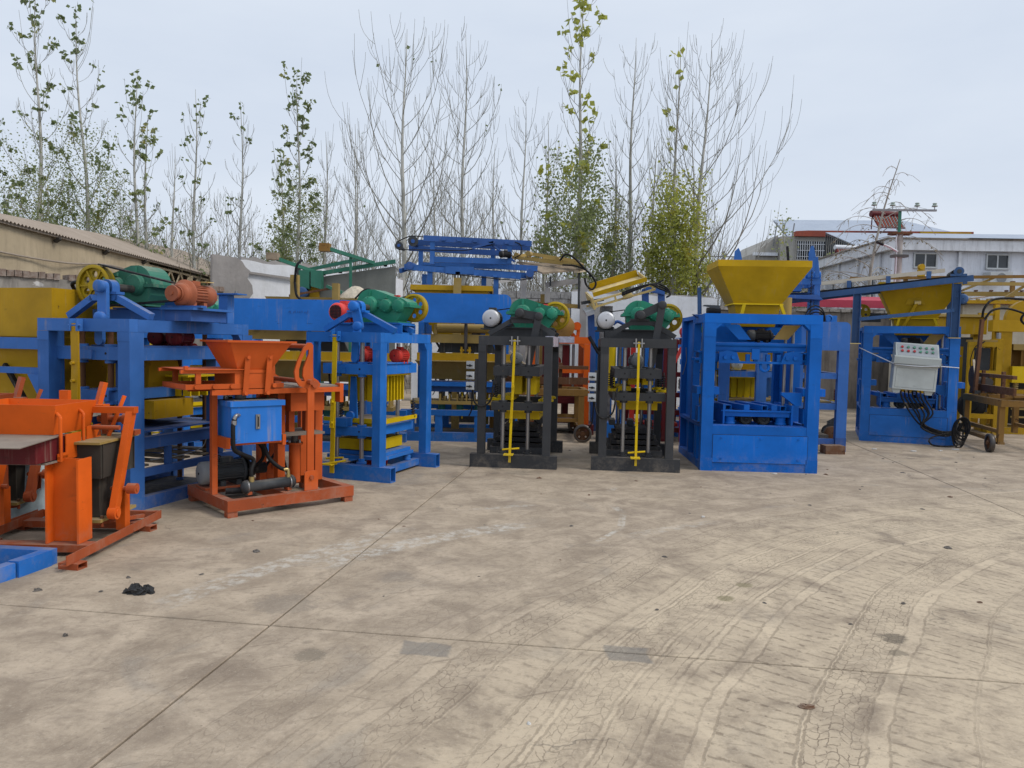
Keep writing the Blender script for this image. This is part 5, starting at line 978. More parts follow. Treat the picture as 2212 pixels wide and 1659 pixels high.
# ---------------------------------------------------------------- deep blue machines with bolted front panel and yellow hopper
def panel_machine(label, loc, yaw, mat, W=1.5, H=2.05, hop=(.20, 1.42, .25, 1.0, 2.77), motor_on=True):
    t = Thing('block_machine', label, 'block machine', loc, yaw, 'blue block machines with bolted panels')
    pw, pd = .15, .12; D = 1.75
    for x in (0, W - pw):
        q = t.box('post', mat, x, x + pw, 0, pd, .0, H - .125)
        t.box('weld_plate', mat, x - .002, x + pw + .002, -.003, -.0005, H - .30, H - .126, p=q); t.box('foot_plate', mat, x - .002, x + pw + .002, -.004, -.0005, .0, .17, p=q)
    tb = t.box('top_beam', mat, 0, W, 0, pd, H - .123, H)
    for x, s in ((pw, 1), (W - pw, -1)): t.prism('gusset', mat, [(x, H - .124), (x + s * .085, H - .124), (x, H - .205)], 'y', .003, pd - .003, p=tb)
    pn = t.box('front_panel', mat, pw + .001, W - pw - .001, .004, .05, .0, .595)
    cv = t.m('cover_plate', mat, MB().box(.155, W - .135, -.004, .003, .115, .475), pn)
    for s_ in ((.150, .1545, .11, .48), (W - .1345, W - .13, .11, .48)): t.box('cover_gap', 'black', s_[0], s_[1], -.0035, .0035, s_[2], s_[3], p=pn)
    for s_ in ((.150, W - .13, .1105, .1145), (.150, W - .13, .4755, .4795)): t.box('cover_gap', 'black', s_[0], s_[1], -.0035, .0035, s_[2], s_[3], p=pn)
    for x in (.26, .77, W - .25):
        for z in (.165, .435):
            if not (x == .77 and z < .3): bolt(t, (x, -.004, z), (0, -1, 0), mat, .014, .012, pn)
    t.box('sill', mat, pw + .001, W - pw - .001, .051, .20, .55, .597)
    # near side: cabinet bays below, frames above
    for x in (.012, W - .112):
        sb = t.box('side_sill', mat, x, x + .10, pd + .001, D, .0, .10); t.box('side_shelf', mat, x, x + .10, pd + .001, D, .55, .60)
        for y in (.38, .50, .98, D - .10): t.box('bay_bar', mat, x, x + .10, y, y + .05, .101, .549, p=sb)
        t.box('bay_back', mat, x + .085, x + .0999, pd + .002, D - .001, .101, .549, p=sb)
        t.box('side_post', mat, x - .005, x + .09, .74, .86, .601, H - .001); t.box('rear_post', mat, x - .008, x + .10, D - .11, D, .601, H - .002)
        t.box('cabinet_side', mat, x + .07, x + .085, .861, D - .111, .601, H - .06); t.box('cabinet_top', mat, x - .006, x + .098, .861, D - .111, H - .058, H - .004)
        t.box('side_beam', mat, x, x + .09, pd + .001, .739, H - .115, H - .003)
        for y in (.26, .36): t.cyl('guide_rod', 'steel', (x + .045, y, .601), (x + .045, y, H - .116), .02, n=10)
        br = t.box('side_bracket', mat, x - .03, x + .13, .20, .44, 1.40, 1.54); t.box('bracket_plate', mat, x - .06, x + .16, .16, .48, 1.541, 1.56, p=br)
        for y in (.22, .42): t.cyl('set_screw', mat, (x - .09, y, 1.45), (x - .03, y, 1.45), .022, n=8, p=br)
        t.box('cross_shelf', mat, x - .05, x + .24, .17, .50, .99, 1.09); t.box('lower_bracket', mat, x - .02, x + .11, .22, .40, .62, .82)
    for x in (1.20, W - .20):
        for y in (.55,): t.cyl('guide_rod', 'steel', (x, y, .60), (x, y, H - .13), .022, n=10)
    t.prism('shelf_bracket', mat, [(W - .16, 1.03), (W - .42, 1.03), (W - .42, 1.0), (W - .24, .86), (W - .16, .86)], 'y', .22, .30)
    t.box('rear_beam', mat, .10, W - .1, D - .1, D - .001, H - .13, H - .003); t.box('rear_beam', mat, .10, W - .1, D - .1, D - .001, .0, .5)
    # moulding carriage
    c = t.m('carriage_bar', mat, MB().box(.14, W - .14, .20, .27, 1.575, 1.645).cyl((.14, .2, 1.655), (W - .14, .2, 1.655), .028, n=12))
    t.box('carriage_tab', mat, .66, .76, .17, .199, 1.46, 1.60, p=c)
    for x, s in ((.36, 1), (W - .34, -1)):
        a = t.prism('roller_arm', mat, [(x - .13, 1.41), (x + .15, 1.41), (x + .15 - (.05 if s > 0 else 0), 1.55), (x - .02 * s, 1.575), (x - .13 + (.05 if s < 0 else 0), 1.55)], 'y', .15, .17)
        for dx in (-.05, .05): bolt(t, (x + dx, .15, 1.485), (0, -1, 0), mat, .028, .03, a)
        t.cyl('roller', mat, (x - s * .12, .26, 1.485), (x - s * .30 if s > 0 else x - s * .16, .26, 1.485), .065, n=16, p=a)
    k = t.box('carriage_frame', mat, .34, W - .32, .207, .26, 1.405, 1.435)
    for x in (.60, .70, .86, 1.0): t.box('carriage_clip', mat, x, x + .05, .21, .27, 1.437, 1.53, p=k)
    t.tube('lifting_hook', mat, [(.80, .26, 1.40), (.80, .24, 1.34), (.85, .24, 1.31), (.90, .24, 1.34), (.90, .26, 1.40)], .02)
    if motor_on: motor(t, .63, .34, 1.775, .078, .34, -90, 'black', 'motor_dark'); t.box('motor_bed', mat, .55, 1.05, .28, .5, 1.684, 1.69)
    t.box('hood', mat, .30, W - .25, .70, .72, 1.55, 1.90)
    t.prism('chute_flap', mat, [(.30, 1.92), (.50, 1.92), (.66, 1.72), (.50, 1.72)], 'y', .24, .26); t.prism('chute_flap', 'dull_yellow', [(W - .55, 1.73), (W - .36, 1.73), (W - .20, 1.92), (W - .42, 1.92)], 'y', .24, .26)
    # vibrating table
    tb = t.box('table_deck', mat, .34, 1.20, .24, 1.0, .70, .765); t.box('deck_edge', mat, .30, 1.24, .215, .239, .765, .785, p=tb)
    for i in range(4): x = .34 + .24 * i; t.bar('deck_channel', mat, (x + .06, .26, .815), (x - .10, 1.1, .815), .085, .07, hollow=.008)
    for x in (.60, .96): t.box('stop_tab', mat, x, x + .07, .235, .26, .786, .86)
    for x in (.43, 1.10):
        for y in (.30, .88): t.m('rubber_mount', mat, MB().lathe((x, y, .598), (0, 0, 1), [(0, .075), (.02, .075), (.03, .06), (.045, .07), (.06, .06), (.075, .07), (.09, .06), (.10, .075)], 18))
    for x in (.66, .90): t.m('vibrator', 'motor_dark', MB().lathe((x, .34, .66), (0, 1, 0), [(0, .001), (0, .03), (.01, .03), (.01, .05), (.0, .055), (.0, .07), (.02, .085), (.3, .085), (.31, .001)], 20))
    for x in (.33, 1.22): t.box('table_side', mat, x - .012, x + .012, .2, 1.0, .60, .86)
    # hopper
    x0, x1, y0, y1, z = hop; h = t.m('hopper', 'yellow', MB().hopper((x0, x1, y0, y1, z - .085), (x0 + .25, x1 - .33, y0 + .14, y1 - .14, 2.21), .012)); t.m('hopper_lip', 'yellow', MB().hopper((x0, x1, y0, y1, z), (x0, x1, y0, y1, z - .084), .012), h)
    t.m('throat_flange', 'bright_yellow', MB().box(x0 + .24, x1 - .32, y0 + .11, y1 - .12, 2.19, 2.208), h); t.m('throat', 'yellow', MB().hopper((x0 + .27, x1 - .34, y0 + .16, y1 - .16, 2.188), (x0 + .33, x1 - .40, y0 + .2, y1 - .2, 1.90), .012))
    t.prism('gate_arm', 'bright_yellow', [(x0 + .33, 2.19), (x0 + .37, 2.19), (x0 + .34, 2.06), (x0 + .30, 2.06)], 'y', .2, .23); t.prism('gate_arm', 'bright_yellow', [(x1 - .42, 2.19), (x1 - .38, 2.19), (x1 - .33, 2.06), (x1 - .37, 2.06)], 'y', .2, .23)
    return t
t = panel_machine('big deep blue block machine with clean front panel and open yellow hopper', (2.48, 9.78), -3, 'deep_blue')
t.prism('gate_lever', 'motor_dark', [(.02, 2.16), (.25, 2.12), (.25, 2.17), (.05, 2.175)], 'y', .30, .33); t.m('gate_motor', 'black', MB().cyl((.12, .5, 2.10), (.30, .5, 2.10), .05, n=14)); t.cyl('flue', 'steel_blue', (.035, .55, 2.06), (.02, .55, 2.42), .028); t.prism('corner_flap', 'navy', [(-.06, 2.055), (.06, 2.055), (.06, 1.98)], 'y', .5, .62)
t.tube('hanging_wire', 'grey_paint', [(-.02, 1.2, 1.6), (.0, 1.25, 1.4), (-.02, 1.4, 1.2)], .006)
# second one with belt conveyor over it and a control cabinet roped to its front
t = panel_machine('blue block machine with a belt conveyor passing over its hopper and a cabinet roped on', (6.24, 13.43), -22, 'blue', hop=(.22, 1.52, .22, .95, 2.84))
hb = t.bar('hopper_strut', 'yellow', (.66, .30, 2.05), (.84, .24, 2.46), .06, .05); t.m('strut_eye', 'pale_yellow', MB().cyl((.80, .24, 2.47), (.90, .24, 2.47), .035, n=12), hb); t.m('pillow_plate', 'yellow', MB().prism([(.66, 2.44), (.98, 2.44), (.92, 2.56), (.70, 2.56)], 'y', .268, .275))
wheel(t, -.02, .55, 2.32, .145, .05, 'pulley', 5, nh=5); t.box('wheel_bracket', 'motor_dark', -.02, .30, .56, .66, 2.14, 2.30)
c = Thing('belt_conveyor', 'dull blue belt conveyor on channel legs, sloping up over the blue machine', 'conveyor', (6.24, 13.43), -22)
S = 'steel_blue'
c.bar('side_channel', S, (-1.3, -.15, 2.52), (1.62, -.15, 2.86), .04, .10); c.bar('side_channel', S, (-1.3, .45, 2.52), (1.62, .45, 2.86), .04, .10)
c.bar('belt', 'rubber', (-1.3, .15, 2.60), (1.36, .15, 2.90), .50, .02); c.bar('guard_board', 'cream', (-1.3, -.12, 2.74), (1.2, -.12, 2.995), .02, .065)
for k in range(4): x = -.9 + .62 * k; c.bar('idler_post', S, (x, -.13, 2.60 + (x + 1.3) * .116), (x, -.13, 2.72 + (x + 1.3) * .116), .07, .05)
c.cyl('head_drum', 'rubber', (1.38, -.10, 2.93), (1.38, .40, 2.93), .09, n=20); b = c.m('bearing', S, MB().cyl((1.40, -.20, 2.97), (1.40, -.13, 2.97), .075, n=18).box(1.28, 1.52, -.19, -.13, 2.89, 2.93)); c.m('bearing_cap', 'motor_dark', MB().cyl((1.40, -.215, 2.97), (1.40, -.20, 2.97), .035, n=12), b)
for x, zt, zb in ((-.14, 2.60, 1.74), (1.38, 2.77, 1.86)):
    lg = c.m('leg', S, MB().box(x - .065, x + .065, -.125, -.11, zb, zt).box(x - .065, x - .052, -.20, -.126, zb, zt).box(x + .052, x + .065, -.20, -.126, zb, zt)); c.box('foot_plate', 'pale_yellow', x - .09, x + .09, -.21, -.10, zb - .015, zb - .001, p=lg)
    for z in (zt - .12, zt - .22): bolt(c, (x + .02, -.126, z), (0, -1, 0), S, .016, .02, lg)
    c.bar('rear_leg', S, (x, .50, zb), (x, .47, zt), .08, .06)
c.bar('tie_bar', S, (-.10, -.16, 2.16), (1.36, -.16, 2.32), .05, .06)
motor(c, 1.50, -.05, 2.52, .085, .3, 0, 'motor_dark', 'steel_blue'); c.tube('belt_cover', 'black', [(1.42, .0, 2.36), (1.36, .0, 2.5), (1.42, .0, 2.7)], .04)
# control cabinet
k = Thing('control_cabinet', 'pale grey control cabinet with rows of red and green buttons, roped askew to the machine', 'cabinet', (6.24, 13.43), -22)
ang = R(-3.5); X = Matrix.Translation((.80, -.24, .95)) @ Matrix.Rotation(-ang, 4, 'Y') @ Matrix.Rotation(R(4), 4, 'Z')
# profile in y-z, pushed along x
bd = k.m('cabinet_body', 'cabinet', MB().at(X).prism([(0, 0), (.34, 0), (.34, .80), (.16, .80), (-.03, .56), (-.05, .42), (0, .40)][::-1], 'x', -.335, .335))
k.m('desk_lip', 'cabinet', MB().at(X).prism([(-.075, .44), (-.002, .41), (.33, .41), (.33, .43), (.01, .56), (.0, .575), (-.06, .565), (-.075, .55)][::-1], 'x', -.36, .36), bd)
tilt = math.atan2(.24, .19); P0 = Vector((0, .065, .68)); nrm = Vector((0, -.24, .19)).normalized(); up_ = Vector((0, .19, .24)).normalized()
q = [P0 + Vector((sx * .31, 0, 0)) + up_ * (sz * .125) + nrm * .004 for sx, sz in ((-1, -1), (1, -1), (1, 1), (-1, 1))]
k.m('button_panel', 'light_grey', MB().at(X).add(q + [p - nrm * .006 for p in q], [(0, 1, 2, 3), (0, 4, 5, 1), (1, 5, 6, 2), (2, 6, 7, 3), (3, 7, 4, 0)]), bd)
for row in range(2):
    for i in range(6):
        p = P0 + Vector((-.235 + .094 * i, 0, 0)) + up_ * (.05 - .085 * row) + nrm * .005; col = 'btn_red' if (row == 0 and i == 0) or (row == 1 and i < 3) else 'btn_green'
        k.m('button', 'steel', MB().at(X).cyl(p, p + nrm * .008, .027, n=14), bd); k.m('button_cap', col, MB().at(X).cyl(p + nrm * .008, p + nrm * .022, .021, n=14), bd)
for x in (-.27, .23): k.m('cabinet_foot', 'cabinet', MB().at(X).prism([(x - .06, -.001), (x + .08, -.001), (x + .06, -.07), (x - .04, -.07)], 'y', .03, .10), bd)
k.m('door_seam', 'grey_paint', MB().at(X).box(-.30, .30, -.0022, -.0006, .03, .034).box(-.30, .30, -.0022, -.0006, .365, .369).box(-.30, -.296, -.0022, -.0006, .034, .365).box(.296, .30, -.0022, -.0006, .034, .365), bd)
r = random.Random(3)
cb = Thing('power_cable', 'bundle of black power cables hanging below the grey cabinet into a coil', 'cable', (6.24, 13.43), -22)
for i in range(7):
    x = .62 + .06 * i; d = r.uniform(-.04, .04); cb.tube('cable', 'rubber', [(x, -.10, .93), (x + .02, -.14, .80), (x + .18 + d, -.16, .55), (.98 + d, -.17 - .01 * i, .36 + d), (1.28, -.18, .24 + d * 1.5), (1.50 + d * .5, -.19, .30 + d), (1.56 + d, -.2, .42)], .014)
for i in range(5): z = .30 + .03 * i; cb.tube('cable_coil', 'rubber', [(1.52 + .10 * math.cos(a * .7854) + .012 * i, -.19 - .015 * i, z - .06 + (.24 - .02 * i) * math.sin(a * .7854)) for a in range(9)], .015)
cb.tube('floor_loop', 'rubber', [(1.42, -.18, .26), (1.10, -.22, .14), (1.12, -.25, .03), (1.36, -.26, .02), (1.55, -.22, .08), (1.58, -.2, .3)], .014)
rp_ = Thing('tie_rope', 'thin white rope tied from a blue post round the grey cabinet', 'rope', (6.24, 13.43), -22); rp_.tube('rope', 'pvc', [(-.06, -.01, 1.66), (.12, -.10, 1.57), (.50, -.31, 1.385)], .008); rp_.tube('rope', 'pvc', [(.50, -.312, 1.385), (.85, -.325, 1.36), (1.14, -.32, 1.37)], .008); rp_.tube('rope', 'pvc', [(1.14, -.32, 1.37), (1.30, -.1, 1.36), (1.50, -.012, 1.345)], .008)
m2 = Thing('belt_motor', 'small rusty motor with black belt on the concrete beside the blue machine', 'motor', (5.72, 13.35), -20); mo = motor(m2, 0, 0, .13, .12, .34, 10, 'motor_dark', 'rust'); m2.m('belt_guard', 'motor_dark', MB().bar((-.06, .2, .26), (.16, .2, .40), .04, .13))
# ---------------------------------------------------------------- big press whose end stands past the yellow-hopper machine
t = Thing('block_press', 'tall blue press with rounded side plate, its end showing behind the big deep blue machine', 'block press', (5.30, 11.86), -4)
B_ = 'blue_worn'
def side_plate(t, y, x0, x1, mat, z1=2.05, zc=1.60, pw=.16, th=.10):
    o = t.prism('side_plate', mat, [(x0, zc), (x0, z1)] + arcpts(x1 - .08, z1 - .08, .08, 90, 0, 5) + [(x1, zc)], 'y', y, y + th); return o
for y in (0, 1.35):
    sp = side_plate(t, y, -2.0, .0, B_)
    for x0, x1 in ((-2.0, -1.84), (-1.42, -1.26), (-.86, -.70), (-.16, 0)):
        t.box('post', B_, x0, x1, y + .002, y + .10, 0 if x0 != -1.42 else .1, 1.598)
t.box('foot_plate', 'navy', -.163, .003, -.004, .0, 0, .22)
for z0, z1 in ((1.15, 1.24), (.66, .76)): t.box('cross_beam', B_, -1.838, -.162, .03, .12, z0, z1); t.box('side_rail', B_, -.13, -.03, .104, 1.34, z0, z1)
t.m('lug', 'blue', MB().lathe((-.32, .05, 2.10), (0, 1, 0), [(0, .045), (0, .065), (.05, .065), (.05, .045)], 16)); t.box('top_plate', 'blue', -.42, -.04, .5, .9, 2.0, 2.17)
t.box('mould_tray', 'dull_yellow', -1.8, -.2, .15, 1.2, .765, .785); tamper(t, -1.84, -1.30, .3, .9, .80, 1.12, 5, 2, 'bright_yellow', .04); t.box('drive_box', 'ochre', -1.8, -.5, .7, 1.2, 1.25, 1.55)
spring(t, -.10, .2, .80, .98, .04, 'maroon', 7, .01); t.box('spring_seat', 'bright_yellow', -.18, -.02, .12, .28, .786, .80)
for x in (-1.6, -1.1): motor(t, x, .5, 1.33, .08, .3, 0, 'light_grey', 'light_grey')
for z in (1.05, .9): t.m('shackle', 'steel', MB().lathe((.02, .3, z), (0, 1, 0), [(0, .02), (0, .035), (.02, .035), (.02, .02)], 12))
t.box('gravel_tray', 'stone', -.9, -.2, .2, 1.2, .18, .24); t.box('low_beam', 'navy', -1.83, -.17, .02, .10, .10, .20)
tag(MB().box(0, .30, 0, .22, 0, .13).make('timber_block', 'rust', None), 'rusty packing block on the concrete under the tall blue press', 'block').location = (4.86, 11.55, 0)
# hoist tower between the two machines
t = Thing('hoist_tower', 'blue four legged hoist tower with crank arm and dangling chain over the yellow hopper', 'hoist', (5.0, 12.6), -14)
N_ = 'blue_worn'
for x, y, s in ((0, 0, .09), (0, .75, .09), (-.75, 0, .09), (-.75, .75, .09)): t.box('leg', N_, x, x + s, y, y + s, 0, 2.685)
for y in (0, .75): t.box('top_beam', N_, -.76, .10, y - .005, y + .095, 2.687, 2.79)
for x in (-.75, 0): t.box('top_rail', N_, x, x + .09, .096, .744, 2.69, 2.787)
t.box('deck', 'navy', -.74, .0, .1, .7, 2.55, 2.56); t.box('winch_frame', N_, -.55, -.2, .02, .3, 2.58, 2.66); t.prism('chute', 'navy', [(-.75, 2.50), (.02, 2.50), (.10, 2.42), (-.75, 2.46)], 'y', -.3, .5)
ck = t.prism('crank_arm', N_, [(-.12, 2.80), (-.03, 2.80), (-.01, 3.15), (-.05, 3.32), (-.09, 3.32), (-.12, 3.2)], 'y', -.08, -.05); t.bar('link_rod', N_, (.0, -.03, 3.14), (.03, -.03, 2.8), .06, .04); t.bar('brace', N_, (.02, .0, 3.05), (.10, .3, 2.80), .05); t.cyl('winch_drum', 'blue', (-.12, .25, 2.86), (.12, .25, 2.86), .07)
t.prism('guide_fin', N_, [(-1.34, 2.60), (-1.14, 2.60), (-1.15, 2.98), (-1.20, 3.22), (-1.24, 3.30), (-1.30, 3.24)], 'y', -.1, -.06); t.bar('fin_bar', N_, (-1.3, -.03, 2.72), (-.7, -.03, 2.72), .06); t.bar('push_rod', 'black', (-.40, .0, 2.8), (-.46, -.05, 3.32), .04)
ch = MB()
for i in range(24): z = 2.9 - i * .03; ch.lathe((-.07, -.14, z), (0, 1, 0) if i % 2 else (1, 0, 0), [(-.004, .007), (-.004, .017), (.004, .017), (.004, .007)], 8)
t.m('chain', 'black', ch)
# coil of hose and yellow ram standing behind the panel machine
hs = Thing('hose_coil', 'black rubber hose coiled behind the top beam of the deep blue machine', 'hose', (4.75, 11.9), 0)
for i in range(4): hs.tube('coil', 'rubber', [(.16 * math.cos(a * .6283) * (1 - .10 * i) + .02 * i, .03 * i, 2.08 + (.22 - .05 * i) * math.sin(a * .6283)) for a in range(11)], .011)
tag(MB().cyl((0, 0, 1.5), (0, 0, 2.42), .09).make('ram_cylinder', 'dull_yellow', None), 'upright dusty yellow ram cylinder behind the deep blue machine', 'cylinder').location = (4.32, 12.0, 0)

# ---------------------------------------------------------------- two large presses with blue side panels at the back
def big_press(label, loc, yaw, x0, x1, zp0, zp1, detail=True):
    t = Thing('block_press', label, 'block press', loc, yaw, 'large presses with blue side panels'); B_ = 'blue'
    c = .10; t.prism('side_panel', B_, [(x0, zp0)] + [(x0, zp1 - c)] + arcpts(x0 + c, zp1 - c, c, 180, 90, 4)[1:] + arcpts(x1 - c, zp1 - c, c, 90, 0, 4) + [(x1, zp0 + c)] + arcpts(x1 - c, zp0 + c, c, 0, -90, 4)[1:], 'y', 0, .05)
    t.box('rear_panel', B_, x0, x1, 1.5, 1.55, zp0, zp1)
    for y in (.06, 1.3): t.box('base_beam', B_, x0 - .1, x1 + .25, y, y + .14, 0, .145)
    for y in (.065, 1.31): t.box('middle_beam', B_, x0 - .1, x1 + .25, y, y + .12, .42, .51)
    for x in (x0 + .46, x0 + 1.10, x1 + .02, x0):
        for y in (.07, 1.315): t.box('post', B_, x, x + .12, y, y + .10, .146, .419)
    for x in (x0 + .03, x1 - .13):
        t.box('frame_post', B_, x, x + .10, 1.2, 1.295, .52, zp0 + .1)
    t.box('pit', 'dark_in', x0, x1, .5, 1.2, .05, .10)
    yb = t.box('feed_beam', 'ochre', x0 + .15, x1 + .20, .10, .18, 1.315, 1.435); t.box('feed_lip', 'dull_yellow', x0 + .15, x1 + .2, .02, .099, 1.30, 1.312, p=yb)
    t.m('feed_bin', 'dull_yellow', MB().hopper((x0 + .1, x1 + .1, .2, 1.2, 1.31), (x0 + .35, x1 - .1, .35, 1.0, 1.0), .012))
    t.m('roller', 'dull_yellow', MB().cyl((x0 + .45, .35, 1.84), (x1 - .25, .35, 1.84), .075, n=18)); t.box('roller_beam', 'dull_yellow', x0 + .2, x1 - .1, .30, .40, 1.60, 1.74)
    for x in (x0 + .40, x1 - .25): t.box('roller_bearing', 'dull_yellow', x, x + .05, .28, .42, 1.742, 1.90)
    xr = (x0 + x1) / 2 + .10; rm = t.cyl('ram', 'dark_steel', (xr, .22, 1.46), (xr, .22, 1.92), .028, n=12); t.m('clevis', 'ochre', MB().box(xr - .08, xr - .05, .18, .27, 1.436, 1.54).box(xr + .05, xr + .08, .18, .27, 1.436, 1.54).cyl((xr - .09, .22, 1.48), (xr + .09, .22, 1.48), .02, n=8), rm)
    t.prism('chute_plate', 'motor_dark', [(xr - .5, 1.44), (xr + .5, 1.44), (xr + .4, 1.66), (xr - .4, 1.66)], 'y', .5, .52)
    t.bar('rail', 'blue', (x0 + .2, .15, .93), (x1 + .1, .15, .93), .06, .07); t.box('carriage', 'navy', x0 + .2, x1 + .1, .2, .5, .80, .97)
    vt = t.box('vibration_table', 'dull_yellow', x0 + .05, x1 + .25, .12, .7, .60, .655)
    k = 0; x = x0 + .52
    while x < x1 + .1:
        t.prism('table_fin', 'dull_yellow', [(.13, .656), (.42, .656), (.42, .80), (.13, .76)], 'x', x, x + .025); t.prism('table_fin', 'dull_yellow', [(.13, .656), (.42, .656), (.42, .80), (.13, .76)], 'x', x + .15, x + .175); spring(t, x + .09, .2, .656, .73, .028, 'brass', 4, .008); x += .28
    for i in range(5): t.cyl('rubber_mount', 'green_worn', (x0 + .55 + .3 * i, .25, .512), (x0 + .55 + .3 * i, .25, .598), .06, n=12)
    return t
t = big_press('large press with sky blue side panel under the tiered conveyor', (0, 12.1), 0, -1.70, -.04, 1.92, 2.39)
hb = Thing('feed_hopper', 'long yellow feed hopper standing behind the sky blue panel under the conveyor legs', 'hopper', (0, 13.3), 0); hb.m('hopper', 'ochre', MB().hopper((-1.80, -.40, 0, .9, 2.61), (-1.40, -.8, .2, .7, 1.7), .02)); hb.m('lip', 'ochre', MB().hopper((-1.82, -.38, -.02, .92, 2.61), (-1.82, -.38, -.02, .92, 2.52), .018)); hb.box('ram_post', 'dull_yellow', -1.05, -.92, -.18, -.06, 0, 2.73)
for x in (-1.7, -.5): hb.box('leg', 'ochre', x, x + .08, .3, .4, 0, 2.4)
t = big_press('large press with long deep blue panel between the worn press and the blue press', (0, 10.6), -1, -4.12, -1.95, 1.73, 2.17)
sc = MB(); rs = random.Random(6)
for i in range(9): x = -3.17 + .032 * i; sc.bar((x, -.004, 1.96 + rs.uniform(0, .03)), (x + rs.uniform(-.012, .025), -.004, 2.0 + rs.uniform(-.015, .02)), .006, .004, (0, 1, 0))
t.m('chalk_marks', 'navy', sc)
hb = Thing('feed_hopper', 'dull yellow hopper edge with two upright rams behind the long deep blue panel', 'hopper', (0, 12.0), 0); hb.m('hopper', 'dull_yellow', MB().hopper((-3.95, -2.3, 0, .9, 2.28), (-3.6, -2.6, .2, .7, 1.6), .02)); hb.box('ram_post', 'dull_yellow', -3.52, -3.40, -.1, .02, 0, 2.62); hb.box('ram_post', 'dull_yellow', -2.86, -2.76, -.1, .02, 0, 2.50)
for x in (-3.8, -2.5): hb.box('leg', 'dull_yellow', x, x + .08, .3, .4, 0, 2.2)
hb.tube('hose', 'rubber', [(-3.44, -.12, 2.5), (-3.40, -.16, 2.75), (-3.33, -.1, 2.85)], .02); hb.tube('hose', 'rubber', [(-3.44, -.12, 2.5), (-3.40, -.16, 2.3), (-3.3, -.14, 2.2)], .02)
tb = MB(); rng = random.Random(8); n = 8; v = []; f = []
for i in range(n + 1):
    for j in range(n + 1): x, y = -1 + 2 * i / n, -1 + 2 * j / n; v.append((x * .28, y * .2, .22 * max(0, 1 - x * x) * max(0, 1 - y * y) + rng.uniform(-.02, .02)))
for i in range(n):
    for j in range(n): a = i * (n + 1) + j; f.append((a, a + n + 1, a + n + 2, a + 1))
solo('sack', 'sack', tb.add(v, f, True), 'crumpled cream sack lying on the yellow hopper behind the green gearbox', 'sack').location = (-2.55, 12.2, 2.26)

# ---------------------------------------------------------------- tiered blue conveyor frames
t = Thing('stacking_conveyor', 'two tier blue chain conveyor frame on tall legs above the sky blue panel', 'conveyor', (0, 13.5), 0); B_ = 'blue_worn'
for x, y in ((-1.50, 0), (-.32, 0), (-1.66, .55), (-.56, .55)): t.box('leg', B_, x - .045, x + .045, y - .045, y + .045, 0, 2.86)
for y, a, b in ((-.05, (-1.95, 2.93), (.12, 2.80)), (.50, (-1.85, 2.98), (.35, 2.86))): t.bar('lower_channel', B_, (a[0], y, a[1]), (b[0], y, b[1]), .05, .10)
t.bar('upper_channel', B_, (-.80, .2, 3.02), (.42, .2, 2.97), .05, .10); t.bar('end_rail', B_, (-2.02, -.05, 2.86), (-1.85, .5, 3.0), .05, .08); t.box('drive_box', B_, -1.22, -.72, -.09, .05, 2.82, 2.95)
for x in (-1.85, .28): q = t.m('roller', 'navy', MB().cyl((x, -.1, 2.86 if x > 0 else 2.95), (x, .5, 2.86 if x > 0 else 2.98), .07, n=16))
ch = MB().tube([(-1.2, -.1, 2.82), (-.7, -.1, 2.78), (0, -.1, 2.73), (.3, -.1, 2.77)], .009, 6); ch.tube([(-1.05, -.08, 2.8), (-1.04, -.08, 2.3)], .014, 5, 1); ch.tube([(-.95, -.08, 2.8), (-.95, -.08, 2.3)], .014, 5, 1); t.m('chain', 'black', ch)
for i in range(6): t.box('roller_lug', B_, -1.7 + .33 * i, -1.62 + .33 * i, -.09, -.078, 2.86 - .02 * i, 2.90 - .02 * i)
u = Thing('stacking_conveyor', 'blue chain conveyor set upside down on top of the two tier frame, chain drooping', 'conveyor', (0, 13.5), 0)
for x, y in ((-1.46, -.02), (-.09, -.02), (-1.73, .5), (-.40, .5)): u.box('leg', B_, x - .04, x + .04, y - .04, y + .04, 3.02 if x > -1.0 else 2.99, 3.40)
for y, a, b in ((-.05, (-1.62, 3.44), (.30, 3.38)), (.48, (-1.95, 3.33), (-.1, 3.26)), (.2, (-1.9, 3.40), (.28, 3.34))): u.bar('side_channel', 'navy', (a[0], y, a[1]), (b[0], y, b[1]), .05, .10)
u.bar('foot_rail', B_, (-1.48, -.02, 3.075), (-.05, -.02, 3.06), .06, .10); u.bar('foot_rail', B_, (-1.75, .5, 3.03), (-.38, .5, 3.02), .05, .09)
for x, z, r_ in ((-2.05, 3.30, .07), (-1.80, 3.38, .09)): g = u.m('sprocket', 'motor_dark', MB().cyl((x, -.08, z), (x, -.04, z), r_, n=16).cyl((x, -.05, z), (x, .5, z), .03, n=10)); u.m('sprocket_hub', 'navy', MB().cyl((x, -.10, z), (x, -.082, z), r_ * .4, n=10), g)
for i in range(6): u.box('chain_lug', 'navy', -1.3 + .28 * i, -1.22 + .28 * i, -.10, -.076, 3.40 - .009 * i, 3.44 - .009 * i)
u.m('chain', 'black', MB().tube([(-2.06, -.06, 3.23), (-1.5, -.06, 3.235), (-.9, -.06, 3.24), (-.65, -.06, 3.30), (-.3, -.06, 3.36)], .009, 6).tube([(-2.1, -.06, 3.36), (-1.85, -.06, 3.47), (-1.6, -.06, 3.46)], .010, 6)); u.bar('tension_arm', 'navy', (-.75, -.08, 3.28), (-.35, -.08, 3.40), .04); u.bar('brace', 'navy', (-.4, .0, 3.35), (.0, .3, 3.1), .03)
motor(u, -.26, -.2, 3.17, .06, .22, -60, 'black', 'black', feet=False); u.tube('cable', 'rubber', [(.0, -.1, 3.4), (.1, -.1, 3.35), (.12, -.12, 3.2), (.0, -.1, 3.12)], .010)
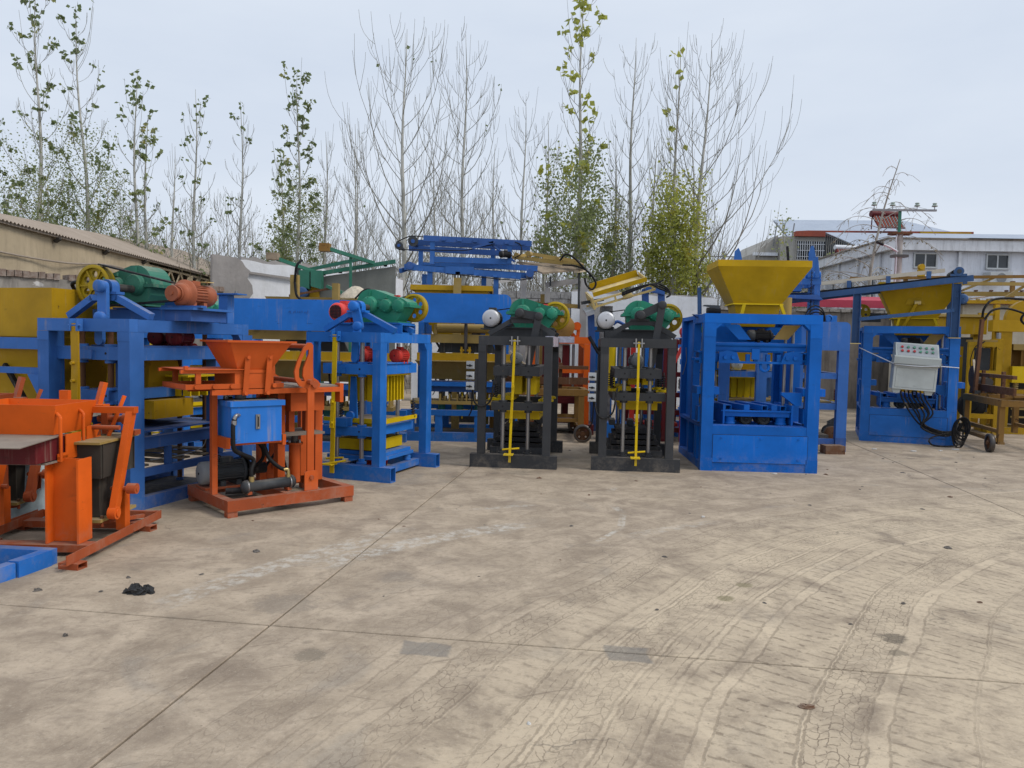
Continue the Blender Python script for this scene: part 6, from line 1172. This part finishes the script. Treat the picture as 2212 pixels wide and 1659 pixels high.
# ---------------------------------------------------------------- white gantry, pallet stacker and tray
t = Thing('gantry_frame', 'white painted steel gantry frame standing against the block wall', 'gantry', (0, 15.0), 0); W_ = 'white_paint'
for x in (-.50, .19, 1.38): t.box('post', W_, x - .06, x + .06, -.06, .06, 0, 2.92)
t.bar('top_beam', W_, (.62, .0, 2.78), (1.30, .0, 2.88), .07, .10); t.bar('low_beam', 'dull_yellow', (.26, 0, 2.42), (1.50, 0, 2.36), .08, .08); t.box('inner_post', W_, .62, .72, -.05, .05, 0, 2.72); t.box('yellow_tube', 'dull_yellow', .52, .60, -.3, -.22, 0, 2.58); t.bar('arm', W_, (-.44, 0, 2.8), (.0, .3, 2.9), .05)
t = Thing('pallet_stacker', 'yellow pallet carriage with rollers carrying a worn wooden board on the gantry', 'pallet stacker', (0, 14.5), 0); Y_ = 'dull_yellow'
t.m('board', 'wood', MB().add([(.04, -.1, 3.17), (.52, -.5, 2.93), (1.30, -.2, 3.04), (.95, .5, 3.2), (.04, -.1, 3.14), (.52, -.5, 2.90), (1.30, -.2, 3.01), (.95, .5, 3.17)], [(0, 1, 2, 3), (7, 6, 5, 4), (0, 4, 5, 1), (1, 5, 6, 2), (2, 6, 7, 3), (3, 7, 4, 0)]))
t.bar('front_rail', Y_, (-.03, -.16, 3.24), (1.28, -.30, 3.08), .05, .05); t.bar('rear_rail', Y_, (.28, .3, 3.37), (1.20, .3, 3.24), .05, .06); t.bar('end_rail', Y_, (-.03, -.15, 3.24), (.32, .3, 3.36), .05, .06); t.bar('end_rail', Y_, (1.28, -.28, 3.10), (1.20, .3, 3.22), .05, .06)
for x, z in ((.03, 3.27), (.25, 3.31), (.80, 3.2)): t.m('roller', Y_, MB().cyl((x, -.22, z), (x + .05, -.08, z), .05, n=14)); t.box('roller_bracket', Y_, x - .02, x + .0, -.1, -.02, z - .06, z + .08)
for k in (-.15, .2): t.bar('cross_bar', Y_, (.35 + k, .1, 3.27), (1.22, .0 + k, 3.14), .04)
for x in (.30, .75, 1.15): t.bar('runner', 'fresh_wood', (x, -.3, 2.955 + .02 * x), (x + .25, .45, 3.06 + .02 * x), .07, .05)
t.bar('post', 'motor_dark', (1.25, .0, 2.3), (1.24, .0, 3.03), .04); t.bar('post', 'motor_dark', (.69, -.1, 2.72), (.69, -.1, 2.90), .03)
t.tube('hose', 'rubber', [(.85, -.3, 3.18), (.95, -.34, 3.29), (1.10, -.34, 3.24), (1.30, -.34, 3.05), (1.47, -.34, 2.88), (1.53, -.34, 2.75), (1.46, -.34, 2.65), (1.35, -.34, 2.74), (1.32, -.34, 2.86)], .02); t.tube('hose', 'rubber', [(.9, -.3, 3.1), (1.15, -.33, 3.08), (1.38, -.33, 2.98), (1.42, -.33, 2.88)], .016)
t = Thing('feed_tray', 'yellow roller tray tilted up on dull blue legs, hose looping off its end', 'tray', (0, 14.0), 0); P_ = 'pale_yellow'
mx_ = Matrix.Translation((1.48, -.2, 2.40)) @ Matrix.Rotation(R(-17.5), 4, 'Y') @ Matrix.Rotation(R(13), 4, 'X')
t.m('tray_floor', P_, MB().at(mx_).box(.05, .98, .02, .60, .10, .115)); t.m('tray_back', 'yellow', MB().at(mx_).prism([(.02, .10), (1.0, .10), (.98, .24), (.06, .24)], 'y', .60, .615)); t.m('tray_front', 'yellow', MB().at(mx_).box(.0, 1.02, -.0, .018, .09, .17)); t.m('tray_end', 'pale_yellow', MB().at(mx_).prism([(0, .09), (.62, .09), (.60, .2), (.1, .17)], 'x', 1.0, 1.015))
for z in (.0, -.10): t.m('side_rail', P_, MB().at(mx_).box(-.02, 1.12, -.06, -.02, z, z + .035))
for x in (.0, .36, .62, 1.06): t.m('rail_post', P_, MB().at(mx_).box(x, x + .03, -.058, -.022, -.065, .0))
t.m('end_plate', P_, MB().at(mx_).box(-.06, -.022, -.1, .62, -.12, .10)); t.m('end_bracket', 'light_grey', MB().at(mx_).box(-.22, -.062, -.08, .3, -.20, -.12)); t.m('axle_block', P_, MB().at(mx_).lathe((.50, -.09, -.05), (1, 0, 0), [(0, .01), (.02, .05), (.16, .05), (.18, .02)], 12)); t.bar('dark_rail', 'motor_dark', (1.25, -.05, 2.38), (1.66, .0, 2.46), .06)
for x in (2.52, 2.82): t.bar('leg', 'navy', (x - .06, .2, 2.68), (x + .08, .2, 0), .12, .08)
t.bar('leg', 'navy', (1.44, .1, 2.3), (1.56, .1, 0), .12, .08); t.bar('leg_brace', 'navy', (2.46, .16, 2.68), (2.82, .16, 2.62), .06, .09)
for k in range(3): t.tube('hose', 'rubber', [(1.95, -.33, 2.52 + .02 * k), (2.2, -.36, 2.62 + .02 * k), (2.45, -.36, 2.72), (2.62, -.3, 2.74 - .04 * k), (2.78, -.3, 2.66 - .03 * k), (2.83, -.3, 2.55), (2.76, -.3, 2.50)], .016)
t.bar('hook', 'black', (2.60, .0, 2.74), (2.76, .0, 2.84), .03); t.bar('crate_post', 'block', (1.78, .5, 0), (1.78, .5, 2.36), .22, .2)
# ---------------------------------------------------------------- green frame with grey sheet
t = Thing('mixer_frame', 'worn green steel frame carrying a grey sheet, behind the long deep blue panel', 'steel frame', (0, 16.0), 0); Gn = 'green_worn'
t.prism('grey_sheet', 'panel_grey', [(-4.18, 1.2), (-2.5, 1.2), (-2.5, 3.19), (-4.18, 2.92)], 'y', -.02, .02)
t.bar('top_rail', Gn, (-4.10, -.06, 3.0), (-2.50, -.06, 3.285), .08, .08); t.bar('rear_rail', Gn, (-4.54, .6, 3.13), (-3.30, .3, 3.36), .07, .07); t.bar('end_rail', Gn, (-3.78, -.6, 3.46), (-2.95, -.06, 3.24), .08, .07); t.bar('end_rail', Gn, (-4.95, -.5, 3.28), (-4.1, .0, 3.0), .08, .07)
t.box('timber_pad', 'rust_yellow', -3.95, -3.74, -.7, -.5, 3.40, 3.56); t.box('timber_pad', 'wood', -5.05, -4.82, -.6, -.4, 3.22, 3.36)
t.bar('post', Gn, (-3.39, -.3, 3.34), (-3.39, -.3, 1.0), .05); t.bar('post', 'motor_dark', (-4.55, .0, 3.12), (-4.50, .0, 1.2), .07); t.bar('brace', Gn, (-3.8, -.6, 2.70), (-3.15, -.7, 2.45), .10, .06); t.bar('rusty_bar', 'rust', (-4.6, -.5, 2.50), (-3.7, -.6, 2.66), .04)
for i in range(2): t.m('gear_case', Gn, MB().prism([(-4.48 + .25 * i, 2.72), (-4.26 + .25 * i, 2.66), (-4.26 + .25 * i, 3.05), (-4.48 + .25 * i, 3.05)], 'y', -.25, -.05))
motor(t, -4.40, -.35, 2.58, .12, .35, 0, 'steel_blue', 'steel_blue'); t.box('leg', Gn, -4.15, -4.05, .1, .2, 0, 2.95); t.box('leg', Gn, -2.65, -2.55, .1, .2, 0, 3.15); t.box('side_box', 'ochre', -4.35, -4.1, -.1, .3, 2.45, 2.78)
for x in (-4.05, -3.7, -2.75): t.box('hanger', 'black', x, x + .07, -.05, .0, 2.94 + (x + 4.18) * .165, 3.0 + (x + 4.18) * .165)
# ---------------------------------------------------------------- between the charcoal presses: orange arch press, rusty trolley, red machines
t = Thing('arch_press', 'orange red press with gusseted arch and lifting arm behind the rusty trolley', 'block press', (.30, 13.5), 0); O = 'vermilion'
for x in (0, .98): t.box('post', O, x, x + .11, 0, .11, .18, 1.625)
tb = t.box('top_beam', O, 0, 1.09, 0, .11, 1.627, 1.75); t.prism('gusset', O, [(.978, 1.626), (.88, 1.626), (.978, 1.54)], 'y', .005, .105, p=tb); t.box('wrapping', 'plastic', .42, .80, -.004, .114, 1.645, 1.754, p=tb)
for x in (0, .98): t.box('rear_post', 'orange_dull', x, x + .11, 1.1, 1.21, .18, 1.7); t.box('base', 'maroon', x - .05, x + .2, -.05, 1.3, 0, .178)
t.bar('lift_arm', O, (.68, .3, 2.10), (.86, .3, 1.92), .08, .06); t.bar('lift_arm', O, (.60, .3, 1.98), (.86, .3, 1.72), .10, .07); j = t.m('arm_eye', O, MB().cyl((.86, .2, 1.95), (.86, .4, 1.95), .075, n=16)); t.bar('hook_arm', O, (.90, .3, 1.95), (.88, .3, 1.72), .06)
t.m('flywheel', 'rust_yellow', MB().lathe((.60, .1, 1.93), (0, 1, 0), [(0, .001), (0, .21), (.06, .21), (.06, .001)], 24))
for x in (.25, .62): t.box('tie_plate', 'maroon', x, x + .12, .3, .5, .3, 1.6)
t.box('cross_member', O, .112, .978, .02, .09, 1.10, 1.18); t.box('cross_member', 'maroon', .112, .978, .02, .4, .55, .68); t.box('mould_box', 'orange_dull', .2, .9, .2, .9, .70, .95); motor(t, .5, .4, 1.3, .1, .3, 0, 'red', 'red'); t.box('floor_plate', 'maroon', .15, .95, .2, 1.0, .18, .25)
for x in (.4, .8): t.cyl('guide_rod', 'steel', (x, .15, .68), (x, .15, 1.62), .025)
def trolley(label, loc, yaw, L=1.7, second=False):
    t = Thing('mould_trolley', label, 'trolley', loc, yaw, 'rusty trolleys on spoked iron wheels'); Rm = 'rust_yellow'
    Wd = .8; cx = 1.15 if second else 0
    for y in (0, Wd): t.box('deck_rail', Rm, 0, L, y - .045, y + .045, .745, .855)
    for x in (0, L): t.box('deck_end', Rm, x - .045 + (.045 if x == 0 else -.045), x + .045 + (.045 if x == 0 else -.045), .046, Wd - .046, .748, .852)
    for x in (.08, L - .12):
        for y in (0, Wd): t.box('leg', Rm, x - .05, x + .05, y - .04, y + .04, .17, .743)
    for y in (0, Wd): t.box('low_rail', Rm, .13, L - .17, y - .025, y + .025, .30, .36)
    t.bar('axle_bar', Rm, (L - .12, -.35, .20), (L - .12, Wd + .1, .20), .08, .06) if not second else t.bar('axle_bar', Rm, (.1, -.10, .20), (L - .05, -.10, .20), .08, .06); t.box('foot', Rm, L - .19, L - .05, -.05, .05, .13, .169)
    t.box('top_rail', 'rust', .2, L, .1, .16, 1.19, 1.25); t.box('mid_rail', 'rust', .15, L, .12, .16, .93, 1.05)
    for x in (.25, 1.2): t.box('stanchion', 'rust', x, x + .06, .165, .215, .856, 1.30)
    t.m('cam_plate', 'rust', MB().at(Matrix.Translation((.0 if second else 0, 0, 0))).prism(arcpts(.22, 1.18, .20, 40, 250, 10) + [(.10, .87), (.32, .87), (.36, 1.15)], 'y', .02, .045)); t.cyl('roller', 'dark_steel', (-.25, .3, 1.08), (.2, .3, 1.08), .08); t.bar('stick', 'fresh_wood', (.34, .0, 1.48), (.62, -.05, 1.25), .035, .03)
    for wx, y in (((.12, -.16), (L - .05, -.16)) if second else ((L - .12, -.38), (L - .12, Wd + .12))):
        o = t.m('wheel', 'dark_steel', MB().lathe((wx, y - .04, .15), (0, 1, 0), [(0, .115), (0, .15), (.07, .15), (.07, .115), (0, .115)], 24)); t.m('wheel_web', 'rust', holed_disc((wx, .15), .118, .035, 4, .075, .018, y - .012, y + .012), o); t.cyl('hub', 'rust', (wx, y - .05, .15), (wx, y + .05, .15), .038, p=o)
    for x in (.5, .9): t.box('cross_plank', Rm, x, x + .12, .05, Wd - .05, .856, .90)
    t.box('side_plate', Rm, .42, .95, .2, .24, .905, 1.0)
    return t
trolley('rusty brown trolley with iron wheels parked between the two charcoal presses', (-.40, 12.75), 0)
t = trolley('rusty brown trolley with pale stick and iron wheels before the yellow press', (8.42, 13.95), -104.5, 1.9, True)
# hose mast on the second trolley
m_ = Thing('hose_mast', 'rusty upright pipe with black hose bending off its top, beside the yellow press', 'pipe', (8.22, 13.3), 0); m_.bar('pipe', 'rust', (-.03, 0, .95), (.03, 0, 2.2), .055); m_.tube('hose', 'rubber', [(.03, 0, 2.24), (.06, 0, 2.40), (.22, .02, 2.55), (.6, .05, 2.58), (1.2, .1, 2.5), (1.8, .2, 2.3)], .021, 8)
m_.tube('hose', 'rubber', [(.06, 0, 2.18), (.2, 0, 2.36), (.5, .05, 2.40), (.85, .05, 2.30), (1.0, .05, 2.2), (.9, .05, 2.1), (.75, .05, 2.2), (.85, .05, 2.33), (1.3, .1, 2.36)], .02, 8)
# dull red machine and blue cabinets behind the second charcoal press
t = Thing('red_machine', 'dull red machine frame seen through the second charcoal press', 'machine', (2.55, 12.7), -3); Rd = 'maroon'
for x in (-.55, .0, .30):
    t.box('post', 'red' if x else Rd, x, x + .08, 0, .08, 0, 1.75); t.box('rear_post', Rd, x, x + .08, .9, .98, 0, 1.75)
for z in (.15, .45, .75, 1.1, 1.65): t.box('cross_bar', Rd, -.55, .38, .081, .16, z, z + .08)
motor(t, -.1, .3, .55, .09, .3, 0, 'light_grey', 'light_grey'); t.box('pan', 'red', -.5, .3, .2, .9, .24, .30); t.bar('brace', 'pink_red', (.0, .05, .9), (.3, .05, 1.6), .05)
t = Thing('switch_cabinet', 'tall blue cabinet with pale lilac side behind the first switch boxes of the second press', 'cabinet', (1.44, 14.95), 0); t.o.scale = (1.1,) * 3; t.box('body', 'blue', .16, .5, 0, .5, .05, 1.80); t.box('side_skin', 'pvc', -.02, .158, .02, .48, .05, 2.02); t.box('plinth', 'black', .0, .5, .02, .48, 0, .048); t.box('door_seam', 'navy', .32, .325, -.003, -.0005, .1, 1.75); t.tube('pipe', 'navy', [(.5, .1, 1.85), (.58, .1, 1.9), (.7, .1, 1.85)], .03)
t = Thing('blue_cylinder_frame', 'blue and yellow upright rams standing behind the second charcoal press', 'ram', (1.75, 12.9), 0); t.cyl('ram', 'blue', (.12, 0, 0), (.12, 0, 1.72), .08); t.cyl('ram', 'bright_yellow', (-.04, 0, .9), (-.04, 0, 1.72), .06); t.box('ram_base', 'blue', -.2, .4, -.15, .15, .0, .3); t.box('cross_arm', 'blue', -.1, 1.0, .12, .2, .9, 1.0)
t = Thing('oil_drum_stand', 'white jerrycan on a blue stand beside the deep blue machine', 'jerrycan', (2.45, 13.4), 0); t.box('can', 'pvc', .0, .16, 0, .12, 1.75, 2.0); t.box('stand', 'blue', -.1, .4, -.05, .3, 0, 1.74); t.tube('handle', 'pvc', [(.02, .06, 2.0), (.04, .06, 2.05), (.12, .06, 2.05), (.14, .06, 2.0)], .012)

# more presses of the same make deep in the rows, seen only through the nearer frames
def rear_press(src, loc, yaw, label): c = copy_tree(src.o, None, loc, yaw); c['label'] = label
rear_press(PRESS_E, (3.55, 13.3), -12, 'blue block press seen through the open frame of the big deep blue machine')
rear_press(PRESS_E, (-5.0, 10.6), -30, 'blue block press deep behind the largest worn press, between its posts')
rear_press(PRESS_K, (6.1, 16.4), -18, 'charcoal block press standing behind the blue machine with the roped cabinet')
rear_press(PRESS_E, (4.3, 16.2), 8, 'blue block press far back beside the dark stained wall')
rear_press(PRESS_K, (-1.0, 15.2), 4, 'charcoal block press lost in shade behind the yellow feed hopper')
# ---------------------------------------------------------------- yellow machines at the far end
t = Thing('block_press', 'yellow hydraulic block press with arched top beside the rusty trolley', 'block press', (8.93, 14.0), -14); Y_ = 'ochre'
for x in (.05, 1.45): t.box('column', Y_, x, x + .22, 0, .22, 0, 1.885)
t.box('top_beam', Y_, -.06, 1.75, -.02, .24, 1.887, 2.10); t.prism('arch_plate', Y_, arcpts(.55, 2.10, .38, 0, 180, 12), 'y', .05, .20)
for x in (.02, 1.5): t.cyl('guide_rod', 'steel', (x, -.08, .2), (x, -.08, 1.86), .04); t.m('rod_nut', Y_, MB().cyl((x, -.08, 1.60), (x, -.08, 1.75), .075, n=14))
t.box('guide_lug', Y_, -.10, .10, -.15, -.02, 1.58, 1.74); t.box('ram_plate', 'dull_yellow', .3, 1.42, .0, .5, 1.55, 1.66); t.box('press_head', 'rust_yellow', .45, 1.3, .05, .5, 1.2, 1.55); t.box('table', Y_, -.05, 1.7, -.1, .6, .75, .82); t.box('work_block', 'bright_yellow', .26, .5, -.12, .02, .95, 1.25)
for i in range(5): t.box('press_rib', 'dull_yellow', .5 + .16 * i, .56 + .16 * i, .02, .048, 1.22, 1.54)
t.box('base', Y_, -.1, 1.8, -.1, .6, 0, .12); t.box('rear_box', 'dark_in', .3, 1.4, .4, .6, .15, 1.1)
for z in (.3, .45, .6): t.box('side_slat', 'dull_yellow', .30, 1.44, -.05, -.02, z, z + .03)
for x in (.35, .8): spring(t, x, -.05, .82, .98, .04, 'brass', 5, .009)
t.o.location = (9.72, 15.2, 0); t.o.scale = (1.086,) * 3; YP = t
t = Thing('machine_frame', 'yellow open frame with thin cables next to the rusty trolley', 'steel frame', (8.40, 13.9), -14)
for x, y in ((0, 0), (.46, 0), (0, .6), (.46, .6)): t.box('post', 'ochre', x, x + .09, y, y + .09, 0, 1.62)
for z in (1.622, 1.1, .30): t.box('cross_bar', 'ochre', 0, .55, .0, .085, z, z + .085) if z > 1.6 else t.box('cross_bar', 'ochre', .091, .459, .0, .085, z, z + .085)
t.box('lid', 'dull_yellow', .1, .5, .1, .5, 1.71, 1.75); t.m('tyre', 'rubber', MB().lathe((.12, .1, .52), (.3, 1, 0), [(0, .10), (0, .2), (.05, .24), (.12, .24), (.16, .2), (.16, .1)], 24)); t.box('dark_plate', 'motor_dark', .1, .45, .3, .35, .4, 1.6)
for i in range(2): t.tube('cable', 'rubber', [(.25, -.02, 1.72), (.08 + .06 * i, -.05, 1.6), (.02 + .05 * i, -.05, 1.3), (.12 + .05 * i, -.05, 1.02)], .008)
t.o.location = (8.98, 14.85, 0); t.o.scale = (1.07,) * 3; rear_press(t, (10.15, 16.5), -14, 'yellow open frame half hidden behind the arched yellow press'); rear_press(t, (8.62, 15.9), 6, 'yellow open frame wedged between the panelled yellow machine and the blue conveyor leg')
t = Thing('side_press', 'yellow panelled machine standing behind the open yellow frame', 'machine', (8.75, 16.4), -10); t.o.scale = (1.08,) * 3; t.box('panel', 'ochre', 0, 1.3, 0, .1, 1.86, 2.2); t.box('panel_lip', 'dull_yellow', 0, 1.3, -.06, -.002, 2.2, 2.25)
for x in (.02, 1.1): t.box('post', 'ochre', x, x + .12, .102, .25, 0, 2.1)
t.box('body', 'motor_dark', .15, 1.1, .11, .6, .3, 1.8)
rear_press(YP, (12.2, 17.0), -8, 'yellow hydraulic block press farther off at the picture edge, beyond the first yellow one')
t = Thing('storage_rack', 'long yellow angle iron rack with toothed beams above the yellow machines', 'rack', (8.7, 16.8), -4); t.o.scale = (1.077,) * 3; D_ = 'dull_yellow'
for z, y in ((2.90, 0), (2.72, .5), (2.52, -.2)): t.bar('long_beam', 'ochre' if z < 2.6 else D_, (0, y, z), (3.2, y, z + .02), .05, .07)
tm = MB()
for i in range(14): x = .1 + .2 * i; t.m('tooth', D_, MB().box(x, x + .05, -.232, -.168, 2.556, 2.59))
for x in (.42, 1.65, 2.8): t.box('post', 'ochre', x, x + .09, -.25, -.16, 0, 2.48); t.bar('brace', 'ochre', (x - .3, -.2, 2.28), (x + .1, -.2, 2.28), .05)
for x in (.6, 1.9): t.bar('strut', D_, (x, .1, 2.55), (x + .5, .1, 2.90), .05)
t = Thing('roof_rack', 'upper rusty yellow beams of a frame near the workshop wall', 'rack', (9.3, 18.0), -2); t.bar('beam', 'rust_yellow', (-1.3, 0, 3.32), (5, 0, 3.50), .06, .07); t.bar('beam', D_, (-1.2, .3, 3.02), (5, .3, 3.10), .05, .05)
for i in range(16): x = -1.1 + .36 * i; t.box('tooth', 'rust', x, x + .06, .26, .33, 3.05 + .013 * (x + 1.2), 3.085 + .013 * (x + 1.2))
for x in (.0, 2.5, 4.5): t.box('post', 'rust_yellow', x, x + .08, .05, .13, 0, 3.33)
t.bar('strut', D_, (1.4, .1, 3.1), (2.1, .1, 3.4), .05); e = t.m('lifting_eye', 'ochre', MB().cyl((.35, -.05, 3.62), (.35, .05, 3.62), .07, n=14).box(.27, .43, -.03, .03, 3.37, 3.56))
t = Thing('white_crate', 'pale water tank with ribbed lid beyond the yellow rack', 'tank', (10.5, 19.5), 0); t.m('tank', 'pvc', MB().lathe((0, 0, 2.9), (0, 0, 1), [(0, .3), (.5, .32), (.52, .36), (.6, .36), (.62, .28), (.66, .001)], 20)); t.box('plinth', 'cream', -.5, .6, -.4, .5, 0, 2.88)
t = Thing('garden_shed', 'cream rendered hut with a cluttered flat roof past the yellow rack', 'hut', (11.4, 19.2), -3); t.box('wall', 'cream', 0, 5, 0, 2, 0, 2.85); t.box('roof_slab', 'red_band', -.15, 5.2, -.15, 2.2, 2.851, 2.93)
r = random.Random(12)
for i in range(7): x = .1 + .6 * i; t.bar('roof_board', 'wood', (x, -.1 + .2 * (i % 2), 2.97 + .02 * i), (x + r.uniform(.8, 1.5), .6, 2.98 + r.uniform(0, .25)), .16, .025)
# leaning planks and scrap by the right wall
t = Thing('plank_pile', 'jumble of old boards propped under the yellow rack', 'planks', (9.6, 17.9), 0)
for i in range(7): t.bar('plank', 'wood', (-.1 + .12 * i, .1 * (i % 3), 2.0 + .04 * i), (.9 + r.uniform(-.2, .3), .2, 2.25 + r.uniform(-.12, .2)), .12, .03)
t.box('trestle', 'wood', .0, .1, .0, .4, 0, 2.0); t.box('trestle', 'wood', .8, .9, .0, .4, 0, 2.1)
t = Thing('deck_stack', 'stacked grey pallets and steel behind the worn press', 'pallets', (-4.9, 11.6), 0)
for i in range(5): t.box('pallet', 'block' if i % 2 else 'light_grey', -.1 * (i % 2), 1.2, 0, .9, .02 + .17 * i, .16 + .17 * i)
# ---------------------------------------------------------------- loose things on the concrete
def lump(name, label, cat, x, y, s, mat, seed, flat=.6, group=None):
    r = random.Random(seed); mb = MB(); n = 9; m = 6; v = []; f = []
    for i in range(m + 1):
        for j in range(n): th = math.pi * i / m * .5; ph = 2 * math.pi * j / n; k = s * r.uniform(.7, 1.2); v.append((k * math.sin(th) * math.cos(ph), k * math.sin(th) * math.sin(ph) * .7, s * flat * math.cos(th) * r.uniform(.6, 1.2) if i < m else 0))
    for i in range(m):
        for j in range(n): f.append((i * n + j, i * n + (j + 1) % n, (i + 1) * n + (j + 1) % n, (i + 1) * n + j))
    o = solo(name, mat, mb.add(v, f), label, cat, group); o.location = (x, y, 0); o.rotation_euler = (0, 0, r.uniform(0, 6)); return o
s_ = Thing('sludge_lump', 'black greasy lump on the concrete before the orange hand machine', 'lump', (-2.31, 4.64), 0)
for i, (dx, dy, s) in enumerate(((-.03, 0, .055), (.045, .01, .045), (.0, -.02, .06), (-.075, -.01, .028), (.08, -.01, .03))):
    q = lump('clod', None, None, 0, 0, s, 'lump', i + 2, .95); q.parent = s_.o; q.location = (dx, dy, 0)
lump('stone', 'small grey stone beside the corner of the blue frame', 'stone', -2.94, 4.63, .026, 'stone', 11, .7); lump('stone', 'tiny dark stone near the black greasy lump', 'stone', -2.52, 4.92, .020, 'stone', 12, .6); lump('stone', 'dark pebble on the open slab below the floor joint', 'stone', -2.35, 3.93, .018, 'stone', 13, .9); lump('stone', 'pale metal nut on the slab nearest the camera', 'nut', .10, 3.10, .012, 'paper', 14, .9)
r = random.Random(40); scr = (('white paper scrap under the rope-tied cabinet machine', 6.50, 12.09), ('crumpled white scrap near the coil of cable', 7.37, 12.40), ('thin white scrap beside the worn timber block', 5.94, 12.25), ('white flake in front of the bolted panel', 3.39, 9.60), ('small white flake alone on the tyre tracks', 1.83, 7.04), ('curled white scrap between cabinet and trolley', 7.0, 12.2))
for i, (lb, x, y) in enumerate(scr): s = (.06, .075, .05, .035, .02, .04)[i]; o = solo('paper_scrap', 'paper', MB().prism([(px, py) for px, py in [(s * r.uniform(.7, 1.1) * math.cos(a), s * .55 * r.uniform(.6, 1.1) * math.sin(a)) for a in (0, 1, 2, 3.1, 4.2, 5.2)]], 'z', .002, .014), lb, 'scrap'); o.location = (x, y, 0)
pts = [(4.07, 9.64), (4.05, 8.64), (6.52, 10.95), (.85, 8.0), (2.9, 8.3), (5.2, 9.9), (1.5, 8.9), (3.1, 7.7), (6.1, 9.6), (.35, 8.95), (-.2, 5.1), (-1.9, 5.6), (1.35, 3.3), (2.6, 3.3), (.55, 6.6), (2.2, 8.6), (-.4, 10.9), (.9, 11.4), (4.9, 8.3), (3.6, 6.1)]
rq = random.Random(77); pts += [(rq.uniform(3.2, 8.5), rq.uniform(7.2, 12.3)) for _ in range(34)] + [(rq.uniform(-2.6, 3.5), rq.uniform(4.2, 9.2)) for _ in range(22)]
for i, (x, y) in enumerate(pts): lump('dirt_clod', 'small dark crumb of dirt lying loose on the concrete', 'clod', x, y, r.uniform(.010, .045) * (.6 if i > 20 else 1), 'stone' if i % 3 else 'rust', 50 + i, r.uniform(.25, .5), 'dirt crumbs scattered on the concrete')

w = Thing('utility_pole', 'distant thin utility pole with a short crossarm seen just past the yellow hopper lip', 'utility pole', (12.4, 45.0), 0)
w.m('pole', 'pole', MB().cyl((0, 0, 0), (0, 0, 7.35), .12, .09, 10)); ca = w.box('crossarm', 'grey_paint', -.95, .95, -.16, -.10, 6.98, 7.05)
for x in (-.9, 0, .9): w.m('insulator', 'insulator', MB().lathe((x, -.13, 7.05), (0, 0, 1), [(0, .03), (.06, .07), (.12, .05), (.2, .001)], 8))
